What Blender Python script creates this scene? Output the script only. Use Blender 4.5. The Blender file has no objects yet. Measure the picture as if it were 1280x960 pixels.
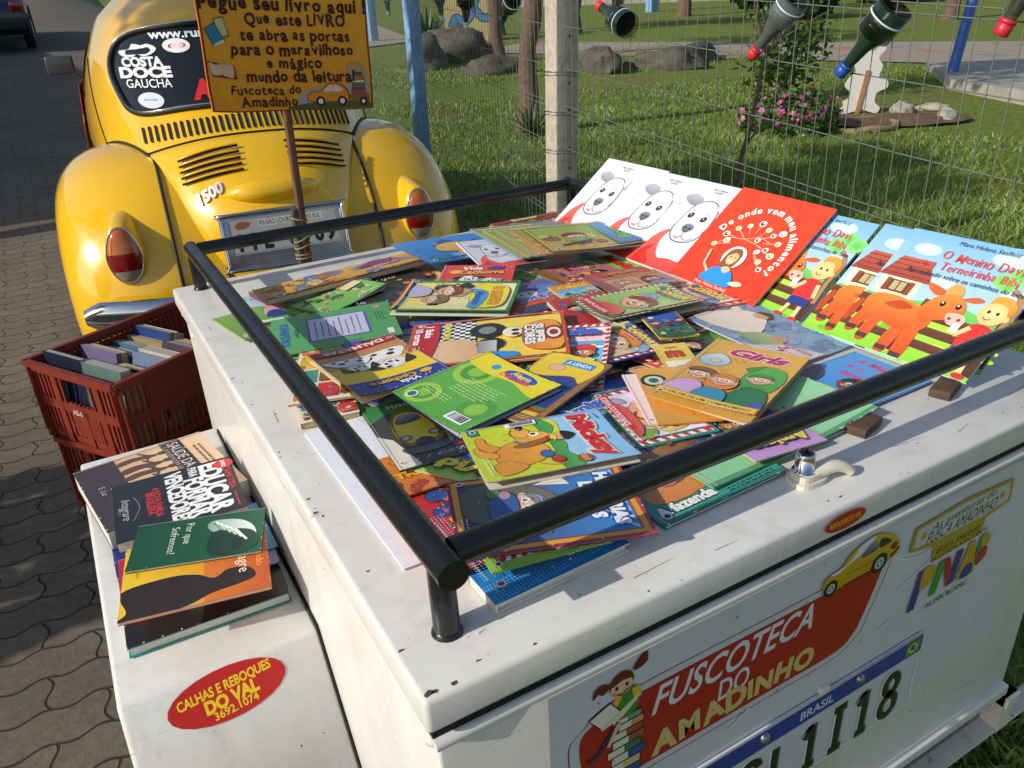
import bpy, bmesh, math, random
from mathutils import Vector, Matrix, noise as mnoise
from mathutils.geometry import tessellate_polygon
import numpy as np

S = bpy.context.scene
COL = S.collection
R_ = math.radians

# ---------------------------------------------------------------- camera, sky, sun, exposure
GROUND = -0.87          # lid top of the trailer is z = 0
cam = bpy.data.cameras.new('camera'); cam_o = bpy.data.objects.new('camera', cam); COL.objects.link(cam_o)
cam.sensor_width = 36.0; cam.lens = 27.722; cam.clip_start = 0.02; cam.clip_end = 900
CR = ((0.8652416, -0.4989999, -0.0485398), (0.2564524, 0.3573154, 0.8980857), (-0.4308006, -0.7895092, 0.4371339))
cam_o.matrix_world = Matrix(((CR[0][0], CR[1][0], CR[2][0], -0.13971),
                             (CR[0][1], CR[1][1], CR[2][1], -0.42630),
                             (CR[0][2], CR[1][2], CR[2][2], 0.48527), (0, 0, 0, 1)))
S.camera = cam_o
SUN_EL, SUN_AZ = 29.4, 180.0      # the sun stands square to the trailer's left side
W = bpy.data.worlds.new('World'); S.world = W; W.use_nodes = True
_n = W.node_tree.nodes; _n.clear()
_sky = _n.new('ShaderNodeTexSky'); _sky.sky_type = 'NISHITA'; _sky.sun_disc = False
_sky.sun_elevation = R_(SUN_EL); _sky.sun_rotation = R_(-90); _sky.air_density = 1.0; _sky.dust_density = 1.2; _sky.ozone_density = 1.0
_bg = _n.new('ShaderNodeBackground'); _bg.inputs[1].default_value = 0.125
_wo = _n.new('ShaderNodeOutputWorld')
W.node_tree.links.new(_sky.outputs[0], _bg.inputs[0]); W.node_tree.links.new(_bg.outputs[0], _wo.inputs[0])
sun = bpy.data.lights.new('sun', 'SUN'); sun.energy = 4.0; sun.angle = R_(0.53); sun.color = (1.0, 0.945, 0.86)
sun_o = bpy.data.objects.new('sun', sun); COL.objects.link(sun_o)
sun_o.rotation_euler = Vector((math.cos(R_(SUN_EL)), 0.0, -math.sin(R_(SUN_EL)))).to_track_quat('-Z', 'Y').to_euler()
S.view_settings.view_transform = 'Standard'; S.view_settings.look = 'None'
S.view_settings.exposure = -0.08; S.view_settings.gamma = 1.0; S.view_settings.use_curve_mapping = False
S.render.engine = 'CYCLES'
S.render.resolution_x = 1024; S.render.resolution_y = 768

# ---------------------------------------------------------------- helpers
rnd = random.Random(11)

def lin(h):
    if not isinstance(h, str): return tuple(h)[:3]
    h = h.lstrip('#'); c = [int(h[i:i + 2], 16) / 255 for i in (0, 2, 4)]
    return tuple(x / 12.92 if x <= .04045 else ((x + .055) / 1.055) ** 2.4 for x in c)

def new_mat(name):
    m = bpy.data.materials.new(name); m.use_nodes = True
    nt = m.node_tree; b = nt.nodes['Principled BSDF']
    return m, nt, b

def N(nt, kind, **kw):
    n = nt.nodes.new(kind)
    for k, v in kw.items():
        if k in n.inputs: n.inputs[k].default_value = v
        else: setattr(n, k, v)
    return n

def L(nt, a, b): nt.links.new(a, b)

def ramp(nt, fac, stops):
    r = nt.nodes.new('ShaderNodeValToRGB'); el = r.color_ramp.elements
    while len(el) < len(stops): el.new(.5)
    for e, (p, c) in zip(el, stops): e.position = p; e.color = (*lin(c), 1)
    nt.links.new(fac, r.inputs[0]); return r.outputs[0]

def mixc(nt, fac, a, b, mode='MIX'):
    m = nt.nodes.new('ShaderNodeMix'); m.data_type = 'RGBA'; m.blend_type = mode
    for sock, v in ((m.inputs[0], fac), (m.inputs[6], a), (m.inputs[7], b)):
        if hasattr(v, 'links'): nt.links.new(v, sock)
        elif isinstance(v, (int, float)): sock.default_value = v
        else: sock.default_value = (*lin(v), 1)
    return m.outputs[2]

def tex_noise(nt, scale, detail=5, rough=.6, dist=0.0, coord='Object', vec=None):
    n = nt.nodes.new('ShaderNodeTexNoise'); n.inputs['Scale'].default_value = scale
    n.inputs['Detail'].default_value = detail; n.inputs['Roughness'].default_value = rough; n.inputs['Distortion'].default_value = dist
    if vec is None:
        tc = nt.nodes.new('ShaderNodeTexCoord'); vec = tc.outputs[coord]
    nt.links.new(vec, n.inputs['Vector']); return n.outputs[0]

def bump(nt, b, h, strength=.3, dist=.01):
    n = nt.nodes.new('ShaderNodeBump'); n.inputs['Strength'].default_value = strength; n.inputs['Distance'].default_value = dist
    nt.links.new(h, n.inputs['Height']); nt.links.new(n.outputs[0], b.inputs['Normal'])

def mat(name, col, rough=.5, metal=0., var=.12, scale=30, coat=0., spec=.5, bmp=0., bscale=None, dirt=None):
    """plain surface with a slow mottling, so nothing is perfectly even"""
    m, nt, b = new_mat(name)
    c = lin(col); f = tex_noise(nt, scale)
    dark = tuple(x * (1 - var) for x in c); lite = tuple(min(1, x * (1 + var)) for x in c)
    out = ramp(nt, f, [(.3, dark), (.7, lite)])
    if dirt:
        f2 = tex_noise(nt, dirt[1], 8, .7)
        k = ramp(nt, f2, [(dirt[2], (0, 0, 0)), (dirt[2] + .08, (1, 1, 1))])
        out = mixc(nt, k, out, dirt[0])
    L(nt, out, b.inputs['Base Color'])
    rr = ramp(nt, tex_noise(nt, scale * 2.3), [(.3, (rough * .85,) * 3), (.75, (min(1, rough * 1.2),) * 3)])
    L(nt, rr, b.inputs['Roughness'])
    b.inputs['Metallic'].default_value = metal; b.inputs['Coat Weight'].default_value = coat; b.inputs['Coat Roughness'].default_value = .06
    b.inputs['Specular IOR Level'].default_value = spec
    if bmp: bump(nt, b, tex_noise(nt, bscale or scale * 4, 6), bmp, .004)
    return m

def tag(o, label=None, cat=None, group=None, kind=None):
    if label: o['label'] = label
    if cat: o['category'] = cat
    if group: o['group'] = group
    if kind: o['kind'] = kind
    return o

def empty(name, loc=(0, 0, 0), rot=None, M=None):
    o = bpy.data.objects.new(name, None); COL.objects.link(o); o.empty_display_size = .05
    if M is not None: o.matrix_world = M
    else:
        o.location = loc
        if rot: o.rotation_euler = rot
    return o

class MB:
    """collects shapes and links them as ONE mesh object"""
    def __init__(s): s.v = []; s.f = []; s.m = []; s.sm = []
    def add(s, vs, fs, mi=0, smooth=False):
        o = len(s.v); s.v += [tuple(v) for v in vs]; s.f += [tuple(i + o for i in f) for f in fs]
        s.m += [mi] * len(fs); s.sm += [smooth] * len(fs); return s
    def box(s, c, d, M=None, mi=0, bev=0.0):
        hx, hy, hz = d[0] / 2, d[1] / 2, d[2] / 2
        if bev <= 0:
            vs = [Vector((x * hx, y * hy, z * hz)) for x in (-1, 1) for y in (-1, 1) for z in (-1, 1)]
            fs = [(0, 1, 3, 2), (4, 6, 7, 5), (0, 4, 5, 1), (2, 3, 7, 6), (0, 2, 6, 4), (1, 5, 7, 3)]
            sm = False
        else:
            bm = bmesh.new(); bmesh.ops.create_cube(bm, size=1)
            for v in bm.verts: v.co = Vector((v.co.x * d[0], v.co.y * d[1], v.co.z * d[2]))
            bmesh.ops.bevel(bm, geom=bm.edges[:], offset=min(bev, min(d) * .49), segments=3, profile=.5, affect='EDGES')
            bm.verts.index_update(); vs = [v.co.copy() for v in bm.verts]; fs = [[v.index for v in f.verts] for f in bm.faces]; bm.free()
            sm = True
        c = Vector(c)
        vs = [(M @ v if M is not None else v) + c for v in vs]
        return s.add(vs, fs, mi, sm)
    def tube(s, pts, r, n=10, mi=0, caps=True, closed=False, smooth=True):
        pts = [Vector(p) for p in pts]; rs = r if isinstance(r, (list, tuple)) else [r] * len(pts)
        k = len(pts); vs = []; up = None
        for i, p in enumerate(pts):
            if closed: t = (pts[(i + 1) % k] - pts[i - 1])
            else: t = pts[min(i + 1, k - 1)] - pts[max(i - 1, 0)]
            t.normalize()
            if up is None:
                up = Vector((0, 0, 1)) if abs(t.z) < .9 else Vector((1, 0, 0))
            a = (up - t * up.dot(t)).normalized(); b = t.cross(a); up = a
            for j in range(n):
                q = 2 * math.pi * j / n
                vs.append(p + (a * math.cos(q) + b * math.sin(q)) * rs[i])
        fs = []
        for i in range(k if closed else k - 1):
            i2 = (i + 1) % k
            for j in range(n):
                fs.append((i * n + j, i * n + (j + 1) % n, i2 * n + (j + 1) % n, i2 * n + j))
        s.add(vs, fs, mi, smooth)
        if caps and not closed:
            o = len(s.v)
            s.add(vs[:n], [tuple(range(n - 1, -1, -1))], mi); s.add(vs[-n:], [tuple(range(n))], mi)
        return s
    def lathe(s, prof, c=(0, 0, 0), M=None, n=24, mi=0, smooth=True):
        vs = []; c = Vector(c)
        for r, z in prof:
            for j in range(n):
                a = 2 * math.pi * j / n; v = Vector((r * math.cos(a), r * math.sin(a), z))
                vs.append((M @ v if M is not None else v) + c)
        fs = []
        for i in range(len(prof) - 1):
            for j in range(n):
                fs.append((i * n + j, i * n + (j + 1) % n, (i + 1) * n + (j + 1) % n, (i + 1) * n + j))
        return s.add(vs, fs, mi, smooth)
    def prism(s, poly, z0, z1, M=None, c=(0, 0, 0), mi=0, smooth=False):
        """poly: list of (x, y), extruded from z0 to z1 along local z"""
        n = len(poly); c = Vector(c)
        vs = [Vector((x, y, z)) for z in (z0, z1) for x, y in poly]
        vs = [(M @ v if M is not None else v) + c for v in vs]
        tr = tessellate_polygon([[Vector((x, y, 0)) for x, y in poly]])
        fs = [(i, (i + 1) % n, n + (i + 1) % n, n + i) for i in range(n)]
        s.add(vs, fs, mi, smooth)
        s.add(vs[:n], [(a, c_, b) for a, b, c_ in tr], mi); s.add(vs[n:], [tuple(t) for t in tr], mi)
        return s
    def grid(s, P, mi=0, smooth=True, closeu=False):
        """P[i][j] grid of points"""
        a, b = len(P), len(P[0]); vs = [p for row in P for p in row]; fs = []
        for i in range(a if closeu else a - 1):
            for j in range(b - 1):
                i2 = (i + 1) % a
                fs.append((i * b + j, i2 * b + j, i2 * b + j + 1, i * b + j + 1))
        return s.add(vs, fs, mi, smooth)
    def build(s, name, mats, parent=None, fix=True):
        me = bpy.data.meshes.new(name); me.from_pydata(s.v, [], s.f)
        for m in (mats if isinstance(mats, (list, tuple)) else [mats]): me.materials.append(m)
        me.polygons.foreach_set('material_index', s.m); me.polygons.foreach_set('use_smooth', s.sm)
        if fix:
            bm = bmesh.new(); bm.from_mesh(me); bmesh.ops.recalc_face_normals(bm, faces=bm.faces[:]); bm.to_mesh(me); bm.free()
        me.update()
        o = bpy.data.objects.new(name, me); COL.objects.link(o)
        if parent is not None: o.parent = parent
        return o

def smooth_curve(pts, n=6, closed=True):
    """Catmull-Rom through 2-D or 3-D points"""
    out = []; k = len(pts)
    rng = range(k) if closed else range(k - 1)
    for i in rng:
        g = (lambda j: pts[j % k]) if closed else (lambda j: pts[max(0, min(k - 1, j))])
        p0, p1, p2, p3 = g(i - 1), g(i), g(i + 1), g(i + 2)
        for q in range(n):
            t = q / n
            out.append(tuple(.5 * (2 * b + (c - a) * t + (2 * a - 5 * b + 4 * c - d) * t * t + (3 * b - a - 3 * c + d) * t ** 3)
                             for a, b, c, d in zip(p0, p1, p2, p3)))
    if not closed: out.append(tuple(pts[-1]))
    return out

def interp(x, tab):
    """monotone-ish smooth table lookup"""
    if x <= tab[0][0]: return tab[0][1]
    for (x0, y0), (x1, y1) in zip(tab, tab[1:]):
        if x <= x1: t = (x - x0) / (x1 - x0); return y0 + (y1 - y0) * t
    return tab[-1][1]

def smooth_tab(tab, lo, hi, n=80, it=6):
    xs = [lo + (hi - lo) * i / n for i in range(n + 1)]; ys = [interp(x, tab) for x in xs]
    for _ in range(it): ys = [ys[0]] + [(ys[i - 1] + 2 * ys[i] + ys[i + 1]) / 4 for i in range(1, n)] + [ys[-1]]
    return list(zip(xs, ys))

# ---------------------------------------------------------------- print: covers, stickers, signs
def _text_mesh(s, bold, cache={}):
    k = (s, bold)
    if k in cache: return cache[k]
    cu = bpy.data.curves.new('t', 'FONT'); cu.body = s; cu.size = 1.0; cu.offset = bold; cu.resolution_u = 3
    cu.align_x = 'LEFT'
    o = bpy.data.objects.new('t', cu); COL.objects.link(o)
    dg = bpy.context.evaluated_depsgraph_get(); ev = o.evaluated_get(dg); me = ev.to_mesh()
    me.calc_loop_triangles()
    v = [(p.co.x, p.co.y) for p in me.vertices]; t = [tuple(l.vertices) for l in me.loop_triangles]
    ev.to_mesh_clear(); bpy.data.objects.remove(o); bpy.data.curves.remove(cu)
    if v: x0, x1 = min(p[0] for p in v), max(p[0] for p in v)
    else: x0 = x1 = 0
    v = [(p[0] - x0, p[1]) for p in v]
    cache[k] = (v, t, x1 - x0); return cache[k]

class Art:
    """a flat print of size w x h metres; positions are fractions of w and h, sizes fractions of w"""
    DZ = 0.00003
    def __init__(s, w, h, bg='#ffffff', bg2=None):
        s.w, s.h = w, h; s.v = []; s.c = []; s.f = []; s.k = 0; s.ol = None; s.clip = True
        s.rect(0, 0, 1, 1, bg, bg2)
    def _put(s, pts, tris, cols):
        o = len(s.v); z = s.k * s.DZ; s.k += 1
        s.v += [(x, y, z) for x, y in pts]; s.c += cols; s.f += [tuple(i + o for i in t) for t in tris]
    def P(s, u, v): return (u * s.w, v * s.h)
    def poly(s, pts, col, col2=None):
        if s.clip: pts = [(min(1.0, max(0.0, a)), min(1.0, max(0.0, b))) for a, b in pts]
        p = [s.P(*q) for q in pts]
        tr = tessellate_polygon([[Vector((x, y, 0)) for x, y in p]])
        a = lin(col)
        if col2 is None: cs = [a] * len(p)
        else:
            b = lin(col2); y0 = min(y for x, y in p); y1 = max(y for x, y in p) or 1
            cs = [tuple(i + (j - i) * (y - y0) / max(1e-9, y1 - y0) for i, j in zip(a, b)) for x, y in p]
        s._put(p, tr, cs); return s
    def rect(s, u0, v0, u1, v1, col, col2=None): return s.poly([(u0, v0), (u1, v0), (u1, v1), (u0, v1)], col, col2)
    def blob(s, pts, col, col2=None, n=6):
        q = smooth_curve(pts, n); s.poly(q, col, col2)
        if s.ol: s.line(q, s.ol[1], s.ol[0], True)
        return s
    def ell(s, u, v, rx, ry, col, edge=None, rot=0, n=22):
        cx, cy = s.P(u, v); ca, sa = math.cos(R_(rot)), math.sin(R_(rot)); p = [(cx, cy)]
        for i in range(n):
            a = 2 * math.pi * i / n; x, y = rx * s.w * math.cos(a), ry * s.w * math.sin(a)
            p.append((cx + x * ca - y * sa, cy + x * sa + y * ca))
        s._put(p, [(0, 1 + i, 1 + (i + 1) % n) for i in range(n)], [lin(col)] + [lin(edge or col)] * n)
        if s.ol and rx > .04: s._loop(p[1:], s.ol[1], s.ol[0])
        return s
    def _loop(s, p, wd, col): return s.line([(x / s.w, y / s.h) for x, y in p], wd, col, True)
    def dabs(s, r, n, cols, u0=.03, v0=.03, u1=.97, v1=.97, size=(.006, .022)):
        pts, fs, cs = [], [], []
        for _ in range(n):
            x, y = s.P(r.uniform(u0, u1), r.uniform(v0, v1)); q = r.uniform(*size) * s.w; a = r.uniform(0, 6.28); e = r.uniform(.25, .8); o = len(pts); c = lin(r.choice(cols)); f = r.uniform(.6, 1.15); c = tuple(min(1, k * f) for k in c)
            for j in range(6):
                t = j * math.pi / 3; dx, dy = q * math.cos(t), q * e * math.sin(t); pts.append((x + dx * math.cos(a) - dy * math.sin(a), y + dx * math.sin(a) + dy * math.cos(a)))
            fs += [(o, o + j, o + j + 1) for j in range(1, 5)]; cs += [c] * 6
        s._put(pts, fs, cs); return s
    def line(s, pts, wd, col, closed=False):
        p = [Vector(s.P(*q)) for q in pts]; k = len(p); w = wd * s.w / 2; vs = []
        for i in range(k):
            t = (p[(i + 1) % k] - p[i - 1]) if closed else (p[min(i + 1, k - 1)] - p[max(i - 1, 0)])
            t = t.normalized() if t.length > 0 else Vector((1, 0)); nn = Vector((-t.y, t.x)) * w
            vs += [tuple(p[i] + nn), tuple(p[i] - nn)]
        fs = []
        for i in range(k if closed else k - 1):
            j = (i + 1) % k; fs += [(2 * i, 2 * i + 1, 2 * j + 1), (2 * i, 2 * j + 1, 2 * j)]
        s._put(vs, fs, [lin(col)] * len(vs)); return s
    def curve(s, pts, wd, col, closed=False): return s.line(smooth_curve(pts, 6, closed), wd, col, closed)
    def frame(s, m, wd, col):
        a, b = m, m * s.w / s.h; c, d = m + wd, (m + wd) * s.w / s.h
        for r in ((a, b, 1 - a, d), (a, 1 - d, 1 - a, 1 - b), (a, d, c, 1 - d), (1 - c, d, 1 - a, 1 - d)): s.rect(*r, col)
        return s
    def text(s, t, u, v, size, col, rot=0, shear=0, bold=.0, sx=1., align='C', out=None, outw=.035, fit=None):
        if out is not None:
            s.text(t, u, v, size, out, rot, shear, bold + outw, sx, align, None, fit=fit)
        vs, ts, wd = _text_mesh(t, bold)
        if not vs: return s
        k = size * s.w / .7
        if fit: sx = fit * s.w / max(1e-6, wd * k)
        cx, cy = s.P(u, v); ca, sa = math.cos(R_(rot)), math.sin(R_(rot)); dx = {'C': -.5, 'L': 0, 'R': -1}[align] * wd
        p = []
        for x, y in vs:
            x = (x + dx) * sx + shear * (y - .35); y = y - .35
            x *= k; y *= k; p.append((cx + x * ca - y * sa, cy + x * sa + y * ca))
        s._put(p, ts, [lin(col)] * len(p)); return s
    def letters(s, t, u, v, size, col, r, jit=6, bold=.02, sx=.9, align='C', rot=0, gap=.08):
        """hand lettering: every letter a little off"""
        ws = [(.32 if ch == ' ' else _text_mesh(ch, bold)[2] * sx + gap) for ch in t]; k = size * s.w / .7
        tot = sum(ws); x = {'C': -.5, 'L': 0, 'R': -1}[align] * tot; ca, sa = math.cos(R_(rot)), math.sin(R_(rot))
        pts, tris = [], []
        cx, cy = s.P(u, v)
        for ch, wd in zip(t, ws):
            if ch != ' ':
                vs, ts, w0 = _text_mesh(ch, bold); a = R_(r.gauss(0, jit)); q = 1 + r.gauss(0, .06); dy = r.gauss(0, .03); o = len(pts)
                for (px, py) in vs:
                    px = (px - w0 / 2) * sx * q; py = (py - .35) * q
                    X = px * math.cos(a) - py * math.sin(a) + x + wd / 2; Y = px * math.sin(a) + py * math.cos(a) + dy
                    pts.append((cx + (X * ca - Y * sa) * k, cy + (X * sa + Y * ca) * k))
                tris += [tuple(i + o for i in t3) for t3 in ts]
            x += wd
        s._put(pts, tris, [lin(col)] * len(pts)); return s
    # ---- small drawings
    def lines_of_text(s, u0, v0, u1, v1, n, col, r, wd=.006):
        for i in range(n):
            v = v1 + (v0 - v1) * (i + .5) / n; e = u1 - (u1 - u0) * r.uniform(0, .25); x = u0
            pts, fs = [], []
            while x < e:
                l = r.uniform(.02, .07) * (u1 - u0) * 2; x2 = min(e, x + l); o = len(pts)
                a, b = s.P(x, v), s.P(x2, v); t = wd * s.w / 2
                pts += [(a[0], a[1] - t), (b[0], b[1] - t), (b[0], b[1] + t), (a[0], a[1] + t)]; fs += [(o, o + 1, o + 2), (o, o + 2, o + 3)]
                x = x2 + .012
            s._put(pts, fs, [lin(col)] * len(pts))
        return s
    def face(s, u, v, r, skin='#f3c59c', hair='#6a3a1e', smile=True, look=0, hat=None, long=False):
        k = s.w / s.h
        if long: s.ell(u, v - .25 * r * k, r * 1.25, r * 1.45, hair)
        s.ell(u, v + .28 * r * k, r * 1.12, r * 1.02, hair)
        s.ell(u - r * .98, v - .05 * r * k, r * .2, r * .25, skin); s.ell(u + r * .98, v - .05 * r * k, r * .2, r * .25, skin)
        s.ell(u, v, r, r * .97, skin, tuple(x * .85 for x in lin(skin)))
        s.blob([(u - r, v + .1 * r * k), (u - .6 * r, v + .95 * r * k), (u + .5 * r, v + 1.05 * r * k), (u + r, v + .15 * r * k), (u + .5 * r, v + .55 * r * k), (u - .3 * r, v + .5 * r * k)], hair)
        if hat: s.blob([(u - 1.25 * r, v + .35 * r * k), (u - .8 * r, v + 1.3 * r * k), (u + .6 * r, v + 1.4 * r * k), (u + 1.25 * r, v + .4 * r * k), (u, v + .62 * r * k)], hat)
        for d in (-.38, .38):
            s.ell(u + (d + look * .1) * r, v + .05 * r * k, r * .2, r * .26, '#ffffff'); s.ell(u + (d + look * .16) * r, v + .02 * r * k, r * .11, r * .16, '#2a1a12')
            s.ell(u + d * 1.45 * r, v - .32 * r * k, r * .17, r * .12, '#ee9a80')
        s.ell(u + look * .1 * r, v - .16 * r * k, r * .09, r * .07, '#d98f66')
        s.curve([(u - .35 * r, v - .38 * r * k), (u, v - .56 * r * k), (u + .35 * r, v - .38 * r * k)], r * .12, '#a23a2a')
        hl = tuple(min(1, x * 1.9 + .04) for x in lin(hat or hair)); dk = tuple(x * .5 for x in lin(hat or hair))
        for d in (-.45, -.1, .28): s.curve([(u + (d - .3) * r, v + .72 * r * k), (u + d * r, v + 1.0 * r * k), (u + (d + .35) * r, v + .92 * r * k)], r * .06, hl)
        for d in (-.25, .12): s.curve([(u + (d - .2) * r, v + .66 * r * k), (u + d * r, v + .86 * r * k), (u + (d + .35) * r, v + .80 * r * k)], r * .05, dk)
        for d in (-.38, .38): s.curve([(u + (d - .2) * r, v + .40 * r * k), (u + d * r, v + .48 * r * k), (u + (d + .2) * r, v + .40 * r * k)], r * .07, dk); s.ell(u + (d + look * .16 - .04) * r, v + .07 * r * k, r * .04, r * .05, '#ffffff')
        s.curve([(u - .8 * r, v - .45 * r * k), (u - .35 * r, v - .86 * r * k), (u + .3 * r, v - .9 * r * k), (u + .8 * r, v - .5 * r * k)], r * .05, tuple(x * .6 for x in lin(skin)))
        return s
    def body(s, u, v, r, shirt, pants='#2a3f86'):
        k = s.w / s.h
        s.blob([(u - .6 * r, v - .9 * r * k), (u + .6 * r, v - .9 * r * k), (u + .85 * r, v - 2.3 * r * k), (u - .85 * r, v - 2.3 * r * k)], shirt)
        s.line([(u - .6 * r, v - 1.2 * r * k), (u - 1.5 * r, v - 1.9 * r * k)], r * .35, shirt); s.line([(u + .6 * r, v - 1.2 * r * k), (u + 1.5 * r, v - 1.7 * r * k)], r * .35, shirt)
        s.rect(u - .75 * r, v - 3.1 * r * k, u - .08 * r, v - 2.2 * r * k, pants); s.rect(u + .08 * r, v - 3.1 * r * k, u + .75 * r, v - 2.2 * r * k, pants)
        return s
    def clutter(s, r, n, cols, u0=.05, v0=.05, u1=.95, v1=.95, size=(.04, .14)):
        for i in range(n):
            u, v = r.uniform(u0, u1), r.uniform(v0, v1); q = r.uniform(*size); c = r.choice(cols)
            k = [(u + q * r.uniform(.5, 1.1) * math.cos(a), v + q * r.uniform(.5, 1.1) * math.sin(a) * s.w / s.h) for a in [j * math.pi / 3 for j in range(6)]]
            k = [(min(.995, max(.005, a)), min(.995, max(.005, b))) for a, b in k]
            s.blob(k, c, tuple(x * .7 for x in lin(c)), 4)
            s.dabs(r, 14, cols, max(.01, u - q), max(.01, v - q * .7), min(.99, u + q), min(.99, v + q * .7), (q * .05, q * .22))
        return s
    def candy(s, m=.02, wd=.05, a='#c8202c', b='#ffffff', n=13):
        s.frame(m, wd, b); k = s.w / s.h
        for i in range(n):
            t = m + (1 - 2 * m) * i / n; d = (1 - 2 * m) / n * .5
            for v in (m * k, 1 - (m + wd) * k): s.poly([(t, v), (t + d, v), (min(1 - m, t + d * 1.5), v + wd * k), (t + d * .5, v + wd * k)], a)
        for i in range(int(n / k)):
            q = int(n / k); t = m * k + (1 - 2 * m * k) * i / q; d = (1 - 2 * m * k) / q * .5
            for u in (m, 1 - m - wd): s.poly([(u, t), (u + wd, t + d * .5), (u + wd, min(1 - m * k, t + d * 1.5)), (u, t + d)], a)
        return s
    def barcode(s, u, v, w, h, r):
        s.rect(u, v, u + w, v + h, '#ffffff'); x = u + w * .08
        while x < u + w * .9:
            d = r.uniform(.015, .05) * w; s.rect(x, v + h * .15, x + d, v + h * .92, '#151515'); x += d + r.uniform(.02, .05) * w
        return s
    def sheet(s, name, material, parent=None, bend=None, cuts=6, lift=0.0, warp=None, axis=0):
        """link the print as one mesh; bend(t) gives the height of the sheet at fraction t across"""
        bm = bmesh.new(); ly = bm.verts.layers.float_color.new('ink')
        vs = []
        for co, c in zip(s.v, s.c):
            v = bm.verts.new(co); v[ly] = (*c, 1); vs.append(v)
        for f in s.f:
            if len(set(f)) == 3:
                try:
                    q = bm.faces.new([vs[i] for i in f])
                    if q.calc_area() > 0 and q.normal.z < 0: q.normal_flip()
                    q.normal_update()
                    if q.normal.z < 0: q.normal_flip()
                except ValueError: pass
        if bend:
            d = s.w if axis == 0 else s.h
            for i in range(1, cuts):
                co = (d * i / cuts, 0, 0) if axis == 0 else (0, d * i / cuts, 0); no = (1, 0, 0) if axis == 0 else (0, 1, 0)
                bmesh.ops.bisect_plane(bm, geom=bm.verts[:] + bm.edges[:] + bm.faces[:], plane_co=co, plane_no=no, dist=1e-7)
            for v in bm.verts:
                t = v.co[axis] / d; i = min(cuts - 1, max(0, int(t * cuts + 1e-6))); a, b = bend(i / cuts), bend((i + 1) / cuts)
                v.co.z += a + (b - a) * (t * cuts - i)
        for v in bm.verts: v.co.z += lift
        if warp:
            for v in bm.verts: v.co = warp(v.co)
        me = bpy.data.meshes.new(name); bm.to_mesh(me); bm.free(); me.materials.append(material)
        o = bpy.data.objects.new(name, me); COL.objects.link(o)
        if parent is not None: o.parent = parent
        return o

def ink_mat(name, rough=.38, spec=.45, coat=0., grain=.10, metal=0, gain=1.0, wash=0.0):
    m, nt, b = new_mat(name)
    at = nt.nodes.new('ShaderNodeAttribute'); at.attribute_name = 'ink'
    f = tex_noise(nt, 75, 6, .75); k = ramp(nt, f, [(.25, ((1 - grain * 1.1) * gain,) * 3), (.75, (gain,) * 3)])
    c = mixc(nt, 1.0, at.outputs['Color'], k, 'MULTIPLY')
    hs = nt.nodes.new('ShaderNodeHueSaturation'); mr = nt.nodes.new('ShaderNodeMapRange'); mr.inputs[1].default_value = .3; mr.inputs[2].default_value = .7; mr.inputs[3].default_value = .5 - grain * .02; mr.inputs[4].default_value = .5 + grain * .02
    L(nt, tex_noise(nt, 38, 4, .6), mr.inputs[0]); L(nt, mr.outputs[0], hs.inputs['Hue']); L(nt, c, hs.inputs['Color']); L(nt, mixc(nt, wash, hs.outputs[0], '#ffffff'), b.inputs['Base Color'])
    b.inputs['Roughness'].default_value = rough; b.inputs['Specular IOR Level'].default_value = spec; b.inputs['Coat Weight'].default_value = coat; b.inputs['Coat Roughness'].default_value = .22
    b.inputs['Metallic'].default_value = metal
    bump(nt, b, tex_noise(nt, 14, 3, .5), .25, .004)
    return m
INK = ink_mat('printed_gloss_cover', .36, .5, coat=.28, grain=.14, gain=1.2, wash=.010)
INK_MATT = ink_mat('printed_matt_paint', .55, .35, grain=.16)
STICK = ink_mat('printed_vinyl', .30, .5, grain=.08)

# ---------------------------------------------------------------- materials
M = {}
def white_paint():
    m, nt, b = new_mat('trailer_white_paint')
    base = ramp(nt, tex_noise(nt, 6, 6, .65), [(.3, '#d9d6cf'), (.7, '#e4e2dc')])
    dust = ramp(nt, tex_noise(nt, 22, 8, .75), [(.55, (0, 0, 0)), (.8, (.5, .5, .5))])
    c = mixc(nt, dust, base, '#b9b2a4')
    spots = ramp(nt, tex_noise(nt, 95, 3, .6), [(.72, (0, 0, 0)), (.74, (1, 1, 1))])
    c = mixc(nt, spots, c, '#4a4238')
    tc = nt.nodes.new('ShaderNodeTexCoord'); mp = N(nt, 'ShaderNodeMapping'); mp.inputs['Scale'].default_value = (4, 70, 70); mp.inputs['Rotation'].default_value = (0, .2, .5)
    L(nt, tc.outputs['Object'], mp.inputs['Vector'])
    scr = ramp(nt, tex_noise(nt, 1.5, 4, .6, vec=mp.outputs[0]), [(.66, (0, 0, 0)), (.70, (.5, .5, .5))])
    c = mixc(nt, scr, c, '#9b958a')
    mp2 = N(nt, 'ShaderNodeMapping'); mp2.inputs['Scale'].default_value = (26, 26, 1.6); L(nt, tc.outputs['Object'], mp2.inputs['Vector'])
    drip = ramp(nt, tex_noise(nt, 1.0, 6, .7, vec=mp2.outputs[0]), [(.52, (0, 0, 0)), (.80, (.40,) * 3)]); c = mixc(nt, drip, c, '#a59c8a')
    big = ramp(nt, tex_noise(nt, 3.2, 5, .7), [(.5, (0, 0, 0)), (.75, (.30,) * 3)]); c = mixc(nt, big, c, '#c3bbaa')
    L(nt, c, b.inputs['Base Color']); b.inputs['Roughness'].default_value = .36; b.inputs['Coat Weight'].default_value = .15; b.inputs['Coat Roughness'].default_value = .2
    bump(nt, b, tex_noise(nt, 9, 3, .5), .10, .01)
    return m
M['white'] = white_paint()
M['dark'] = mat('dark_gap', '#0c0b0a', .8)
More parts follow.
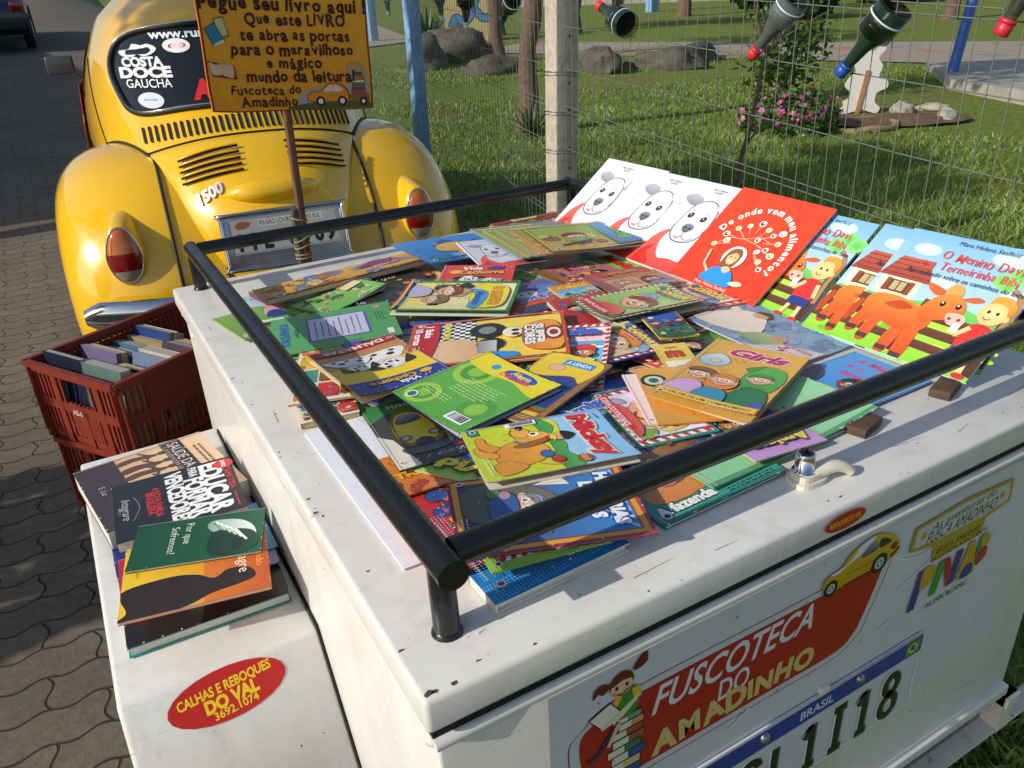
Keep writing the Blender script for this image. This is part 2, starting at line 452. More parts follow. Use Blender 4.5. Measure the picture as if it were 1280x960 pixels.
def black_paint():
    m, nt, b = new_mat('black_rail_paint')
    f = ramp(nt, tex_noise(nt, 42, 7, .75), [(.66, (0, 0, 0)), (.71, (1, 1, 1))])
    c = mixc(nt, f, '#191a1b', '#5a3a2a'); L(nt, c, b.inputs['Base Color'])
    L(nt, ramp(nt, tex_noise(nt, 60, 5), [(.3, (.2,) * 3), (.8, (.42,) * 3)]), b.inputs['Roughness'])
    bump(nt, b, tex_noise(nt, 120, 4), .25, .002); return m
M['black'] = black_paint()
M['chrome'] = mat('chrome', '#d8d8d8', .12, 1.0, .06, 20)
M['steel'] = mat('dull_steel', '#9a9a98', .38, 1.0, .15, 60)
M['cream'] = mat('cream_enamel', '#ddd4c2', .35, 0, .08, 60, dirt=('#3a3330', 160, .68))
M['wood'] = mat('weathered_wood', '#5a4636', .8, 0, .35, 60, bmp=.5)
M['stake'] = mat('brown_stake_wood', '#6a4630', .75, 0, .3, 40, bmp=.5)
M['grey_wood'] = mat('grey_stake_wood', '#4a463f', .85, 0, .3, 40, bmp=.6)
M['rubber'] = mat('tyre_rubber', '#161616', .8, 0, .25, 50, bmp=.3)
M['rope'] = mat('twine', '#a98f62', .9, 0, .2, 200, bmp=.5)
M['page'] = mat('paper_pages', '#d9d3c5', .8, 0, .10, 300)
M['page_old'] = mat('yellowed_pages', '#c9b48c', .85, 0, .12, 300)
M['paper'] = mat('white_paper', '#e6e6ea', .6, 0, .03, 10)

def place_art(a, name, mt, parent, origin, ex, ey, lift=.0006, **kw):
    """put a flat print in space: origin = lower-left corner, ex / ey = directions of its width and height"""
    ex, ey = Vector(ex).normalized(), Vector(ey).normalized(); ez = ex.cross(ey)
    Mx = Matrix(((ex.x, ey.x, ez.x, origin[0]), (ex.y, ey.y, ez.y, origin[1]), (ex.z, ey.z, ez.z, origin[2]), (0, 0, 0, 1)))
    return a.sheet(name, mt, parent, lift=lift, warp=lambda c: Mx @ c, **kw)

# ---------------------------------------------------------------- trailer
LW, LD, LT = .985, 1.228, .037
trailer = empty('box_trailer', (.5, .6, GROUND))
tag(trailer, 'white box trailer with a black rail, its lid heaped with books', 'trailer')
TR = Vector((.5, .6, GROUND))
def tb(mb, name, m, par=None):
    mb.v = [tuple(Vector(v) - TR) for v in mb.v]; return mb.build(name, m, par or trailer)
mb = MB(); mb.box((LW / 2, LD / 2, -LT / 2), (LW, LD, LT), bev=.0055)
cr_ = random.Random(17)
def chip(p, a, b, s, mi=1):
    n = cr_.randint(5, 8); mb.add([Vector(p) + (Vector(a) * math.cos(t) * cr_.uniform(.5, 1.3) + Vector(b) * math.sin(t) * cr_.uniform(.4, 1.1)) * s for t in [2 * math.pi * i / n for i in range(n)]], [tuple(range(n))], mi)
X3, Y3, Z3 = (1, 0, 0), (0, 1, 0), (0, 0, 1)
for _ in range(26):     # chips and specks, thickest along the edges
    k = cr_.random(); s = cr_.uniform(.0004, .0017)
    if k < .35: chip((.007 + abs(cr_.gauss(0, .006)), cr_.uniform(.01, LD - .01), .0003), X3, (0, 1.6, 0), s)
    elif k < .65: chip((cr_.uniform(.01, LW - .01), .007 + abs(cr_.gauss(0, .010)), .0003), (1.8, 0, 0), Y3, s)
    elif k < .85: chip((cr_.uniform(.01, LW - .01), -.0003, cr_.choice([-.032, -.030, -.009, cr_.uniform(-.03, -.008)])), (1.8, 0, 0), Z3, s)
    else: chip((cr_.uniform(.02, .9), cr_.uniform(.02, 1.1), .0003), X3, Y3, s * .7, 2)
for x, y, s in ((.009, .008, .0045), (.013, .007, .003), (.030, .0068, .0028), (.0075, .062, .0022), (.0078, .30, .0028), (.0085, .33, .0020), (.0078, .71, .0024)): chip((x, y, .0004), (1.4, 0, 0), Y3, s)
for x, y, a, l in ((.10, .050, .1, .012), (.075, .045, .3, .008), (.25, .03, .05, .05), (.64, .045, -.1, .05), (.72, .03, .2, .03), (.33, .018, .0, .03), (.03, .55, 1.5, .04), (.86, .05, .1, .04), (.02, .95, 1.6, .03)):
    d = Vector((math.cos(a), math.sin(a), 0)); nn = Vector((-d.y, d.x, 0)) * .0004; p = Vector((x, y, .0004)); mb.add([p - d * l / 2 - nn, p + d * l / 2 - nn * .3, p + d * l / 2 + nn * .3, p - d * l / 2 + nn], [(0, 1, 2, 3)], 2)
lid = tb(mb, 'lid', [M['white'], mat('bare_rust', '#5d4a3a', .9, 0, .4, 300), mat('scratch_grey', '#7d776d', .8, 0, .3, 300)])
mb = MB(); mb.box((LW / 2, LD / 2 + .001, -LT - .006), (LW - .012, LD - .010, .0115)); tb(mb, 'lid_gap_shade', M['dark'])  # near-black filler paints the shade in the gap under the lid
mb = MB()
mb.box((LW / 2, LD / 2 + .001, -.3045), (LW - .022, LD - .022, .511), bev=.004)
for y in (.0045, LD - .0045): mb.tube([(.006, y, -.0540), (LW - .006, y, -.0540)], .0062, 10)
for x in (.0135, LW - .0135): mb.tube([(x, .02, -.0535), (x, LD - .02, -.0535)], .0058, 10)
mb.box((LW / 2, .017, -.552), (LW - .02, .03, .022), bev=.004)
tb(mb, 'box_body', M['white'])
mb = MB()     # chassis under the box
for x in (.15, LW - .15): mb.box((x, LD / 2 + .08, -.598), (.05, LD - .1, .06), bev=.004)
for y in (.2, .78, 1.1): mb.box((LW / 2, y, -.60), (.9, .045, .045))
mb.box((LW / 2, 1.62, -.6), (.06, 1.0, .06), bev=.004)
tb(mb, 'chassis', mat('dark_chassis', '#26241f', .7))
mb = MB(); mb.box((.62, .036, -.668), (1.30, .004, .036)); mb.box((.62, .021, -.652), (1.30, .034, .004))
mb.box((1.0, .10, -.59), (.035, .2, .02)); mb.box((1.0, .02, -.62), (.035, .03, .08)); mb.box((.25, .03, -.62), (.035, .02, .08))
tb(mb, 'bumper_bar', mat('bar_chipped_paint', '#d9d4c6', .5, 0, .1, 40, dirt=('#6a5238', 60, .6)))
for sx in (0, 1):
    prof = [(.435, -.27), (1.12, -.27), (1.29, -.585), (.235, -.585)]
    x0, x1 = (-.245, .0105) if sx == 0 else (LW - .0105, LW + .245)
    bm = bmesh.new(); vv = [bm.verts.new((x, y, z)) for x in (x0, x1) for y, z in prof]
    for f in ((0, 1, 2, 3), (7, 6, 5, 4), (0, 4, 5, 1), (1, 5, 6, 2), (3, 7, 4, 0), (2, 6, 7, 3)): bm.faces.new([vv[i] for i in f])
    bmesh.ops.bevel(bm, geom=[e for e in bm.edges if not all(abs(v.co.z + .585) < 1e-4 for v in e.verts)], offset=.007, segments=3, profile=.5, affect='EDGES')
    mb = MB(); bm.verts.index_update(); mb.add([v.co.copy() for v in bm.verts], [[v.index for v in f.verts] for f in bm.faces], 0, True); bm.free()
    tb(mb, 'fender', M['white'])
    xc = (x0 + x1) / 2
    mb = MB(); RM = Matrix.Rotation(R_(90), 3, 'Y')
    mb.lathe([(.0, -.09), (.15, -.09), (.17, -.085), (.265, -.07), (.275, -.03), (.275, .03), (.265, .07), (.17, .085), (.15, .09), (0, .09)], (xc, .78, GROUND + .275), RM, 32)
    w = tb(mb, 'wheel', M['rubber'])
    mb = MB(); mb.lathe([(0, -.096), (.05, -.096), (.06, -.092), (.145, -.092), (.15, -.085)], (xc, .78, GROUND + .275), RM, 24); mb.lathe([(0, .096), (.05, .096), (.06, .092), (.145, .092), (.15, .085)], (xc, .78, GROUND + .275), RM, 24)
    o = tb(mb, 'rim', M['steel'], w)
mb = MB()      # seam of the fender against the wall
mb.tube([(.0085, 1.1, -.268), (.0085, .437, -.268), (.0085, .237, -.583)], .0022, 6); tb(mb, 'fender_seam', M['dark'])
mb = MB()
for p in ((.0105, .03, -.075), (.0105, .25, -.53), (.0105, 1.15, -.08)): mb = MB(); mb.lathe([(.0, .004), (.005, .003), (.0075, 0)], p, Matrix.Rotation(R_(-90), 3, 'Y'), 12); tb(mb, 'rivet', M['cream'])
# rail round the lid
RZ, RX0, RX1, RY0, RY1 = .079, .05, .935, .0616, 1.188
mb = MB()
mb.tube([(RX0, RY0 - .028, RZ), (RX0, RY1 + .016, RZ)], .0140, 18)
tb(mb, 'rail_tube', M['black'])
mb = MB(); mb.tube([(RX1, RY0 - .028, RZ), (RX1, RY1 + .016, RZ)], .0140, 18); tb(mb, 'rail_tube', M['black'])
mb = MB(); mb.tube([(RX0 + .012, RY0, RZ), (RX1 - .012, RY0, RZ)], .0134, 18); tb(mb, 'rail_tube', M['black'])
mb = MB(); mb.tube([(RX0 + .012, RY1, RZ), (RX1 - .012, RY1, RZ)], .0126, 18); tb(mb, 'rail_tube', M['black'])
for x in (RX0, RX1):
    for y in (RY0, RY1):
        mb = MB(); mb.tube([(x, y, .0005), (x, y, RZ - .008)], .0118, 18, caps=False)
        mb.tube([(x, y, .0003), (x, y, .003), (x, y, .005)], [.0142, .0136, .0118], 18, caps=False); tb(mb, 'rail_post', M['black'])
# lock with a lever handle
lk = MB(); lk.prism(smooth_curve([(-.020, -.014), (.004, -.017), (.022, -.010), (.024, .004), (.010, .016), (-.014, .016), (-.023, .004)], 4), 0, .006, None, (.482, .055, .0002), smooth=False)
lk.prism(smooth_curve([(-.017, -.012), (.004, -.014), (.018, -.008), (.019, .003), (.008, .013), (-.012, .013), (-.019, .003)], 4), .006, .0135, None, (.482, .055, .0002), smooth=False)
lk.tube(smooth_curve([(.484, .050, .0105), (.498, .046, .0135), (.512, .042, .0140), (.522, .038, .0100), (.528, .035, .0045)], 5, False), [.0085 - .00016 * i for i in range(21)], 12)
lock = tb(lk, 'lock_handle', M['cream'])
lk = MB(); lk.lathe([(0.0, .0365), (.0082, .0365), (.0098, .0355), (.0104, .0335), (.0106, .0150), (.0128, .0146), (.0128, .0130)], (.477, .056, 0), None, 24); tb(lk, 'lock_cylinder', M['chrome'], lock)
lk = MB(); lk.lathe([(0, .0376), (.0072, .0374), (.0076, .0362)], (.477, .056, 0), None, 18); tb(lk, 'key_cap', mat('navy_plastic', '#18204a', .35), lock)
lk = MB(); lk.box((.477, .056, .0377), (.0085, .0022, .0012), Matrix.Rotation(.5, 3, 'Z')); tb(lk, 'keyhole', M['dark'], lock)

# stickers on the trailer
FX = (1, 0, 0); FZ = (0, 0, 1)
def front(a, name, x0, z0, label, y=.0115, lift=.0024, m=None, **kw):
    o = place_art(a, name, m or STICK, trailer, Vector((x0, y, z0)) - TR, FX, FZ, lift, **kw)
    if label: o['label'] = label
    return o
# big vinyl
x0, z0, w, h = .118, -.40, .765, .325
A = Art(w, h, '#d5d7da')
U = lambda x: (x - x0) / w
V = lambda z: (z - z0) / h
def rr(dx, dz, col): A.poly(smooth_curve([(U(.215 - dx), V(-.127 + dz)), (U(.40), V(-.1275 + dz)), (U(.575 + dx * .6), V(-.129 + dz)), (U(.5805 + dx), V(-.136)), (U(.560 + dx), V(-.195)), (U(.545 + dx), V(-.221 - dz * .5)), (U(.517), V(-.234 - dz)), (U(.42), V(-.2345 - dz)), (U(.25), V(-.2345 - dz)), (U(.170 - dx * .5), V(-.2355 - dz)), (U(.160 - dx), V(-.228)), (U(.150 - dx), V(-.16)), (U(.165 - dx), V(-.138)), ], 8), col)
rr(.013, .010, '#a3202a'); rr(.0112, .0085, '#cfd2d7'); rr(.0, .0, '#b3131d')
A.text('FUSCOTECA', U(.358), V(-.150), .047, '#e3e4ea', 0, .28, .012, fit=.30, out='#e3e4ea', outw=.004)
A.text('DO', U(.352), V(-.1875), .038, '#e3e4ea', 2, .1, .012, fit=.0575)
A.letters('AMADINHO', U(.360), V(-.2125), .0366, '#d9c374', random.Random(3), 5, .05, 1.0, gap=.06)
# the girl reading on a pile of books
k = w / h
for i, (cx, cz, ww, hh, c, pg) in enumerate([(.206, -.229, .040, .013, '#2e4f9a', 1), (.203, -.2165, .044, .012, '#d8c48a', 1), (.209, -.2045, .042, .012, '#31519e', 1), (.204, -.193, .042, .011, '#3d7a5c', 1), (.209, -.182, .040, .011, '#9a5a48', 1), (.206, -.171, .040, .010, '#b8463c', 1), (.212, -.161, .032, .010, '#d8a06a', 1), (.207, -.1515, .036, .009, '#7d9a86', 1)]):
    A.rect(U(cx - ww / 2), V(cz - hh / 2), U(cx + ww / 2), V(cz + hh / 2), '#201512'); A.rect(U(cx - ww / 2 + .001), V(cz - hh / 2 + .001), U(cx), V(cz + hh / 2 - .001), '#e6e0c8'); A.rect(U(cx), V(cz - hh / 2 + .001), U(cx + ww / 2 - .001), V(cz + hh / 2 - .001), c)
A.line([(U(.196), V(-.150)), (U(.172), V(-.182)), (U(.160), V(-.184))], 0.0078, '#2c2a55'); A.line([(U(.197), V(-.152)), (U(.184), V(-.178))], 0.0065, '#e8bda0')
A.blob([(U(.193), V(-.146)), (U(.218), V(-.144)), (U(.217), V(-.113)), (U(.196), V(-.113))], '#3f8a2c')
A.line([(U(.197), V(-.116)), (U(.189), V(-.130))], 0.0105, '#e9c233'); A.line([(U(.216), V(-.114)), (U(.219), V(-.130))], 0.0118, '#e9c233')
A.poly([(U(.160), V(-.128)), (U(.186), V(-.118)), (U(.199), V(-.136)), (U(.174), V(-.148))], '#22201c'); A.poly([(U(.162), V(-.129)), (U(.186), V(-.120)), (U(.197), V(-.136)), (U(.175), V(-.1465))], '#f0ecd4')
A.poly([(U(.175), V(-.1465)), (U(.198), V(-.136)), (U(.222), V(-.124)), (U(.218), V(-.132)), (U(.200), V(-.146)), (U(.176), V(-.1505))], '#e8dfae')
for pts in ([(.186, -.096), (.176, -.090), (.167, -.094), (.166, -.104), (.172, -.100), (.178, -.104)], [(.212, -.090), (.218, -.080), (.228, -.073), (.230, -.080), (.229, -.088), (.220, -.092)]):
    A.blob([(U(a), V(b)) for a, b in pts], '#6d1f1c')
A.ell(U(.199), V(-.100), 0.0190, 0.0190, '#701f1b'); A.ell(U(.199), V(-.104), 0.0170, 0.0157, '#f0c2a0')
A.blob([(U(.187), V(-.100)), (U(.190), V(-.090)), (U(.204), V(-.088)), (U(.211), V(-.098)), (U(.200), V(-.097))], '#701f1b')
for dx in (-.006, .006): A.ell(U(.199 + dx), V(-.104), 0.0026, 0.0033, '#1d1210'); A.ell(U(.199 + dx * 1.5), V(-.110), 0.0033, 0.0026, '#e8806c')
A.curve([(U(.193), V(-.1115)), (U(.199), V(-.1145)), (U(.206), V(-.110))], 0.0033, '#9a2f22')
for pts, wd in (([(.60, .90), (.66, .80), (.74, .79), (.86, .93)], .003), ([(.655, .66), (.72, .72), (.80, .80), (.90, .86)], .0028), ([(.97, .90), (.955, .97), (.94, .995)], .003), ([(.30, .44), (.34, .49)], .004), ([(.62, .50), (.66, .53)], .003), ([(.80, .55), (.87, .60), (.93, .70)], .002)):
    A.curve(pts, wd, '#eceef0')
A.dabs(random.Random(4), 46, ['#8b8f96', '#eef0f2', '#6d6a66'], .02, .02, .98, .98, (.0010, .0026))
front(A, 'vinyl_sticker', x0, z0, 'bluish white vinyl with a red panel and a pigtailed girl on books', lift=.0006)
# small printed yellow car, its roof paper peeled off
A = Art(.132, .060, '#b9bfcb'); A.v, A.c, A.f, A.k = [], [], [], 0
A.blob([(.02, .30), (.05, .52), (.22, .60), (.36, .86), (.62, .98), (.85, .80), (.97, .55), (.985, .30), (.90, .18), (.30, .12), (.10, .15)], '#c99a18', '#e0b838')
A.blob([(.10, .55), (.30, .62), (.46, .92), (.62, .97), (.52, .74), (.34, .62), (.20, .50)], '#eceef2')
A.blob([(.47, .60), (.54, .82), (.64, .84), (.67, .62)], '#3a3f44', '#97a0a8'); A.blob([(.70, .62), (.70, .82), (.80, .76), (.85, .62)], '#2e3338')
A.curve([(.30, .38), (.55, .36), (.78, .40)], .006, '#7b5c0c'); A.line([(.88, .24), (.99, .38)], .03, '#191a1c'); A.line([(.28, .12), (.72, .14)], .02, '#1b160c')
for u, v, r in ((.12, .22, .085), (.735, .22, .105)):
    A.ell(u, v, r, r, '#15130f'); A.ell(u, v, r * .58, r * .58, '#c8cbd0'); A.ell(u, v, r * .36, r * .36, '#5a5d60'); A.ell(u, v, r * .2, r * .2, '#d8dade')
A.blob([(.86, .46), (.90, .58), (.95, .50), (.92, .40)], '#8a2a16')
front(A, 'car_sticker', .4715, -.134, 'cut out picture of a small yellow car', lift=.0030)
# badge sticker
A = Art(.205, .078, '#b9bfcb'); A.v, A.c, A.f, A.k = [], [], [], 0
oc = [(.0, .48), (.02, .92), (.50, 1.0), (.98, .92), (1.0, .45), (.76, .36), (.74, .04), (.26, .0), (.24, .36)]
A.poly(oc, '#b99a35'); A.poly([(.035, .53), (.05, .86), (.50, .93), (.95, .86), (.965, .51), (.70, .44), (.30, .44)], '#c9ccc6')
A.ell(.115, .68, .026, .026, '#b99a35'); A.ell(.885, .68, .026, .026, '#b99a35')
A.text('As aventuras do', .5, .80, .055, '#2b2b2b', 3, .45, .0, fit=.62); A.text('FUSCA AMADINHO', .5, .585, .085, '#26262a', 1, .25, .0, fit=.68)
A.text('#FUSCA_AMADINHO', .5, .21, .045, '#4a3d14', 1, .2, .0, fit=.43)
front(A, 'badge_sticker', .626, -.170, 'mustard edged plaque shaped sticker')
# letters PNAB
A = Art(.158, .092, '#b9bfcb'); A.v, A.c, A.f, A.k = [], [], [], 0
A.text('POLITICA NACIONAL', .56, .93, .045, '#5d6470', 2, .0, 0, fit=.74)
A.poly([(0, .14), (.09, .14), (.15, .80), (.06, .80)], '#3c2a86'); A.blob([(.12, .80), (.25, .78), (.29, .62), (.20, .46), (.11, .46)], '#c9a02a')
A.poly([(.26, .22), (.35, .22), (.41, .78), (.32, .78)], '#3a9a3e'); A.poly([(.37, .78), (.46, .78), (.56, .24), (.48, .22)], '#b3202c'); A.poly([(.51, .24), (.58, .24), (.63, .80), (.54, .80)], '#33308c')
A.poly([(.60, .22), (.86, .22), (.78, .84), (.70, .84)], '#c9a02a'); A.blob([(.66, .22), (.70, .42), (.80, .42), (.82, .22)], '#33308c')
A.poly([(.82, .40), (.89, .40), (.93, .84), (.85, .84)], '#3a9a3e'); A.blob([(.88, .84), (.97, .82), (.99, .66), (.90, .60)], '#c9a02a'); A.blob([(.86, .58), (.97, .60), (.98, .40), (.86, .32)], '#b3202c')
A.text('ALDIR BLANC', .52, .07, .048, '#2f343c', 1, .0, .01, fit=.56)
front(A, 'letter_sticker', .648, -.250, 'sticker of big bright coloured letters')
# oval on the lid edge
def oval(w, h, big):
    A = Art(w, h, '#c3271c'); A.v, A.c, A.f, A.k = [], [], [], 0
    A.ell(.5, .5, .5, .5 * h / w, '#c4261b')
    return A
A = oval(.062, .021, 0); A.text('REBOQUES DO VAL', .5, .5, .10, '#e9b92c', 0, .1, .03, fit=.78)
front(A, 'oval_sticker', .447, -.028, 'small red oval sticker on the lid edge', y=-.0004)
# licence plate
plate = MB(); plate.box((.495, .0085, -.354), (.402, .003, .132), bev=.0012); pl = tb(plate, 'license_plate', mat('plate_silver', '#c3c5c8', .35, .0, .06, 40))
A = Art(.4, .13, '#d4d6d9'); A.frame(.010, .004, '#8a8c90'); A.frame(.004, .008, '#f2f4f6'); A.rect(.004, .765, .996, .985, '#1c3a9a')
A.text('BRASIL', .5, .872, .034, '#dfe3ee', 0, 0, .012)
A.rect(.915, .785, .985, .955, '#3f9a44'); A.poly([(.921, .87), (.95, .94), (.979, .87), (.95, .80)], '#e3cf3c'); A.ell(.95, .87, .0125, .0125, '#2a3f96')
GL = {'S': [[(.9, .82), (.75, .96), (.35, 1), (.08, .85), (.1, .66), (.5, .52), (.9, .36), (.92, .16), (.65, 0), (.25, .02), (.08, .18)]], 'L': [[(.15, 1), (.15, 0), (.95, 0)]], '1': [[(.12, .74), (.55, 1), (.55, 0)], [(.2, 0), (.9, 0)]],
      'I': [[(.5, 1), (.5, 0)], [(.12, 1), (.88, 1)], [(.12, 0), (.88, 0)]], '8': [[(.5, .53), (.15, .66), (.14, .88), (.5, 1), (.86, .88), (.85, .66), (.5, .53), (.1, .38), (.08, .12), (.5, 0), (.92, .12), (.9, .38), (.5, .53)]]}
for ch, u in zip('SL1I18', (.235, .36, .49, .615, .735, .865)):
    for du, dv, wd_, c in ((-.006, .012, .034, '#f6f7f8'), (.005, -.012, .034, '#6f7176'), (0, 0, .030, '#131416')):  # pale and dark offset copies paint light and shade on the raised characters
        for st_ in GL[ch]:
            pts = [(u - .038 + .076 * a + du, .09 + .56 * b + dv) for a, b in st_]; A.line(smooth_curve(pts, 5, False) if ch in 'S8' else pts, wd_, c)
o = place_art(A, 'plate_print', STICK, pl, Vector((.295, .0065, -.419)) - TR, FX, FZ, .0006)
mb = MB()
for x, z in ((.406, -.302), (.571, -.302)): mb.lathe([(0, .006), (.004, .0055), (.0065, .003), (.0075, 0)], (x, .006, z), Matrix.Rotation(R_(90), 3, 'X'), 14)
tb(mb, 'screw', M['steel'], pl)
mb = MB(); mb.box((.505, .008, -.284), (.016, .008, .010), bev=.002); tb(mb, 'plate_lamp', M['cream'])
# oval sticker on the sloping fender front
A = oval(.150, .066, 1)
A.text('CALHAS E REBOQUES', .49, .665, .080, '#f2d21f', 3, .05, .03, fit=.80); A.text('DO VAL', .52, .41, .105, '#f2d21f', 3, .05, .05, fit=.46); A.text('3692.1074', .53, .195, .066, '#f2d21f', 3, 0, .02, fit=.38)
ey = Vector((-.03, .2, .315)).normalized(); ey = Vector((-.035, .5356, .8436)).normalized()
A.w_ = 0
o = place_art(A, 'oval_sticker', STICK, trailer, Vector((-.194, .3975, -.3285)) - TR, (1, .019, .03), ey, .0006)
o['label'] = 'large red oval sticker with yellow lettering on the sloping fender front'

# ---------------------------------------------------------------- yellow beetle car
BY, BP, BRL = -.110, .0, .006
cy_, sy_ = math.cos(BY), math.sin(BY)
BM = Matrix.Translation((.530, 2.45, -.860)) @ Matrix.Rotation(BY, 4, 'Z') @ Matrix.Rotation(BP, 4, 'X') @ Matrix.Rotation(BRL, 4, 'Y')
beetle = empty('beetle_car', M=BM); tag(beetle, 'yellow rounded beetle car seen from behind with stickers in its rear window', 'car')
def car_paint():
    m, nt, b = new_mat('yellow_car_paint')
    c = ramp(nt, tex_noise(nt, 3.5, 4), [(.3, '#f2ba0a'), (.7, '#f4c00e')])
    d = ramp(nt, tex_noise(nt, 40, 8, .8), [(.72, (0, 0, 0)), (.9, (.25,) * 3)]); c = mixc(nt, d, c, '#c99a28')
    L(nt, c, b.inputs['Base Color']); b.inputs['Roughness'].default_value = .30; b.inputs['Coat Weight'].default_value = 1.0; b.inputs['Coat Roughness'].default_value = .035
    L(nt, ramp(nt, tex_noise(nt, 25, 6, .7), [(.4, (.2,) * 3), (.8, (.34,) * 3)]), b.inputs['Roughness'])
    return m
M['yellow'] = car_paint()
def glass_dark():
    m, nt, b = new_mat('dark_tinted_glass'); b.inputs['Base Color'].default_value = (.012, .013, .014, 1); b.inputs['Roughness'].default_value = .04; b.inputs['Specular IOR Level'].default_value = .55; return m
M['glass'] = glass_dark()
M['seal'] = mat('black_rubber_seal', '#1d1b18', .55)
YR = smooth_tab([(.28, .30), (.34, .20), (.42, .135), (.50, .12), (.60, .135), (.69, .18), (.78, .26), (.86, .345), (.94, .46), (1.02, .575), (1.10, .68), (1.2, .81), (1.3, .95), (1.38, 1.09), (1.46, 1.28), (1.52, 1.55), (1.55, 1.95)], .28, 1.55, 120, 6)
WT = smooth_tab([(.28, .56), (.4, .60), (.6, .645), (.85, .675), (.98, .665), (1.08, .645), (1.18, .615), (1.28, .57), (1.36, .525), (1.45, .42), (1.52, .25), (1.55, .02)], .28, 1.55, 120, 2)
YF = [(.28, 3.7), (.6, 3.85), (.8, 3.7), (.95, 3.1), (1.0, 2.85), (1.2, 2.72), (1.36, 2.55), (1.47, 2.3), (1.55, 1.97)]
YM, NE = 1.96, 2.35
def ysurf(x, z):
    w = interp(z, WT); a = YM - interp(z, YR); t = min(.9995, abs(x) / w)
    return YM - a * (1 - t ** NE) ** (1 / NE)
def snorm(x, z):
    e = .004; dyx = (ysurf(x + e, z) - ysurf(x - e, z)) / (2 * e); dyz = (ysurf(x, z + e) - ysurf(x, z - e)) / (2 * e)
    return Vector((dyx, -1, dyz)).normalized()
def on_body(x, z, off=0.0): return Vector((x, ysurf(x, z), z)) + snorm(x, z) * off
mb = MB(); G_ = []
zs = [.28 + (1.55 - .28) * (1 - (1 - i / 64) ** 1.6) for i in range(65)]
for z in zs:
    w, a, yf = interp(z, WT), YM - interp(z, YR), interp(z, YF); row = []
    for j in range(97):
        q = -math.pi / 2 + math.pi * j / 96; c, s_ = math.cos(q), math.sin(q)
        row.append((w * math.copysign(abs(s_) ** (2 / NE), s_), YM - a * abs(c) ** (2 / NE), z))
    for j in range(1, 48):
        q = math.pi / 2 + math.pi * j / 48; c, s_ = math.cos(q), math.sin(q)
        row.append((w * math.copysign(abs(s_) ** (2 / 2.6), s_), YM + (yf - YM) * abs(c) ** (2 / 2.6), z))
    row.append(row[0]); G_.append(row)
mb.grid(G_); mb.build('body', M['yellow'], beetle)
def patch(fn, name, m, par, nu=24, nv=16, warp=None):
    mb = MB(); mb.grid([[fn(i / nu, j / nv) for j in range(nv + 1)] for i in range(nu + 1)]); return mb.build(name, m, par)
def surf_poly(pts, off, name, m, par, sub=5):
    """a filled outline in (x, z) laid on the body: fan of rings towards the centre"""
    cx = sum(p[0] for p in pts) / len(pts); cz = sum(p[1] for p in pts) / len(pts); mb = MB(); vs = []; n = len(pts)
    for k in range(sub + 1):
        t = 1 - k / sub
        for x, z in pts: vs.append(on_body(cx + (x - cx) * t, cz + (z - cz) * t, off if k else off * .3))
    fs = [(k * n + j, k * n + (j + 1) % n, (k + 1) * n + (j + 1) % n, (k + 1) * n + j) for k in range(sub) for j in range(n)]
    mb.add(vs, fs, 0, True); return mb.build(name, m, par)
# rear window
win = smooth_curve([(0, 1.322), (.27, 1.308), (.415, 1.272), (.478, 1.18), (.466, 1.07), (.41, 1.002), (.22, 1.018), (0, 1.026), (-.22, 1.018), (-.41, 1.002), (-.466, 1.07), (-.478, 1.18), (-.415, 1.272), (-.27, 1.308)], 8)
rw = surf_poly(win, .006, 'rear_window', M['glass'], beetle, 8)
mb = MB(); mb.tube([on_body(x, z, .006) for x, z in win], .013, 8, closed=True); mb.build('window_seal', M['seal'], rw)
mb = MB(); mb.tube([on_body(x * 1.0, z, .017) for x, z in win], .0035, 6, closed=True); mb.build('window_trim', M['chrome'], rw)
def win_art(A, name, x0, z0, label=None, off=.0085, par=rw):
    o = A.sheet(name, STICK, par, lift=0, warp=lambda c: on_body(x0 + c.x, z0 + c.y * .95, off + c.z))
    if label: o['label'] = label
    return o
r_ = random.Random(2)
def clear(A): A.v, A.c, A.f, A.k, A.clip = [], [], [], 0, False; return A
A = clear(Art(.20, .19))
A.blob([(.12, .76), (.08, .86), (.28, .90), (.36, 1.0), (.52, .97), (.66, .99), (.80, .90), (.72, .80), (.54, .74), (.42, .78), (.30, .73)], '#e9e9e9')
A.text('COSTA', .48, .635, .17, '#eeeeee', 0, 0, .05, sx=.8, fit=.78); A.text('DOCE', .50, .42, .19, '#eeeeee', 0, 0, .055, fit=.98); A.text('GAUCHA', .52, .20, .16, '#eeeeee', 0, 0, .01, fit=.84)
win_art(A, 'window_sticker', -.448, 1.068, 'white lettering under a white map shape')
A = clear(Art(.40, .05)); A.text('www.rural', .02, .5, .085, '#f0f0f0', 0, 0, .03, align='L', fit=.62); win_art(A, 'window_lettering', -.315, 1.258)
A = clear(Art(.105, .06)); A.ell(.5, .5, .5, .27, '#eeeeee'); A.ell(.5, .5, .44, .22, '#f4f0ea'); A.blob([(.2, .45), (.3, .62), (.7, .66), (.85, .5), (.7, .36), (.3, .34)], '#c8261e'); A.text('RURAL', .5, .5, .10, '#f6d0c0', 0, 0, .03); win_art(A, 'oval_sticker', -.262, 1.208)
A = clear(Art(.095, .06)); A.ell(.5, .5, .5, .31, '#d9dde0'); A.text('Amadinho', .5, .55, .09, '#6a7a78', 0, .2, 0); A.text('e', .5, .3, .08, '#6a7a78'); win_art(A, 'round_sticker', -.398, 1.016)
A = clear(Art(.50, .10)); A.text('AMADINHO', .0, .5, .13, '#d52a2a', 0, .12, .07, align='L', fit=1.0); win_art(A, 'window_lettering', -.19, 1.030)
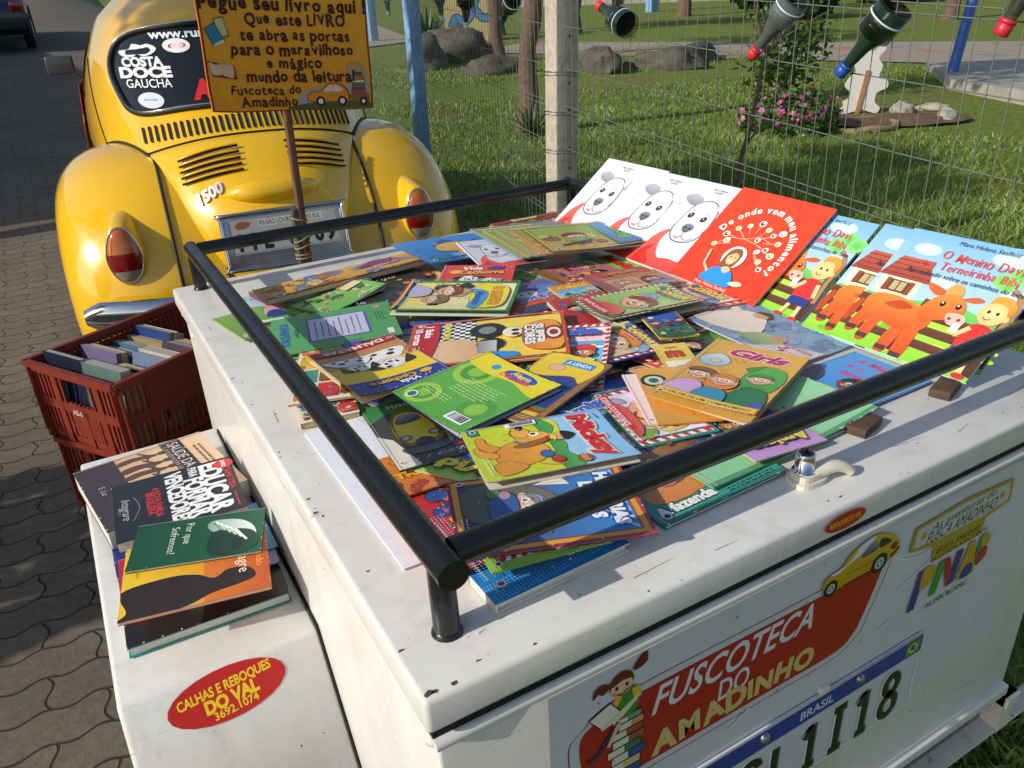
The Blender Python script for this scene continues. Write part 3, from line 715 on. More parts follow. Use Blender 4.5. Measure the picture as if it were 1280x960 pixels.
# air slots under the window, near-black patches painting the shade inside
mb = MB()
for i in range(35):
    x = -.408 + .816 * i / 34; q = abs(x) / .408; zt = .994 - .040 * q * q; zb = .940 - .042 * q * q
    for z0_, z1_ in ((zt, zb),):
        n = 8; pts = [(x + .0058 * math.cos(a), z1_ + .006 + (z0_ - z1_ - .012) * (1 if math.sin(a) > 0 else 0) + .006 * math.sin(a)) for a in [2 * math.pi * (j + .5) / n for j in range(n)]]
        mb.add([on_body(a, b, .0035) for a, b in pts], [tuple(range(n))])
mb.build('air_slots', M['dark'], beetle)
# engine lid
def lid_pt(u, v, off):
    zt = .928 - .095 * (abs(u) ** 2.4); zb = .40 + .03 * abs(u) ** 2
    z = zb + (zt - zb) * v; hw = .345 + .14 * v ** 1.5
    return on_body(u * hw, z, off)
def lid_f(a, b):
    u = 2 * a - 1; e = min(1 - abs(u), 1 - b, b * 3); k = min(1, e / .035); bulge = .012 * (1 - u * u) * math.sin(math.pi * min(1, b * 1.05))
    return lid_pt(u, b, -.006 + .016 * (1 - (1 - k) ** 2) + bulge)
lidm = patch(lid_f, 'engine_lid', M['yellow'], beetle, 60, 40)
outl = [lid_pt(-1, t / 20, .0015) for t in range(21)] + [lid_pt(-1 + 2 * t / 40, 1, .0015) for t in range(1, 41)] + [lid_pt(1, 1 - t / 20, .0015) for t in range(1, 21)]
mb = MB(); mb.tube(outl, .0042, 6); mb.build('lid_gap', M['dark'], lidm)
for sx in (-1, 1):
    mb = MB(); mh = MB()
    for i in range(5):
        z = .872 - i * .0185; P = []
        for j in range(13):
            x = sx * (.085 + .215 * j / 12); zz = z + .012 - .5 * x * x; P.append((on_body(x, zz, .0245 + .005 * math.sin(math.pi * j / 12)), on_body(x, zz - .0048, .0205)))
        mb.grid([[p[0] - Vector((0, .002, 0)), p[1] - Vector((0, .002, 0))] for p in P]); mh.tube([p[0] + Vector((0, -.001, .002)) for p in P], [.001] + [.0042] * 11 + [.001], 8)
    mb.build('lid_louvre', M['dark'], lidm); mh.build('louvre_lip', M['yellow'], lidm)  # near-black strips paint the shade inside the louvre openings
# plate lamp housing
mb = MB(); G_ = []
for i in range(25):
    t = i / 24; x = -.185 + .37 * t; e = max(0, 1 - abs(2 * t - 1) ** 3.2); row = []
    for j in range(11):
        q = math.pi * (j / 10); zc = .728; z = zc + .034 * math.cos(q) * e; row.append(on_body(x, z, .010 + .058 * e * math.sin(q) ** .7))
    G_.append(row)
mb.grid(G_); hs = mb.build('lamp_housing', M['yellow'], lidm)
mb = MB(); mb.tube([on_body(-.19 + .38 * t / 20,   .728 + .036 * max(0, 1 - abs(2 * t / 20 - 1) ** 3.2), .0135) for t in range(21)], .004, 6); mb.build('housing_gasket', M['dark'], hs)
# number plate in its pressed tray
pc = Vector((0.004, .085, .598)); pm = Matrix.Rotation(R_(-13), 3, 'X')
mb = MB(); mb.box(pc + Vector((0, .008, -.008)), (.455, .012, .205), pm, bev=.006); tray = mb.build('plate_tray', mat('tray_chrome', '#b9bcc2', .3, .9, .1, 20), lidm)
mb = MB()
for q in range(4):
    pass
ring = [(.215, .085), (-.215, .085), (-.215, -.09), (.215, -.09)]
mb.tube([pm @ Vector((a, -.004, b)) + pc for a, b in smooth_curve([(.222, .075), (.205, .092), (-.205, .092), (-.222, .075), (-.222, -.092), (-.205, -.108), (.205, -.108), (.222, -.092)], 3)], .007, 8, closed=True); mb.build('tray_rim', M['chrome'], tray)
A = Art(.40, .13, '#b9b8b2'); A.frame(.008, .008, '#8d8c88'); A.blob([(.06, .80), (.10, .90), (.2, .86), (.16, .72), (.08, .70)], '#a5653c'); A.rect(.27, .72, .86, .92, '#d9d6c8')
A.text('RS-SÃO LOURENÇO DO SUL', .56, .82, .042, '#1c1c1c', 0, 0, .01, fit=.56)
for ch, u in zip('IIE 6909', (.08, .20, .33, .45, .56, .68, .80, .91)): A.text(ch, u, .33, .145, '#26262a', 0, 0, .05, sx=.8)
A.clutter(r_, 6, ['#8a7a60', '#c9c6ba', '#a59a84'], .05, .1, .95, .6, (.01, .03))
ex = pm @ Vector((1, 0, 0)); ez = pm @ Vector((0, 0, 1))
o = place_art(A, 'number_plate', STICK, tray, pm @ Vector((-.2, -.003, -.052)) + pc, ex, ez, .001)
# badge 1500
A = clear(Art(.17, .05)); A.text('1500', .5, .5, .19, '#ffffff', 0, .3, .035, sx=1.15)
def bw(c):
    a = R_(27); x, z = c.x - .085, c.y - .025; X = -.215 + x * math.cos(a) - z * math.sin(a); Z = .735 + (x * math.sin(a) + z * math.cos(a)); return on_body(X, Z, .026 + c.z)
o = A.sheet('model_badge', mat('badge_alloy', '#e4e4e2', .35, .55, .05, 30), lidm, warp=bw)
md = o.modifiers.new('depth', 'SOLIDIFY'); md.thickness = .004; md.offset = -1
# seams from the window to the fender and drip rails
for sx in (-1, 1):
    mb = MB(); mb.tube([on_body(sx * x, z, .001) for x, z in smooth_curve([(.585, 1.19), (.590, 1.10), (.585, 1.0), (.57, .90), (.545, .80), (.52, .72), (.49, .64), (.46, .58)], 6, False)], .0035, 6); mb.build('body_seam', M['dark'], beetle)
# fenders
FY, FZc = .80, .33
def fender_pt(sx, a, b, off=0.0):
    """a: 0 low rear .. 1 low front over the top; b: 0 inner edge .. 1 outer lip"""
    th = R_(200 - 205 * a); q = R_(118 * b)
    rt = .225; r0 = .335
    r = r0 + rt * math.cos(q)
    ry = 1.16 if th > R_(90) else 1.12
    rz = 1.0
    y = FY + math.cos(th) * r * ry; z = FZc + math.sin(th) * r * rz
    zq = max(.3, min(1.2, z)); tt = abs(YM - y) / (YM - interp(zq, YR)); inn = interp(zq, WT) * max(0, 1 - tt ** NE) ** (1 / NE) if tt < 1 else 0
    inn = max(.385, min(.655, inn - .004)); x = inn + (.800 - inn) * math.sin(q)
    # the rear of the fender is drawn out to a flatter tail
    n = Vector((math.sin(q) , math.cos(th) * math.cos(q), math.sin(th) * math.cos(q)))
    return Vector((sx * (x + n.x * off), y + n.y * off, z + n.z * off))
for sx in (-1, 1):
    mb = MB(); mb.grid([[fender_pt(sx, i / 48, j / 28) for j in range(29)] for i in range(49)])
    # skirt to the body
    mb.grid([[fender_pt(sx, i / 48, 0), fender_pt(sx, i / 48, 0) - Vector((sx * .16, 0, .01))] for i in range(49)])
    fd = mb.build('rear_fender', M['yellow'], beetle)
    mb = MB(); mb.tube([fender_pt(sx, i / 40, .02) + Vector((-sx * .012, -.004, .004)) for i in range(2, 38)], .006, 6); mb.build('fender_beading', M['seal'], fd)
    # tail lamp
    lc = Vector((sx * .562, .200, .570)); dirv = Vector((sx * .10, -1, .10)).normalized(); up = Vector((0, .30, 1)); up = (up - dirv * up.dot(dirv)).normalized(); rt_ = up.cross(dirv) * -1
    def egg(t, k=1.0, d=0.0):
        a = 2 * math.pi * t; v = math.sin(a); u = math.cos(a); wdt = .058 * (1 - .16 * max(0, v)) * (1 if v > 0 else (1 - .10 * abs(v) ** 3)); hh = .102 if v > 0 else .091
        u = math.copysign(abs(u) ** .85, u)
        return lc + rt_ * (u * wdt * k) + up * (v * hh * k - .0) + dirv * d
    mb = MB(); mb.grid([[egg(t / 40, kk, dd) for kk, dd in ((1.55, -.16), (1.42, -.10), (1.28, -.045), (1.17, -.008), (1.08, .004), (1.02, .003))] for t in range(41)]); hs = mb.build('lamp_housing', M['yellow'], fd)
    mb = MB(); mb.tube([egg(t / 40, 1.03, .004) for t in range(40)], .0042, 8, closed=True); mb.build('lamp_rim', M['chrome'], hs)
    def lens(v0, v1, name, m):
        mb = MB(); P = []
        for i in range(13):
            vv = v0 + (v1 - v0) * i / 12; row = []
            hh = .102 if vv > 0 else .091; v_ = vv / hh; v_ = max(-.999, min(.999, v_))
            ww = .058 * (1 - .16 * max(0, v_)) * (1 - v_ * v_) ** .425 * (1 if v_ > 0 else (1 - .1 * abs(v_) ** 3))
            for j in range(13):
                u = -1 + j / 6; row.append(lc + rt_ * (u * ww) + up * vv + dirv * (.006 + .024 * (1 - u * u) ** .6 * (1 - v_ * v_) ** .5))
            P.append(row)
        mb.grid(P); return mb.build(name, m, hs)
    if sx == -1:
        for nm, c in (('amber', '#c8660c'), ('red', '#8a0d0a'), ('clear', '#a3957c')):
            m, nt, b = new_mat(nm + '_lens'); tcn = nt.nodes.new('ShaderNodeTexCoord'); wv = N(nt, 'ShaderNodeTexWave'); wv.inputs['Scale'].default_value = 60; wv.bands_direction = 'Z'
            L(nt, tcn.outputs['Object'], wv.inputs['Vector']); cc = lin(c)
            L(nt, ramp(nt, wv.outputs[0], [(0, tuple(x * .75 for x in cc)), (1, cc)]), b.inputs['Base Color']); b.inputs['Roughness'].default_value = .12; b.inputs['Coat Weight'].default_value = 1; b.inputs['Subsurface Weight'].default_value = .25; b.inputs['Subsurface Radius'].default_value = (.02, .01, .005)
            M[nm + '_lens'] = m
    lens(.014, .1015, 'amber_lens', M['amber_lens']); lens(-.049, .0135, 'red_lens', M['red_lens']); lens(-.0905, -.0495, 'clear_lens', M['clear_lens'])
    # wheels
    for y in (.86, 3.2):
        mb = MB(); RMy = Matrix.Rotation(R_(90), 3, 'Y')
        mb.lathe([(0, -.08), (.2, -.08), (.29, -.07), (.315, -.04), (.315, .04), (.29, .07), (.2, .08), (0, .08)], (sx * .64, y, .315), RMy, 28); wh = mb.build('wheel', M['rubber'], beetle)
        mb = MB(); mb.lathe([(0, .10), (.07, .098), (.10, .088), (.19, .086)], (sx * .64, y, .315), RMy if sx > 0 else Matrix.Rotation(R_(-90), 3, 'Y'), 24); mb.build('hubcap', M['chrome'], wh)
    # front fender, running board
    mb = MB(); mb.grid([[Vector((sx * (.42 + .34 * math.sin(R_(115 * j / 16))), 3.2 + math.cos(R_(190 - 200 * i / 24)) * (.33 + .24 * math.cos(R_(115 * j / 16))) * 1.1, .33 + math.sin(R_(190 - 200 * i / 24)) * (.33 + .22 * math.cos(R_(115 * j / 16))))) for j in range(17)] for i in range(25)]); mb.build('front_fender', M['yellow'], beetle)
    mb = MB(); mb.box((sx * .66, 2.0, .27), (.2, 1.5, .03), bev=.01); mb.build('running_board', M['seal'], beetle)
    # side window strip
    def side(a, b):
        z = 1.02 + .26 * b; y0_ = 1.55 + .18 * b; y1_ = 2.62 - .12 * b; y = y0_ + (y1_ - y0_) * a; w = interp(z, WT)
        t = (y - YM) / ((interp(z, YF) - YM) if y > YM else (YM - interp(z, YR))); n = 2.6 if y > YM else NE
        return Vector((sx * (w * max(0, 1 - abs(t) ** n) ** (1 / n) + .006), y, z))
    sw = patch(side, 'side_window', M['glass'], beetle, 20, 6)
    mb = MB(); mb.tube([Vector((sx * .62, 2.66, .98)), Vector((sx * .74, 2.60, 1.10))], .007, 8); mb.box((sx * .79, 2.58, 1.13), (.15, .03, .10), Matrix.Rotation(sx * .15, 3, 'Z'), bev=.012); mb.build('side_mirror', mat('mirror_grey', '#4c5154', .3, .3), beetle)
# cloth banner hung along the left side
A = clear(Art(.85, .55)); A.rect(0, 0, 1, .55, '#d9dadb'); A.rect(0, .55, 1, .66, '#c8352a'); A.rect(0, .66, 1, .74, '#e3b23a'); A.rect(0, .74, 1, 1, '#c8452f')
def cl_(c):
    u, v = c.x / .85, c.y / .55; return Vector((-.668 - .055 * (1 - v) * (.4 + .6 * u) - .012 * math.sin(9 * u) * (1 - v), 2.62 - .85 * u, .52 + .55 * v))
bn = MB(); bn.grid([[cl_(Vector((.85 * i / 16, .55 * j / 10, 0))) for j in range(11)] for i in range(17)]); bn_o = bn.build('side_banner', mat('banner_cloth', '#d4d5d6', .9), beetle)
for v0, v1, c in ((.55, .66, '#c8352a'), (.66, .74, '#e3b23a'), (.74, 1.0, '#c8452f')):
    bn = MB(); bn.grid([[cl_(Vector((.85 * i / 16, .55 * (v0 + (v1 - v0) * j / 3), 0))) + Vector((k, 0, 0)) for j in range(4)] for i in range(17) for k in (0,)]); o_ = bn.build('banner_stripe', mat('banner_dye', c, .9), bn_o)
    md = o_.modifiers.new('cloth', 'SOLIDIFY'); md.thickness = .003; md.offset = 0
# bumper
def bump_c(t): # t -1..1
    x = t * .74; return Vector((x, .02 + .13 * abs(t) ** 3.2, .375))
mb = MB(); P = []
for i in range(49):
    t = -1 + i / 24; c = bump_c(t); e = 1 - .55 * max(0, abs(t) - .93) / .07; row = []
    for z, d in ((-.058, .028), (-.052, .008), (-.036, -.004), (-.012, -.010), (.0, -.004), (.012, -.010), (.036, -.004), (.052, .008), (.058, .028)):
        row.append(c + Vector((0, d, z * e)))
    P.append(row)
mb.grid(P); bmp = mb.build('rear_bumper', M['chrome'], beetle)
mb = MB()
for sx in (-1, 1): mb.box((sx * .3, .16, .43), (.05, .22, .04))
mb.build('bumper_bracket', M['dark'], bmp)
mb = MB()
for sx in (-1, 1): mb.tube([(sx * .16, .10, .27), (sx * .16, .35, .28)], .022, 12)
mb.build('tailpipe', M['chrome'], beetle)

# ---------------------------------------------------------------- ground
def gz(x, y):
    """height of the ground: a street and a yard that climb gently away from the trailer"""
    t = max(0.0, y - 4.2); k = max(0.0, min(1.0, (6.5 - x) / 6.0)); k = .38 + .62 * k * k * (3 - 2 * k)
    return GROUND + (.072 * k + .004) * t * t / (t + 1.5) - .012 * max(0, min(x - 3, 12))
def sheet(xs, ys, name, m, dz=0.0, inside=None):
    mb = MB(); mb.grid([[(x, y, gz(x, y) + dz) for y in ys] for x in xs]); o = mb.build(name, m); tag(o, kind='structure'); return o
def frange(a, b, n, p=1.0): return [a + (b - a) * (i / n) ** p for i in range(n + 1)]
def ground_far():
    m, nt, b = new_mat('grass_ground'); tc = nt.nodes.new('ShaderNodeTexCoord')
    a = tex_noise(nt, .9, 6, .65); f = tex_noise(nt, 14, 6, .7)
    c = ramp(nt, f, [(.3, '#525c2a'), (.55, '#748338'), (.75, '#969a54')])
    d = ramp(nt, a, [(.52, (0, 0, 0)), (.66, (1, 1, 1))]); c = mixc(nt, d, c, ramp(nt, f, [(.3, '#5d5236'), (.7, '#8c8050')]))
    L(nt, c, b.inputs['Base Color']); b.inputs['Roughness'].default_value = .95; b.inputs['Specular IOR Level'].default_value = .1
    bump(nt, b, f, .6, .03); return m
M['lawn'] = ground_far()
def pavers():
    m, nt, b = new_mat('wavy_concrete_pavers'); tc = nt.nodes.new('ShaderNodeTexCoord')
    sp = nt.nodes.new('ShaderNodeSeparateXYZ'); L(nt, tc.outputs['Object'], sp.inputs[0])
    def mth(op, a, bb=None):
        n = nt.nodes.new('ShaderNodeMath'); n.operation = op
        for i, v in enumerate((a, bb)):
            if v is None: continue
            if isinstance(v, (int, float)): n.inputs[i].default_value = v
            else: L(nt, v, n.inputs[i])
        return n.outputs[0]
    wob = tex_noise(nt, 2.2, 3, .5)
    x = mth('ADD', sp.outputs[0], mth('MULTIPLY', mth('SINE', mth('MULTIPLY', sp.outputs[1], 62.8)), .008)); y = mth('ADD', sp.outputs[1], mth('MULTIPLY', mth('SINE', mth('MULTIPLY', sp.outputs[0], 57.1)), .008))
    x = mth('ADD', x, mth('MULTIPLY', wob, .03)); y = mth('ADD', y, mth('MULTIPLY', wob, .04))
    cb = nt.nodes.new('ShaderNodeCombineXYZ'); L(nt, x, cb.inputs[0]); L(nt, y, cb.inputs[1])
    br = nt.nodes.new('ShaderNodeTexBrick'); L(nt, cb.outputs[0], br.inputs['Vector'])
    for k, v in (('Scale', 1.0), ('Mortar Size', .0042), ('Mortar Smooth', .55), ('Brick Width', .22), ('Row Height', .11), ('Bias', 0.)): br.inputs[k].default_value = v
    br.offset = .5
    f1 = tex_noise(nt, 1.3, 6, .7); f2 = tex_noise(nt, 38, 8, .8); f3 = tex_noise(nt, 6, 5, .7)
    c = ramp(nt, f2, [(.25, '#5a5348'), (.5, '#766e60'), (.8, '#908776')])
    c = mixc(nt, ramp(nt, f1, [(.35, (0, 0, 0)), (.65, (.5,) * 3)]), c, '#5c5448')
    c = mixc(nt, ramp(nt, f3, [(.5, (0, 0, 0)), (.72, (.55,) * 3)]), c, '#7d786e')
    br.inputs['Color1'].default_value = (.86, .86, .86, 1); br.inputs['Color2'].default_value = (1, 1, 1, 1); br.inputs['Mortar'].default_value = (.34, .31, .26, 1)
    c = mixc(nt, 1.0, c, br.outputs['Color'], 'MULTIPLY')
    L(nt, c, b.inputs['Base Color']); b.inputs['Roughness'].default_value = .9; b.inputs['Specular IOR Level'].default_value = .25
    h = mth('ADD', mth('MULTIPLY', mth('SUBTRACT', 1.0, br.outputs['Fac']), 1.0), mth('MULTIPLY', f2, .35)); h = mth('ADD', h, mth('MULTIPLY', f3, .5))
    bump(nt, b, h, .75, .012); return m
M['pavers'] = pavers()
EDGE = .34
xs = frange(EDGE, 9, 60) + frange(9.6, 420, 24, 2.2)[1:]; ys = frange(-40, -2, 10) + frange(-1.8, 14, 60)[0:] + frange(14.6, 420, 24, 2.2)[1:]
def edge(y): t = max(0, min(1, (y - 7.5) / 2.5)); return EDGE + 2.9 * t * t * (3 - 2 * t)
def sheet2(us, ys, x_of, name, m):
    mb = MB(); mb.grid([[(x_of(u, y), y, gz(x_of(u, y), y)) for y in ys] for u in us]); o = mb.build(name, m); tag(o, kind='structure')
sheet2(xs, ys, lambda u, y: u + (edge(y) - EDGE) * max(0, 1 - (u - EDGE) / 12), 'lawn', M['lawn'])
xs = [-420, -120, -40, -16, -11] + frange(-10.5, EDGE, 40); ys = frange(-40, -2, 10) + frange(-1.8, 14, 60) + frange(14.6, 420, 24, 2.2)[1:]
sheet2(xs, ys, lambda u, y: u + (edge(y) - EDGE) * max(0, 1 + (u - EDGE) / 10.8), 'street', M['pavers'])
# kerb strip of the street
def strip(pts, wd, dz, name, m, kind='structure'):
    mb = MB(); P = []
    for i, p in enumerate(pts):
        a = Vector(pts[max(0, i - 1)]); c = Vector(pts[min(len(pts) - 1, i + 1)]); t = (c - a).normalized(); n = Vector((-t.y, t.x)) * wd / 2; p = Vector(p)
        P.append([(*(p + n * k), gz(*(p + n * k)) + dz) for k in (-1, -.5, 0, .5, 1)])
    mb.grid(P); o = mb.build(name, m); tag(o, kind=kind); return o
# grass blades and weeds
def blades():
    rs = np.random.RandomState(4); out_v, out_c = [], []
    def region(n, xf, yf, hmin, hmax, wd):
        x = xf(rs.rand(n)); y = yf(rs.rand(n)); return x, y, hmin + (hmax - hmin) * rs.rand(n) ** 1.5, np.full(n, wd)
    regs = []
    n = 90000; x = 1.12 + 5.6 * rs.rand(n) ** 1.25; y = -1.2 + 7.4 * rs.rand(n); regs.append((x, y, .03 + .085 * rs.rand(n) ** 1.6, np.full(n, .0042)))
    n = 60000; x = 1.2 + 12 * rs.rand(n); y = 3.5 + 12 * rs.rand(n); regs.append((x, y, .03 + .07 * rs.rand(n) ** 1.6, np.full(n, .007)))
    n = 16000; x = .42 + .9 * rs.rand(n); y = -.9 + 1.3 * rs.rand(n); regs.append((x, y, .02 + .06 * rs.rand(n) ** 1.4, np.full(n, .0045)))
    n = 9000; x = 1.05 + .8 * rs.rand(n); y = 1.3 + 3.4 * rs.rand(n); regs.append((x, y, .03 + .07 * rs.rand(n), np.full(n, .004)))
    x = np.concatenate([r[0] for r in regs]); y = np.concatenate([r[1] for r in regs]); h = np.concatenate([r[2] for r in regs]); w = np.concatenate([r[3] for r in regs])
    clump = np.array([mnoise.noise(Vector((a * 1.1, b * 1.1, 3))) for a, b in zip(x, y)]); fine = np.array([mnoise.noise(Vector((a * 4.5, b * 4.5, 8))) for a, b in zip(x, y)])
    bed = ((x - 7.85) ** 2 / .9 + (y - 5.4) ** 2 / .35) < 1
    keep = (clump + .5 * fine + .9 * rs.rand(len(x)) > -.05) & ~bed & ~((x > 7.9) & (y < 7.2) & (y > 3.0)) & ~((y - 10.6) ** 2 < .7)
    x, y, h, w, fine, clump = [q[keep] for q in (x, y, h, w, fine, clump)]; h = h * (.68 + .4 * fine)
    n = len(x); z = np.array([gz(a, b) for a, b in zip(x, y)])
    a = rs.rand(n) * 2 * np.pi; le = h * (.35 + .8 * rs.rand(n)); b2 = rs.rand(n) * 2 * np.pi
    dx, dy = np.cos(a) * w, np.sin(a) * w; lx, ly = np.cos(b2) * le, np.sin(b2) * le
    V = np.zeros((n, 5, 3)); V[:, 0] = np.c_[x - dx, y - dy, z]; V[:, 1] = np.c_[x + dx, y + dy, z]
    V[:, 2] = np.c_[x - dx * .8 + lx * .35, y - dy * .8 + ly * .35, z + h * .62]; V[:, 3] = np.c_[x + dx * .8 + lx * .35, y + dy * .8 + ly * .35, z + h * .62]
    V[:, 4] = np.c_[x + lx, y + ly, z + h * .95]
    i0 = np.arange(n) * 5
    tri = np.stack([np.c_[i0, i0 + 1, i0 + 3], np.c_[i0, i0 + 3, i0 + 2], np.c_[i0 + 2, i0 + 3, i0 + 4]], 1).reshape(-1, 3)
    me = bpy.data.meshes.new('grass'); me.vertices.add(n * 5); me.vertices.foreach_set('co', V.reshape(-1))
    me.loops.add(len(tri) * 3); me.loops.foreach_set('vertex_index', tri.reshape(-1).astype(np.int32)); me.polygons.add(len(tri)); me.polygons.foreach_set('loop_start', (np.arange(len(tri)) * 3).astype(np.int32))
    me.update(calc_edges=True)
    at = me.attributes.new('tone', 'FLOAT', 'POINT'); at.data.foreach_set('value', np.repeat(np.clip(.5 + .35 * clump + .6 * (rs.rand(n) - .5), 0, 1), 5).astype(np.float32))
    m, nt, b = new_mat('grass_blades'); t = nt.nodes.new('ShaderNodeAttribute'); t.attribute_name = 'tone'
    c = ramp(nt, t.outputs['Fac'], [(.08, '#8a7e48'), (.28, '#637b32'), (.6, '#86a146'), (.92, '#b8be72')]); L(nt, c, b.inputs['Base Color']); b.inputs['Roughness'].default_value = .55
    tr = nt.nodes.new('ShaderNodeBsdfTranslucent'); L(nt, c, tr.inputs[0]); ms = nt.nodes.new('ShaderNodeMixShader'); ms.inputs[0].default_value = .35
    ou = [q for q in nt.nodes if q.type == 'OUTPUT_MATERIAL'][0]; L(nt, b.outputs[0], ms.inputs[1]); L(nt, tr.outputs[0], ms.inputs[2]); L(nt, ms.outputs[0], ou.inputs[0])
    me.materials.append(m); o = bpy.data.objects.new('grass', me); COL.objects.link(o); tag(o, 'short uneven green grass of the yard behind the wire fence', 'grass', kind='stuff')
blades()

# ---------------------------------------------------------------- wire fence
M['wire'] = mat('galvanised_wire', '#747b73', .55, .3, .12, 80)
M['blue'] = mat('blue_painted_wood', '#7aa6cc', .7, 0, .22, 18, dirt=('#46565e', 14, .60), bmp=.4)
M['concrete'] = mat('concrete_post', '#b3aa98', .9, 0, .22, 35, dirt=('#3d3a34', 60, .70), bmp=.6)
PC = Vector((1.675, 2.40)); DR = Vector((.070, .995)); DL = Vector((.195, .980))
SLR, SLL = .071, .039
def fence(p, d, slope, length, zref, name, label, zlo=-.92, zhi=.80, first=.03):
    root = empty(name, (p.x, p.y, gz(p.x, p.y))); tag(root, label, 'fence', 'wire mesh panels of the yard fence'); T = Vector(root.location); d = Vector((d.x, d.y, 0)).normalized()
    q = Vector((d.y, -d.x, 0)); o = Vector((p.x, p.y, 0)); mb = MB(); s = first
    def pt(s, z, off=0.0): return o + d * s + Vector((0, 0, z + slope * s)) + q * off - T
    def fold(z): # the sheet has stiffening folds
        u = ((z - zref) / .45) % 1.0; return .022 if (u < .04 or u > .96) else 0.0
    while s < length:
        j = rnd.gauss(0, .0012); mb.tube([pt(s + j, zlo), pt(s + j * 2 + rnd.gauss(0, .001), (zlo + zhi) / 2), pt(s - j, zhi)], .00125, 5, caps=False); s += .05
    ms = mb.build('upright_wires', M['wire'], root); mb = MB(); z = zref
    while z > zlo + .05: z -= .15
    k = 0
    while z < zhi:
        near = abs(((z - zref) / .45) - round((z - zref) / .45)) < .05
        for dz in ((-.010, .010) if near else (0,)):
            mb.tube([pt(first - .02 + (length - first) * t / 8, z + dz + rnd.gauss(0, .0012), -.004) for t in range(9)], .0015, 6, caps=False)
        z += .15
    mb.build('cross_wires', M['wire'], root); return root
fence(PC, DL, SLL, 2.62, .092, 'wire_fence', 'wire mesh panel between the concrete post and the blue wooden post')
f2 = PC + DL * 2.66
fence(f2, Vector((.16, .985)), .05, 2.6, .195, 'wire_fence', 'wire mesh panel beyond the blue wooden post', zhi=.95)
fence(PC, -DR, -SLR, 3.3, .092, 'wire_fence', 'wire mesh panel right of the concrete post, behind the leaning books', zhi=.78, first=.08)
cp = empty('concrete_post', (PC.x, PC.y, gz(PC.x, PC.y))); tag(cp, 'square grey concrete fence post with rust spots', 'post')
mb = MB(); lean = Matrix.Rotation(R_(1.5), 3, 'Y'); mb.box((0, 0, .86), (.105, .085, 1.85), None, bev=.006); mb.v = [tuple(lean @ Vector(v)) for v in mb.v]
for z in (.60, .72, .80, .95, 1.05, 1.22): mb.lathe([(0, .002), (.005, .0015), (.006, 0)], lean @ Vector((.01, -.0425, z)), Matrix.Rotation(R_(90), 3, 'X'), 8, 1)
post = mb.build('post_shaft', [M['concrete'], mat('rust', '#3a2416', .9)], cp)
for z in (.63, .78, .93, 1.08):
    mb = MB(); mb.tube([lean @ Vector(p) for p in ((-.056, .045, z), (-.056, -.046, z + .004), (.056, -.047, z - .006), (.06, .02, z - .01), (.058, .044, z + .006), (-.058, .046, z + .012), (-.057, -.046, z + .015), (.057, -.047, z + .006))], .0016, 6); mb.build('tie_wire', M['steel'], cp)
def blue_post(x, y, w, h, label, tilt=0, name='wooden_post', m='blue'):
    mb = MB(); mb.box((0, 0, h / 2 - .05), (w, w * .9, h), bev=.006); Rt = Matrix.Rotation(R_(tilt), 3, 'Y'); mb.v = [tuple(Rt @ Vector(v)) for v in mb.v]
    o = mb.build(name, M[m]); o.location = (x, y, gz(x, y)); tag(o, label, 'post'); return o
blue_post(f2.x, f2.y, .092, 2.0, 'light blue weathered wooden fence post behind the yellow car', .6)

# ---------------------------------------------------------------- street side: unseen house, tree and shrub added to throw the shade, parked car
def leaf_cloud(n, fn, size, rs, m, name, parent=None, sq=.6):
    """n separate leaves; fn(rs) gives a point"""
    mb = MB()
    for i in range(n):
        p = Vector(fn(rs)); a = Vector((rs.gauss(0, 1), rs.gauss(0, 1), rs.gauss(0, .7))).normalized(); b = a.cross(Vector((rs.gauss(0, 1), rs.gauss(0, 1), rs.gauss(0, 1)))).normalized(); s_ = size * rs.uniform(.6, 1.4)
        mb.add([p - a * s_, p - b * s_ * sq * .6 + a * s_ * .1, p + a * s_, p + b * s_ * sq * .6 + a * s_ * .1], [(0, 1, 2, 3)])
    return mb.build(name, m, parent, fix=False)
def leafmat(name, cols):
    m, nt, b = new_mat(name); g = nt.nodes.new('ShaderNodeNewGeometry'); c = ramp(nt, g.outputs['Random Per Island'], [(i / (len(cols) - 1), q) for i, q in enumerate(cols)])
    L(nt, c, b.inputs['Base Color']); b.inputs['Roughness'].default_value = .5
    tr = nt.nodes.new('ShaderNodeBsdfTranslucent'); L(nt, c, tr.inputs[0]); ms = nt.nodes.new('ShaderNodeMixShader'); ms.inputs[0].default_value = .3
    ou = [q for q in nt.nodes if q.type == 'OUTPUT_MATERIAL'][0]; L(nt, b.outputs[0], ms.inputs[1]); L(nt, tr.outputs[0], ms.inputs[2]); L(nt, ms.outputs[0], ou.inputs[0]); return m
M['leaf'] = leafmat('green_leaves', ['#2c4416', '#456a20', '#6b8f35'])
M['leaf_dark'] = leafmat('dark_leaves', ['#1f3314', '#31501c', '#4c6f2c'])
M['bark'] = mat('tree_bark', '#6b5546', .95, 0, .4, 25, bmp=.8)
hs = empty('house', (-8.6, 18.1, gz(-8.6, 16.6))); tag(hs, 'long low cream house out of view, added to shade the street', 'house')  # unseen house added to cast shade over the far street
mb = MB(); mb.box((0, 0, 1.9), (4, 23.4, 3.8)); mb.build('wall', mat('cream_render', '#c9bda3', .9, 0, .1, 3), hs)
mb = MB(); mb.prism([(-2.4, 3.7), (2.4, 3.7), (0, 4.9)], -11.9, 11.9, Matrix.Rotation(R_(90), 3, 'X')); mb.build('roof', mat('clay_roof', '#8a4a34', .85, 0, .25, 6), hs)
for y in (-8, -4, 0, 4, 8): mb = MB(); mb.box((2.01, y, 1.6), (.06, 1.2, 1.2)); mb.build('window', M['glass'], hs)
rs = random.Random(8)
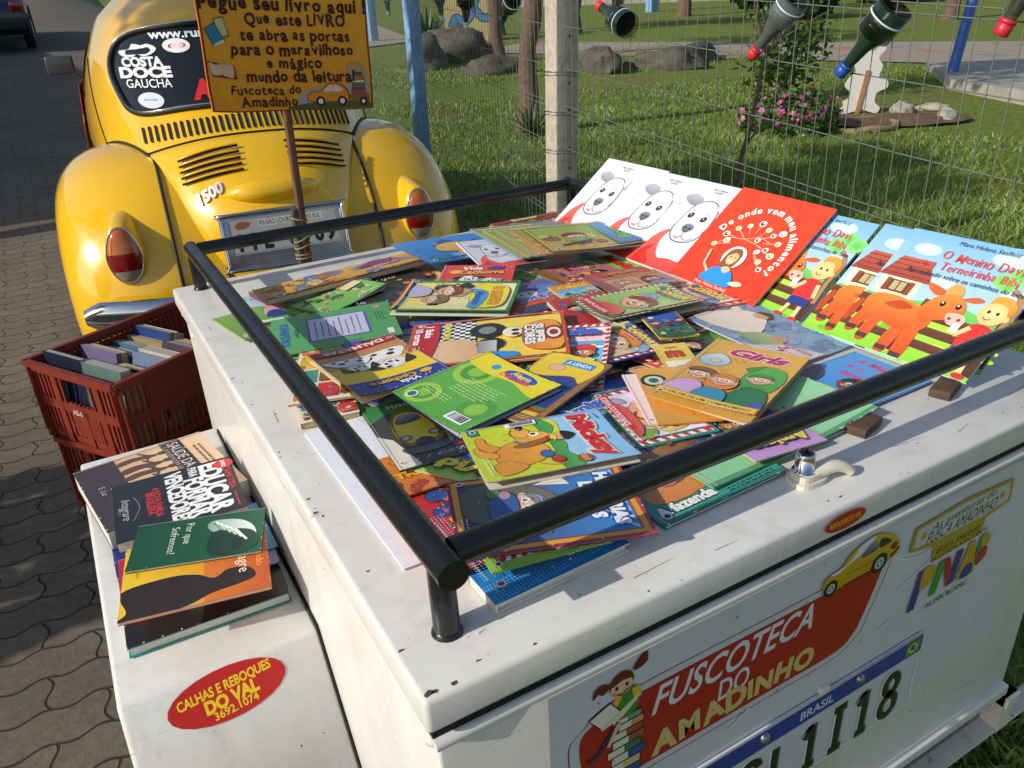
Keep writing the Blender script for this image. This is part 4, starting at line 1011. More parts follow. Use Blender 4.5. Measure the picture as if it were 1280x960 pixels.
sh = empty('shrub', (-2.75, 1.92, gz(-2.7, 2))); tag(sh, 'round clipped shrub out of view, added to shade the crates and paving', 'shrub')  # unseen shrub added and sized for the shade band on the crates
mb = MB(); mb.tube([(0, 0, -.05), (.02, .01, .5), (0, 0, 1.0)], [.05, .04, .02], 8); mb.build('stem', M['bark'], sh)
def ballpt(rs, c=(0, 0, 1.18), r=(.55, .47, .80)):
    a = Vector((rs.gauss(0, 1), rs.gauss(0, 1), rs.gauss(0, 1))).normalized() * rs.uniform(.55, 1) ** .4; return (c[0] + a.x * r[0], c[1] + a.y * r[1], c[2] + a.z * r[2])
leaf_cloud(3800, ballpt, .055, rs, M['leaf_dark'], 'foliage', sh, .8)
# dark car up the street
pc_ = empty('parked_car', (-.62, 19.6, gz(-.6, 19.6)), (R_(4.0), 0, R_(-2))); tag(pc_, 'dark blue car parked up the shaded street', 'car')
M['navy'] = mat('navy_car_paint', '#0e1830', .22, .2, .1, 8, coat=.8); M['blackplastic'] = mat('black_plastic', '#0c0d0e', .5)
def carbody():
    prof = [(-2.0, .30), (-2.05, .55), (-1.98, .82), (-1.75, .92), (-1.35, 1.32), (-.9, 1.42), (.1, 1.44), (.65, 1.30), (1.1, .95), (1.75, .86), (2.0, .66), (2.05, .42), (1.98, .28)]
    pr = smooth_curve(prof, 4, False); mb = MB(); P = []
    for k in (-1, -.97, -.86, -.6, 0, .6, .86, .97, 1):
        row = []
        for y, z in pr:
            wd = .80 if z < .9 else .80 - .22 * (z - .9) / .55; ins = max(0, abs(k) - .85) * .25; row.append((k * wd, y * (1 - ins * .25), .30 + (z - .30) * (1 - ins)))
        P.append(row)
    mb.grid(P); P2 = P[0], P[-1]
    for row in P2: mb.add(row, [tuple(range(len(row)))])
    return mb
cb_ = carbody().build('car_body', M['navy'], pc_)
mb = MB(); mb.box((0, -2.02, .46), (1.5, .12, .2), bev=.04); mb.build('rear_bumper', M['blackplastic'], pc_)
mb = MB(); mb.grid([[(x, -1.83 + .46 * t, .955 + .40 * t) for t in (0, 1)] for x in (-.56, 0, .56)]); mb.build('rear_window', M['glass'], cb_)
for sx in (-1, 1):
    mb = MB(); mb.box((sx * .68, -2.03, .76), (.2, .06, .16), bev=.02); mb.build('tail_lamp', M['red_lens'], pc_)
    for y in (-1.25, 1.3):
        mb = MB(); mb.lathe([(0, -.09), (.2, -.09), (.29, -.08), (.31, -.05), (.31, .05), (.29, .08), (.2, .09), (0, .09)], (sx * .74, y, .31), Matrix.Rotation(R_(90), 3, 'Y'), 24); w = mb.build('wheel', M['rubber'], pc_)
        mb = MB(); mb.lathe([(0, .1), (.12, .1), (.19, .092)], (sx * .74, y, .31), Matrix.Rotation(R_(90 * sx), 3, 'Y'), 18); mb.build('hubcap', M['steel'], w)

# ---------------------------------------------------------------- sign on its stake
sg = empty('wooden_sign', (.42, 1.45, GROUND), (0, 0, 0)); tag(sg, 'hand painted orange board on a brown stake tied up behind the trailer', 'sign')
SO = Vector(sg.location); SY = 1.452
def sp(x, z, y=SY): return Vector((x, y, z)) - SO
ex = Vector((1, 0, -.075)).normalized(); ez = Vector((.045, 0, 1)).normalized()
bw_, bh_ = .366, .31
r_ = random.Random(9)
def board_art():
    A = Art(bw_, bh_, '#d88a18', '#de981c'); clear(A)
    k = bw_ / bh_; q = .055
    co = smooth_curve([(q, .0), (.5, .0), (1 - q, .0), (1, q * k), (1, .5), (1, 1 - q * k), (1 - q, 1), (q, 1), (0, 1 - q * k), (0, .5), (0, q * k)], 4); A.poly(co, '#7a3408')
    ci = [(.5 + (u - .5) * .975, .5 + (v - .5) * .982) for u, v in co]; A.poly(ci, '#e29218', '#eaa928')
    for i in range(26): u, v = r_.uniform(.1, .9), r_.uniform(.08, .95); A.ell(u, v, r_.uniform(.03, .10), r_.uniform(.02, .06), '#e69c20')
    t = '#351207'
    A.blob([(.53, .04), (.56, .13), (.70, .16), (.83, .15), (.84, .30), (.90, .33), (.96, .28), (.975, .10), (.92, .03), (.75, .02)], '#97a3ae', '#b98a4a')
    A.blob([(.45, .012), (.62, .055), (.85, .06), (.97, .05), (.955, .012)], '#4e5a17')
    A.blob([(.57, .09), (.60, .125), (.66, .135), (.71, .185), (.78, .185), (.83, .15), (.845, .10), (.82, .06), (.60, .055)], '#8a4a0a'); A.blob([(.578, .09), (.605, .12), (.665, .13), (.712, .178), (.777, .178), (.82, .145), (.835, .10), (.81, .066), (.61, .062)], '#df8a12')
    A.blob([(.68, .13), (.715, .168), (.735, .168), (.735, .128)], '#d8cdb8'); A.blob([(.745, .128), (.745, .168), (.775, .166), (.805, .135)], '#d8cdb8')
    for u in (.655, .795): A.ell(u, .06, .030, .030, '#2a1a12'); A.ell(u, .06, .016, .016, '#e8e4da')
    A.poly([(.845, .05), (.975, .05), (.975, .105), (.845, .105)], '#8a5a24'); A.ell(.935, .055, .026, .026, '#1d1412'); A.ell(.935, .055, .012, .012, '#e8e4da')
    for i, (c, w_) in enumerate([('#b5413a', .10), ('#7b3a5c', .09), ('#4b7a3c', .085), ('#d8d0a8', .09), ('#c86a2c', .075), ('#39525e', .06)]): A.rect(.91 - w_ / 2, .107 + i * .026, .91 + w_ / 2, .129 + i * .026, '#3a2a1e'); A.rect(.91 - w_ / 2 + .006, .110 + i * .026, .91 + w_ / 2 - .004, .126 + i * .026, c)
    A.poly([(0.0747, .60), (0.1341, .615), (0.1539, .49), (0.0945, .47)], '#6a7a3a'); A.poly([(0.0846, .594), (0.1308, .605), (0.1460, .50), (0.0978, .485)], '#c2c38a')
    A.poly([(0.0186, .535), (0.0813, .575), (0.1275, .465), (0.0615, .425)], '#1d2f3a'); A.poly([(0.0232, .533), (0.0800, .568), (0.1209, .472), (0.0628, .44)], '#2d7f9e'); A.poly([(0.0628, .44), (0.1209, .472), (0.1242, .455), (0.0648, .425)], '#d9d4bc')
    A.poly([(0.0120, .335), (0.0318, .235), (0.1671, .215), (0.1605, .30)], '#7c2f12'); A.blob([(0.0186, .325), (0.0549, .31), (0.0879, .315), (0.0846, .25), (0.0417, .245), (0.0285, .26)], '#d8b994'); A.blob([(0.0912, .315), (0.1275, .308), (0.1526, .298), (0.1473, .228), (0.1077, .235), (0.0866, .25)], '#d4b18c')
    A.letters('Pegue seu livro aqui !', .5, .70, 0.072, t, r_, 4, .035, .95); A.letters('Que este LIVRO', .555, .605, 0.062, t, r_, 4, .03, .86)
    A.letters('te abra as portas', .545, .505, 0.062, t, r_, 4, .03, .90); A.letters('para o maravilhoso', .525, .412, 0.062, t, r_, 4, .03, .92)
    A.letters('e mágico', .515, .325, 0.062, t, r_, 4, .03, .92); A.letters('mundo da leitura!', .555, .235, 0.063, t, r_, 4, .03, .92)
    A.letters('Fuscoteca do', .33, .145, 0.052, t, r_, 4, .02, .95); A.letters('Amadinho', .34, .066, 0.059, t, r_, 4, .025, .9)
    return A
P0 = sp(.186, .298); k_ = bw_ / bh_
oc_ = smooth_curve([(.055, .0), (.5, .0), (.945, .0), (1, .065), (1, .5), (1, .935), (.945, 1), (.055, 1), (0, .935), (0, .5), (0, .065)], 4)
ny = ex.cross(ez)       # towards the reader
bd = MB(); bd.prism([(u * bw_, v * bh_) for u, v in oc_], -.012, 0, Matrix((ex, ez, ny)).transposed(), P0)
board = bd.build('board', mat('orange_board_paint', '#c9740f', .5, 0, .15, 20), sg)
place_art(board_art(), 'board_painting', INK_MATT, board, P0, ex, ez, .0009)
def lath(a, b, w, d, name, m, par):
    t = (b - a).normalized(); X = Vector((0, 1, 0)).cross(t).normalized(); Y = t.cross(X); mb = MB(); mb.box((a + b) / 2, (w, d, (b - a).length), Matrix((X, Y, t)).transposed(), bev=.002); return mb.build(name, m, par)
lath(sp(.357, .56, SY + .024), sp(.330, -.60, SY + .024), .016, .020, 'stake', M['stake'], sg)
st = lath(sp(.331, .062, SY + .026), sp(.322, -.60, SY + .026), .016, .022, 'grey_stake', M['grey_wood'], sg)
for z in (.035, -.012, -.03, -.05, -.058):
    mb = MB(); x = .337 + z * .03; tl = rnd.uniform(-.006, .008)
    mb.tube([sp(x + .019 * math.cos(q), z + tl * math.cos(q), SY + .025 + .016 * math.sin(q)) for q in [2 * math.pi * i / 14 for i in range(14)]], .0022, 6, closed=True); mb.build('twine', M['rope'], sg)

# ---------------------------------------------------------------- crates of books on the ground
M['crate'] = mat('maroon_crate_plastic', '#7c2a17', .5, 0, .15, 25, dirt=('#8a5a48', 30, .66))
def crate(org, ang, label, name='book_crate'):
    c = empty(name, org, (0, 0, ang)); tag(c, label, 'crate', 'plastic crates beside the trailer')
    LX, LY, HH, T = .345, .57, .208, .010
    mb = MB(); tp = .012
    mb.box((0, 0, .012), (LX - .03, LY - .03, .012))
    for sx in (-1, 1):
        for ax, (la, lb) in enumerate(((LY, LX), (LX, LY))):
            def pos(a, z, o=0.0):
                off = lb / 2 - T / 2 - tp * (1 - z / HH) + o
                return Vector((sx * off, a, z)) if ax == 0 else Vector((a, sx * off, z))
            def bar(a0, a1, z0, z1, th=T * .6, o=0.0):
                p = (pos((a0 + a1) / 2, (z0 + z1) / 2, o)); d = (th, abs(a1 - a0), z1 - z0) if ax == 0 else (abs(a1 - a0), th, z1 - z0); mb.box(p, d)
            hl = la / 2
            for z0, z1 in ((0, .024), (.088, .112), (.182, .208)): bar(-hl, hl, z0, z1)
            bar(-hl, hl, .196, .208, T, .006)
            n = int(la / .016)
            for i in range(n + 1):
                a = -hl + la * i / n
                z_lo = .02
                bar(a - .0036, a + .0036, z_lo, .19 if not (ax == 1 and abs(a) < .05) else .115, T * .45)
            for a in (-hl + .01, -hl + .09, 0, hl - .09, hl - .01): bar(a - .011, a + .011, 0, .19 if a else .112, T * .8)
            bar(-.10, .10, .025, .09, T * .5)
            if ax == 0: bar(-.2, .2, .112, .18, T * .5)
    mb.build('crate_walls', M['crate'], c)
    A = clear(Art(.06, .02)); A.text('AS-0', .5, .5, .22, '#c9b9b0', 0, 0, .03); place_art(A, 'stencil', INK_MATT, c, (-.03, -LY / 2 + .002, .090), (1, 0, 0), (0, 0, 1), .004)
    A = clear(Art(.06, .02)); A.text('ART', .5, .5, .22, '#b9a9a0', 0, 0, .03); place_art(A, 'stencil', INK_MATT, c, (LX / 2 - .002, .03, .125), (0, 1, 0), (0, 0, 1), .006)
    return c
CX, CY, CANG = .005, 1.690, R_(-60)
crate((CX + .02, CY - .01, GROUND + .002), CANG - .06, 'lowest maroon plastic crate standing on the paving')
crate((CX + .012, CY + .012, GROUND + .212), CANG + .09, 'middle maroon crate, in shade between the other two')
top_crate = crate((CX, CY, GROUND + .422), CANG, 'top maroon crate, open and packed with books')
def book(name, w, h, t, cover, label, group, Mx, page='page', spine=None, art=None, cat='book', lift=0, bend=None, hard=False):
    '''a closed book lying face up in its own frame: x 0..w, y 0..h, z 0..t'''
    b = empty(name, M=Mx); tag(b, label, cat, group); k = .0007 if not hard else .0016; ins = .0012 if not hard else .003
    mb = MB(); mb.box((w / 2, h / 2, t / 2), (w - 2 * ins, h - 2 * ins, max(.0006, t - 2 * k))); pg = mb.build('pages', M[page], b)
    mb = MB(); mb.box((w / 2, h / 2, k / 2), (w, h, k)); mb.box((k / 2, h / 2, t / 2), (k, h, t - 2 * k)); cvm = mb.build('back_cover', cover, b)
    if art is None:
        mb = MB(); mb.box((w / 2, h / 2, t - k / 2), (w, h, k)); mb.build('front_cover', cover, b)
    else:
        mb = MB(); mb.box((w / 2, h / 2, t - k / 2 - .0002), (w, h, k)); mb.build('cover_board', cover, b); art.sheet('front_cover', INK, b, lift=t + .0001)
    return b
_cm = {}
def covmat(c):
    if c not in _cm: _cm[c] = mat('cover_' + str(len(_cm)), c, .4, 0, .1, 30)
    return _cm[c]
M['page_dull'] = mat('greyed_pages', '#a8a294', .85, 0, .15, 200)
rs = random.Random(21)
TCM = Matrix.Translation((CX, CY, GROUND + .422)) @ Matrix.Rotation(CANG, 4, 'Z')
cols = [('#1b2440', 'dark navy'), ('#3f4a34', 'olive green'), ('#8a7aa8', 'dull lilac'), ('#2c3f6a', 'slate blue'), ('#cfc8b4', 'cream'), ('#4a86a0', 'teal blue'), ('#b9a06a', 'tan'), ('#26488e', 'royal blue'), ('#d8d4c8', 'off white'), ('#8d3a34', 'brick red'), ('#6f8f8a', 'grey green'), ('#c8b890', 'pale straw'), ('#3a3536', 'charcoal'), ('#7f98b8', 'pale blue'), ('#a58c7a', 'dusty brown'), ('#e0dccf', 'ivory'), ('#5b3a52', 'plum'), ('#c2a878', 'sand')]
for row, (x0, n) in enumerate(((-.155, 10), (.005, 8))):
    y = -.262
    for i in range(n):
        c, nm = cols[(row * 10 + i) % 18]; t = rs.uniform(.012, .034); h = rs.uniform(.150, .188) if i else .20; w = .145
        if y + t > .268: break
        le = rs.uniform(-.30, -.02)
        Mx = TCM @ Matrix.Translation((x0, y, .019)) @ Matrix.Rotation(le, 4, 'X') @ Matrix(((1, 0, 0, 0), (0, 0, 1, 0), (0, -1, 0, 0), (0, 0, 0, 1))) @ Matrix.Translation((0, -h, 0))
        A = None
        if i < 3 or rs.random() < .4:
            A = Art(w, h, c, tuple(min(1, k * 1.3) for k in lin(c))); A.clutter(rs, 6, ['#e8c83a', '#d8d4e4', '#8a5a9a', '#3a7a5a', '#c8a070'], .1, .25, .9, .7, (.07, .15)); A.text(rs.choice(['CONTOS', 'HISTÓRIA', 'POESIA', 'BRASIL']), .5, .86, .10, '#e8e4d8', 0, 0, .03, fit=.7); A.lines_of_text(.2, .74, .8, .80, 1, '#d8d4c8', rs, .01)
        book('crate_book', w, h, t, covmat(tuple(k * .6 for k in lin(c))), '%s book upright in the %s row of the top crate' % (nm, ('left', 'right')[row]), 'books packed in the top crate', Mx, rs.choice(['page_dull', 'page_old', 'page_dull']), art=A)
        y += t + .006 + .03 * (rs.random() < .15)

# ---------------------------------------------------------------- the yard behind the fence
M['pale'] = mat('pale_stone', '#a59d8e', .95, 0, .3, 12, bmp=.7, bscale=25)
M['rock'] = mat('grey_boulder', '#575247', .95, 0, .4, 8, bmp=.8, bscale=20)
def rock(x, y, r, sx, sy, sz, label, seed, sink=.25, m='rock'):
    mb = MB(); P = []
    for i in range(13):
        th = math.pi * i / 12; row = []
        for j in range(21):
            ph = 2 * math.pi * (j % 20) / 20; d = Vector((math.sin(th) * math.cos(ph), math.sin(th) * math.sin(ph), math.cos(th))); q = r * (1 + .45 * mnoise.noise(d * 1.3 + Vector((seed, 0, 0))) + .18 * mnoise.noise(d * 3.5 + Vector((seed, 4, 0))))
            row.append((d.x * q * sx, d.y * q * sy, d.z * q * sz))
        P.append(row)
    mb.grid(P); o = mb.build('boulder', M[m]); o.location = (x, y, gz(x, y) + r * sz * (1 - sink) * .5); o.rotation_euler = (0, 0, seed); tag(o, label, 'boulder'); return o
def trunk(x, y, r0, r1, h, label, canopy=None, lean=0, seed=1, name='tree', leafn=0):
    t = empty(name, (x, y, gz(x, y))); tag(t, label, 'tree'); q = random.Random(seed); mb = MB(); n = 14
    pts = [(lean * (i / n) + .05 * math.sin(i * .9 + seed) * (i / n), .04 * math.sin(i * 1.3 + seed), -.1 + (h + .1) * i / n) for i in range(n + 1)]
    mb.tube(pts, [(r0 * 1.5 if i == 0 else r0 * 1.15 if i == 1 else r0 + (r1 - r0) * i / n) * (1 + .10 * math.sin(i * 2.1 + seed)) for i in range(n + 1)], 12); mb.build('trunk', M['bark'], t)
    if canopy:
        cx, cy, cz, rx, ry, rz = canopy; tp = Vector(pts[-1]); mb = MB()
        for i in range(9):
            e = Vector((cx + q.uniform(-.7, .7) * rx, cy + q.uniform(-.7, .7) * ry, cz + q.uniform(-.4, .6) * rz)); mid = tp.lerp(e, .5) + Vector((q.gauss(0, .15), q.gauss(0, .15), q.gauss(0, .1))); mb.tube([tp, mid, e], [r1 * .7, r1 * .4, r1 * .12], 7)
        mb.build('limbs', M['bark'], t); cl = [(q.uniform(-.75, .75), q.uniform(-.75, .75), q.uniform(-.7, .7), q.uniform(.25, .45)) for _ in range(22)]
        def pt(rs):
            a, b, c, rr = rs.choice(cl); d = Vector((rs.gauss(0, 1), rs.gauss(0, 1), rs.gauss(0, 1))).normalized() * rr * rs.random() ** .4; return (cx + (a + d.x) * rx, cy + (b + d.y) * ry, cz + (c + d.z) * rz)
        leaf_cloud(leafn or 2600, pt, .085, q, M['leaf'], 'crown', t, .8)
    return t
trunk(4.37, 7.20, .10, .085, 3.2, 'weathered leaning tree trunk just behind the concrete post', (1.2, -.2, 4.3, 2.3, 1.7, 1.1), .25, 3)
trunk(8.25, 14.8, .14, .12, 3.4, 'pale tree trunk behind the painted panel', (.4, .2, 4.6, 2.2, 2.0, 1.2), -.1, 5)
trunk(-4.3, 6.0, .12, .09, 3.4, 'leaning street tree out of view, added to shade the yard grass', (.4, -2.1, 4.75, 1.35, 1.15, .8), .2, 7, leafn=2200)  # unseen tree added, crown placed to drop shade on the grass
for x, y, r, h, cr, lb, sd in ((22.3, 25.3, .24, 3.4, (0, 0, 4.6, 2.4, 2.4, 1.4), 'distant tree trunk at the top of the yard above the path', 9), (17.0, 22.5, .2, 3.2, (.3, 0, 4.5, 2.6, 2.2, 1.3), 'distant tree left of the blue post at the back of the yard', 12), (24.5, 15.8, .2, 3.2, (-.2, 0, 4.6, 2.6, 2.3, 1.3), 'distant tree at the right end of the yard beyond the path', 15), (12.6, 22.5, .16, 3.0, (0, 0, 4.2, 2.4, 1.8, 1.2), 'far tree standing behind the blue swirl panel', 19), (14.6, 9.4 + 12, .18, 3.0, (0, 0, 4.2, 2.3, 1.9, 1.2), 'far tree behind the mossy boulders', 23)):
    trunk(x, y, r, r * .8, h, lb, cr, .1, sd, leafn=1700)
rock(6.6, 14.6, .50, 1.15, .7, .85, 'rounded grassy mound like boulder left of the pale trunk', 1.0)
rock(7.7, 15.4, .62, 1.3, .8, .85, 'large rounded grey boulder beside the pale trunk', 2.3)
rock(7.1, 12.9, .42, 1.4, .9, .55, 'flat dark stone in front of the large boulder', 3.1)
rock(8.8, 12.1, .46, 1.5, .8, .62, 'dark boulder seen just right of the concrete post', 4.4)
rock(9.9, 11.6, .45, 1.6, .8, .5, 'low boulder under the green bottle planter', 5.2)
rock(11.2, 12.3, .55, 1.9, .7, .42, 'long low boulder at the near edge of the path', 6.7)
for x, y, r, lb, sd in ((8.62, 5.75, .20, 'flat pale stone behind the flower bed', 7.1), (8.95, 5.55, .16, 'small pale stone right of the wooden rabbit', 8.3), (8.45, 5.06, .19, 'broken pale stone at the right end of the flower bed', 9.9), (6.5, 5.35, .12, 'small white stone in front of the pink flowers', 10.4)):
    rock(x, y, r * .85, 1.5, .8, .45, lb, sd, m='pale')
# path with worn paint
def pathmat():
    m, nt, b = new_mat('worn_painted_path'); c = ramp(nt, tex_noise(nt, 9, 6, .7), [(.3, '#8f8272'), (.7, '#a99a88')])
    for colr, sc, th in (('#b06a58', 1.1, .56), ('#4f8f86', 1.4, .60), ('#6a7fa6', .9, .62)):
        c = mixc(nt, ramp(nt, tex_noise(nt, sc, 3, .6, coord='Object'), [(th, (0, 0, 0)), (th + .05, (.75,) * 3)]), c, colr)
    L(nt, c, b.inputs['Base Color']); b.inputs['Roughness'].default_value = .9; return m
def strip_map(pa, pb, name, m, dz, n=24):
    mb = MB(); P = []
    for i in range(n + 1):
        a = Vector(pa[0]).lerp(Vector(pa[1]), i / n); c = Vector(pb[0]).lerp(Vector(pb[1]), i / n); P.append([(*(a.lerp(c, k / 4)), gz(*(a.lerp(c, k / 4))) + dz) for k in range(5)])
    mb.grid(P); o = mb.build(name, m); tag(o, kind='structure')
strip_map(((9.0, 17.2), (16.2, 4.6)), ((11.6, 19.2), (21.6, 6.4)), 'path', pathmat(), .02)
strip_map(((5.8, 19.6), (9.6, 21.9)), ((8.8, 40), (15.5, 44)), 'side_path', mat('pale_path', '#9c9283', .9, 0, .15, 4), .03)
# concrete slab with its swing posts
sl = MB(); sl.prism([(8.55, 5.05 - .9), (9.9, 6.85), (11.9, 8.6), (15.5, 5.6), (12.5, 2.2)], -.14, .13); o = sl.build('concrete_slab', mat('slab_concrete', '#a09a90', .9, 0, .25, 5, bmp=.3)); o.location = (0.9, -.25, gz(10.5, 6) + .02); tag(o, kind='structure')
M['blue2'] = mat('bright_blue_enamel', '#2c5fae', .4, 0, .15, 20); M['yel2'] = mat('yellow_enamel', '#c9962a', .45, 0, .15, 20)
sw = empty('swing_frame', (11.67, 7.18, gz(11.7, 7.2))); tag(sw, 'blue legged yellow topped swing frame on the concrete slab', 'swing frame')
for dx, dy, lx, ly in ((0, 0, .55, .1), (2.3, -1.9, .15, .2), (-.1, -1.1 - 1.2, 0, 0)):
    if lx == 0: continue
    mb = MB(); mb.tube([(dx, dy, -.05), (dx + lx, dy + ly, 2.15)], .075, 12); mb.build('leg', M['blue2'], sw)
mb = MB(); mb.tube([(.3, .2, 2.02), (3.0, -1.9, 2.05)], .085, 12); mb.build('cross_bar', M['yel2'], sw)
blue_post(24.0, 29.3, .45, 3.0, 'thin light blue post far off behind the green bottle', 0)
# far end of the yard: low painted wall and hedge
wl = MB(); wl.box((0, 0, .55), (16, .2, 1.3)); o = wl.build('yard_wall', mat('pale_wall', '#a8a294', .9, 0, .2, 1.5, dirt=('#5d6a80', 2.5, .58))); o.location = (30, 38, gz(30, 38)); o.rotation_euler = (0, 0, -.6); tag(o, 'low pale wall along the far end of the yard', 'wall')
rs = random.Random(31)
for x, y, sc, lb in ((23.0, 20.2, 1.0, 'round dark bush at the far side of the yard'), (34, 25, 1.9, 'wide far bush behind the swing frame'), (39, 33, 2.2, 'tall far bush at the very back of the yard'), (28, 27, 1.2, 'far bush between two distant trees')):
    b = empty('bush', (x, y, gz(x, y))); tag(b, lb, 'bush'); leaf_cloud(1500, lambda r, sc=sc: ballpt(r, (0, 0, .7 * sc), (1.3 * sc, 1.1 * sc, .8 * sc)), .13 * sc, rs, M['leaf_dark'], 'foliage', b, .8)
# painted panel with a blue swirl, spiky plant, far blue post on the street corner
pn = empty('painted_panel', (10.9, 21.0, gz(10.9, 21)), (0, 0, R_(-28))); tag(pn, 'beige panel painted with a looping blue ribbon behind the fence', 'panel')
mb = MB(); mb.box((0, 0, .85), (1.5, .12, 1.9)); bp_ = mb.build('board', mat('beige_board', '#b8a878', .8, 0, .15, 6), pn)
A = clear(Art(1.5, 1.9)); 
for pts, wd in (([(.02, .86), (.2, .80), (.42, .62), (.55, .48), (.72, .34), (.90, .40), (.95, .62), (.82, .80), (.66, .74), (.58, .56), (.5, .40), (.36, .30), (.22, .36), (.12, .22)], .15), ([(.86, .36), (.96, .2), (.93, .05)], .12)):
    A.curve(pts, wd, '#2a3648'); A.curve(pts, wd * .78, '#5a86b4')
place_art(A, 'ribbon_painting', INK_MATT, bp_, (-.75, -.061, -.08), (1, 0, 0), (0, 0, 1), .003)
def spiky(x, y, h, n, label, name='spiky_plant'):
    p = empty(name, (x, y, gz(x, y))); tag(p, label, 'plant'); q = random.Random(int(x * 10)); mb = MB()
    for i in range(n):
        a = q.uniform(0, 6.28); e = q.uniform(.3, 1.35); l = h * q.uniform(.7, 1.1); w = l * .035; d = Vector((math.cos(a) * math.cos(e), math.sin(a) * math.cos(e), math.sin(e))); s_ = d.cross(Vector((0, 0, 1))).normalized() * w
        t1 = d * l * .55; t2 = d * l - Vector((0, 0, l * .18 * math.cos(e))); mb.add([-s_, s_, t1 + s_ * .9, t1 - s_ * .9, t2], [(0, 1, 2, 3), (3, 2, 4)])
    mb.build('leaves', M['leaf_dark'], p, fix=False); return p
spiky(8.9, 19.6, 1.1, 70, 'dark spiky plant left of the painted panel')
spiky(4.28, 6.95, .42, 40, 'tuft of dark spiky leaves at the foot of the leaning trunk')
blue_post(8.7, 22.9, .22, 1.15, 'short blue post at the far path, seen left of the fence post', 0)
# flowering bush
fb = empty('flower_bush', (6.62, 5.62, gz(6.6, 5.6))); tag(fb, 'low bush covered in bright pink flowers', 'bush')
def fpt(r): return ballpt(r, (0, 0, .13), (.58, .46, .30))
leaf_cloud(2600, fpt, .034, random.Random(3), M['leaf'], 'foliage', fb, .8)
pm_, nt_, b_ = new_mat('pink_petals'); g_ = nt_.nodes.new('ShaderNodeNewGeometry'); L(nt_, ramp(nt_, g_.outputs['Random Per Island'], [(0, '#8e2a62'), (.5, '#b84a88'), (1, '#d884b0')]), b_.inputs['Base Color'])
mb = MB(); q = random.Random(6)
for i in range(120):
    a = Vector((q.gauss(0, 1), q.gauss(0, 1) - .4, abs(q.gauss(0, 1)) * .8)).normalized(); q2 = q.uniform(.75, 1.12); c = Vector((a.x * .60 * q2, a.y * .48 * q2, .14 + a.z * .33 * q2)); u = a.orthogonal().normalized(); v = a.cross(u); r = q.uniform(.016, .040)
    mb.add([c + a * .012] + [c + (u * math.cos(t) + v * math.sin(t)) * r * (1 if k % 2 else .62) for k, t in enumerate([2 * math.pi * j / 10 for j in range(10)])], [(0, 1 + j, 1 + (j + 1) % 10) for j in range(10)])
mb.build('blossoms', pm_, fb, fix=False)
lb = empty('leafy_bush', (8.3, 7.3, gz(8.3, 7.3))); tag(lb, 'upright leafy green bush behind the pink flowers', 'bush')
leaf_cloud(1000, lambda r: (lambda k: (k[0] + r.gauss(0, .13), k[1] + r.gauss(0, .13), k[2] + r.gauss(0, .16)))(r.choice([(.2, .1, .95), (-.25, .06, 1.0), (.05, -.2, .7), (.4, -.1, .75), (-.1, .2, .45), (.1, 0, .3), (-.35, -.1, .4), (.35, .1, .35)])), .055, random.Random(5), M['leaf'], 'foliage', lb, .7)
mb = MB(); [mb.tube([(0, 0, 0), (a * .5, b * .5, .6), (a, b, 1.15)], [.02, .012, .004], 6) for a, b in ((.2, .1), (-.22, .06), (.05, -.2), (.3, -.1), (-.1, .2))]; mb.build('stems', M['bark'], lb)
# bare sapling
sp_ = empty('bare_sapling', (4.31, 4.02, gz(4.3, 4.0))); tag(sp_, 'thin bare forked sapling just behind the wire fence', 'sapling'); mb = MB()
RX = Vector((.86, -.50, 0))     # across the view
def tw(pts, r0, r1): mb.tube([RX * a + Vector((0, 0, b)) + Vector((.3, .5, 0)) * c for a, b, c in pts], [r0 + (r1 - r0) * i / (len(pts) - 1) for i in range(len(pts))], 7)
tw([(0, -.05, 0), (.03, .2, 0), (.08, .42, 0), (.12, .66, .02), (.13, .80, .02), (.16, .93, 0)], .020, .013); tw([(.16, .93, 0), (.11, 1.10, .03), (.05, 1.25, .02), (.07, 1.42, 0), (.10, 1.6, 0)], .012, .005); tw([(.16, .93, 0), (.24, 1.02, 0), (.33, 1.18, .03), (.36, 1.34, .05), (.46, 1.5, .05)], .012, .004)
tw([(.05, .30, 0), (.12, .40, -.03), (.18, .47, -.05), (.22, .62, -.05), (.33, .8, -.05)], .010, .004); tw([(.11, 1.1, .03), (.20, 1.2, .1), (.24, 1.33, .1)], .006, .003); tw([(.24, 1.02, 0), (.42, 1.12, .05), (.60, 1.2, .1)], .006, .003); tw([(.33, .8, -.05), (.40, .98, -.06), (.52, 1.05, -.06)], .004, .002)
mb.build('branches', M['bark'], sp_)
# wooden rabbit on a stake
rb = empty('wooden_rabbit', (8.17, 5.96, gz(8.2, 6)), (0, 0, R_(-35))); tag(rb, 'white cut out wooden rabbit on a stake in the flower bed', 'garden figure')
outl_ = smooth_curve([(-.20, .0), (-.04, .04), (.0, .08), (.04, .04), (.17, .0), (.20, .07), (.14, .14), (.15, .26), (.25, .32), (.24, .42), (.16, .44), (.15, .50), (.17, .60), (.12, .70), (.18, .80), (.15, .86), (.06, .78), (-.02, .84), (-.10, .80), (-.06, .70), (-.12, .62), (-.10, .52), (-.16, .46), (-.20, .36), (-.14, .28), (-.14, .20), (-.20, .16), (-.19, .10), (-.24, .05)], 4)
mb = MB(); mb.prism([(a * 1.05, b * .86) for a, b in outl_], -.01, .01, Matrix.Rotation(R_(90), 3, 'X')); mb.build('figure_board', mat('white_chipped_paint', '#dcd8cf', .6, 0, .06, 20, dirt=('#8a8070', 25, .66)), rb)
mb = MB(); mb.box((-.03, -.02, .10), (.045, .02, .75), Matrix.Rotation(R_(8), 3, 'Y')); mb.build('stake', mat('raw_pine', '#a97c52', .7, 0, .2, 20), rb)
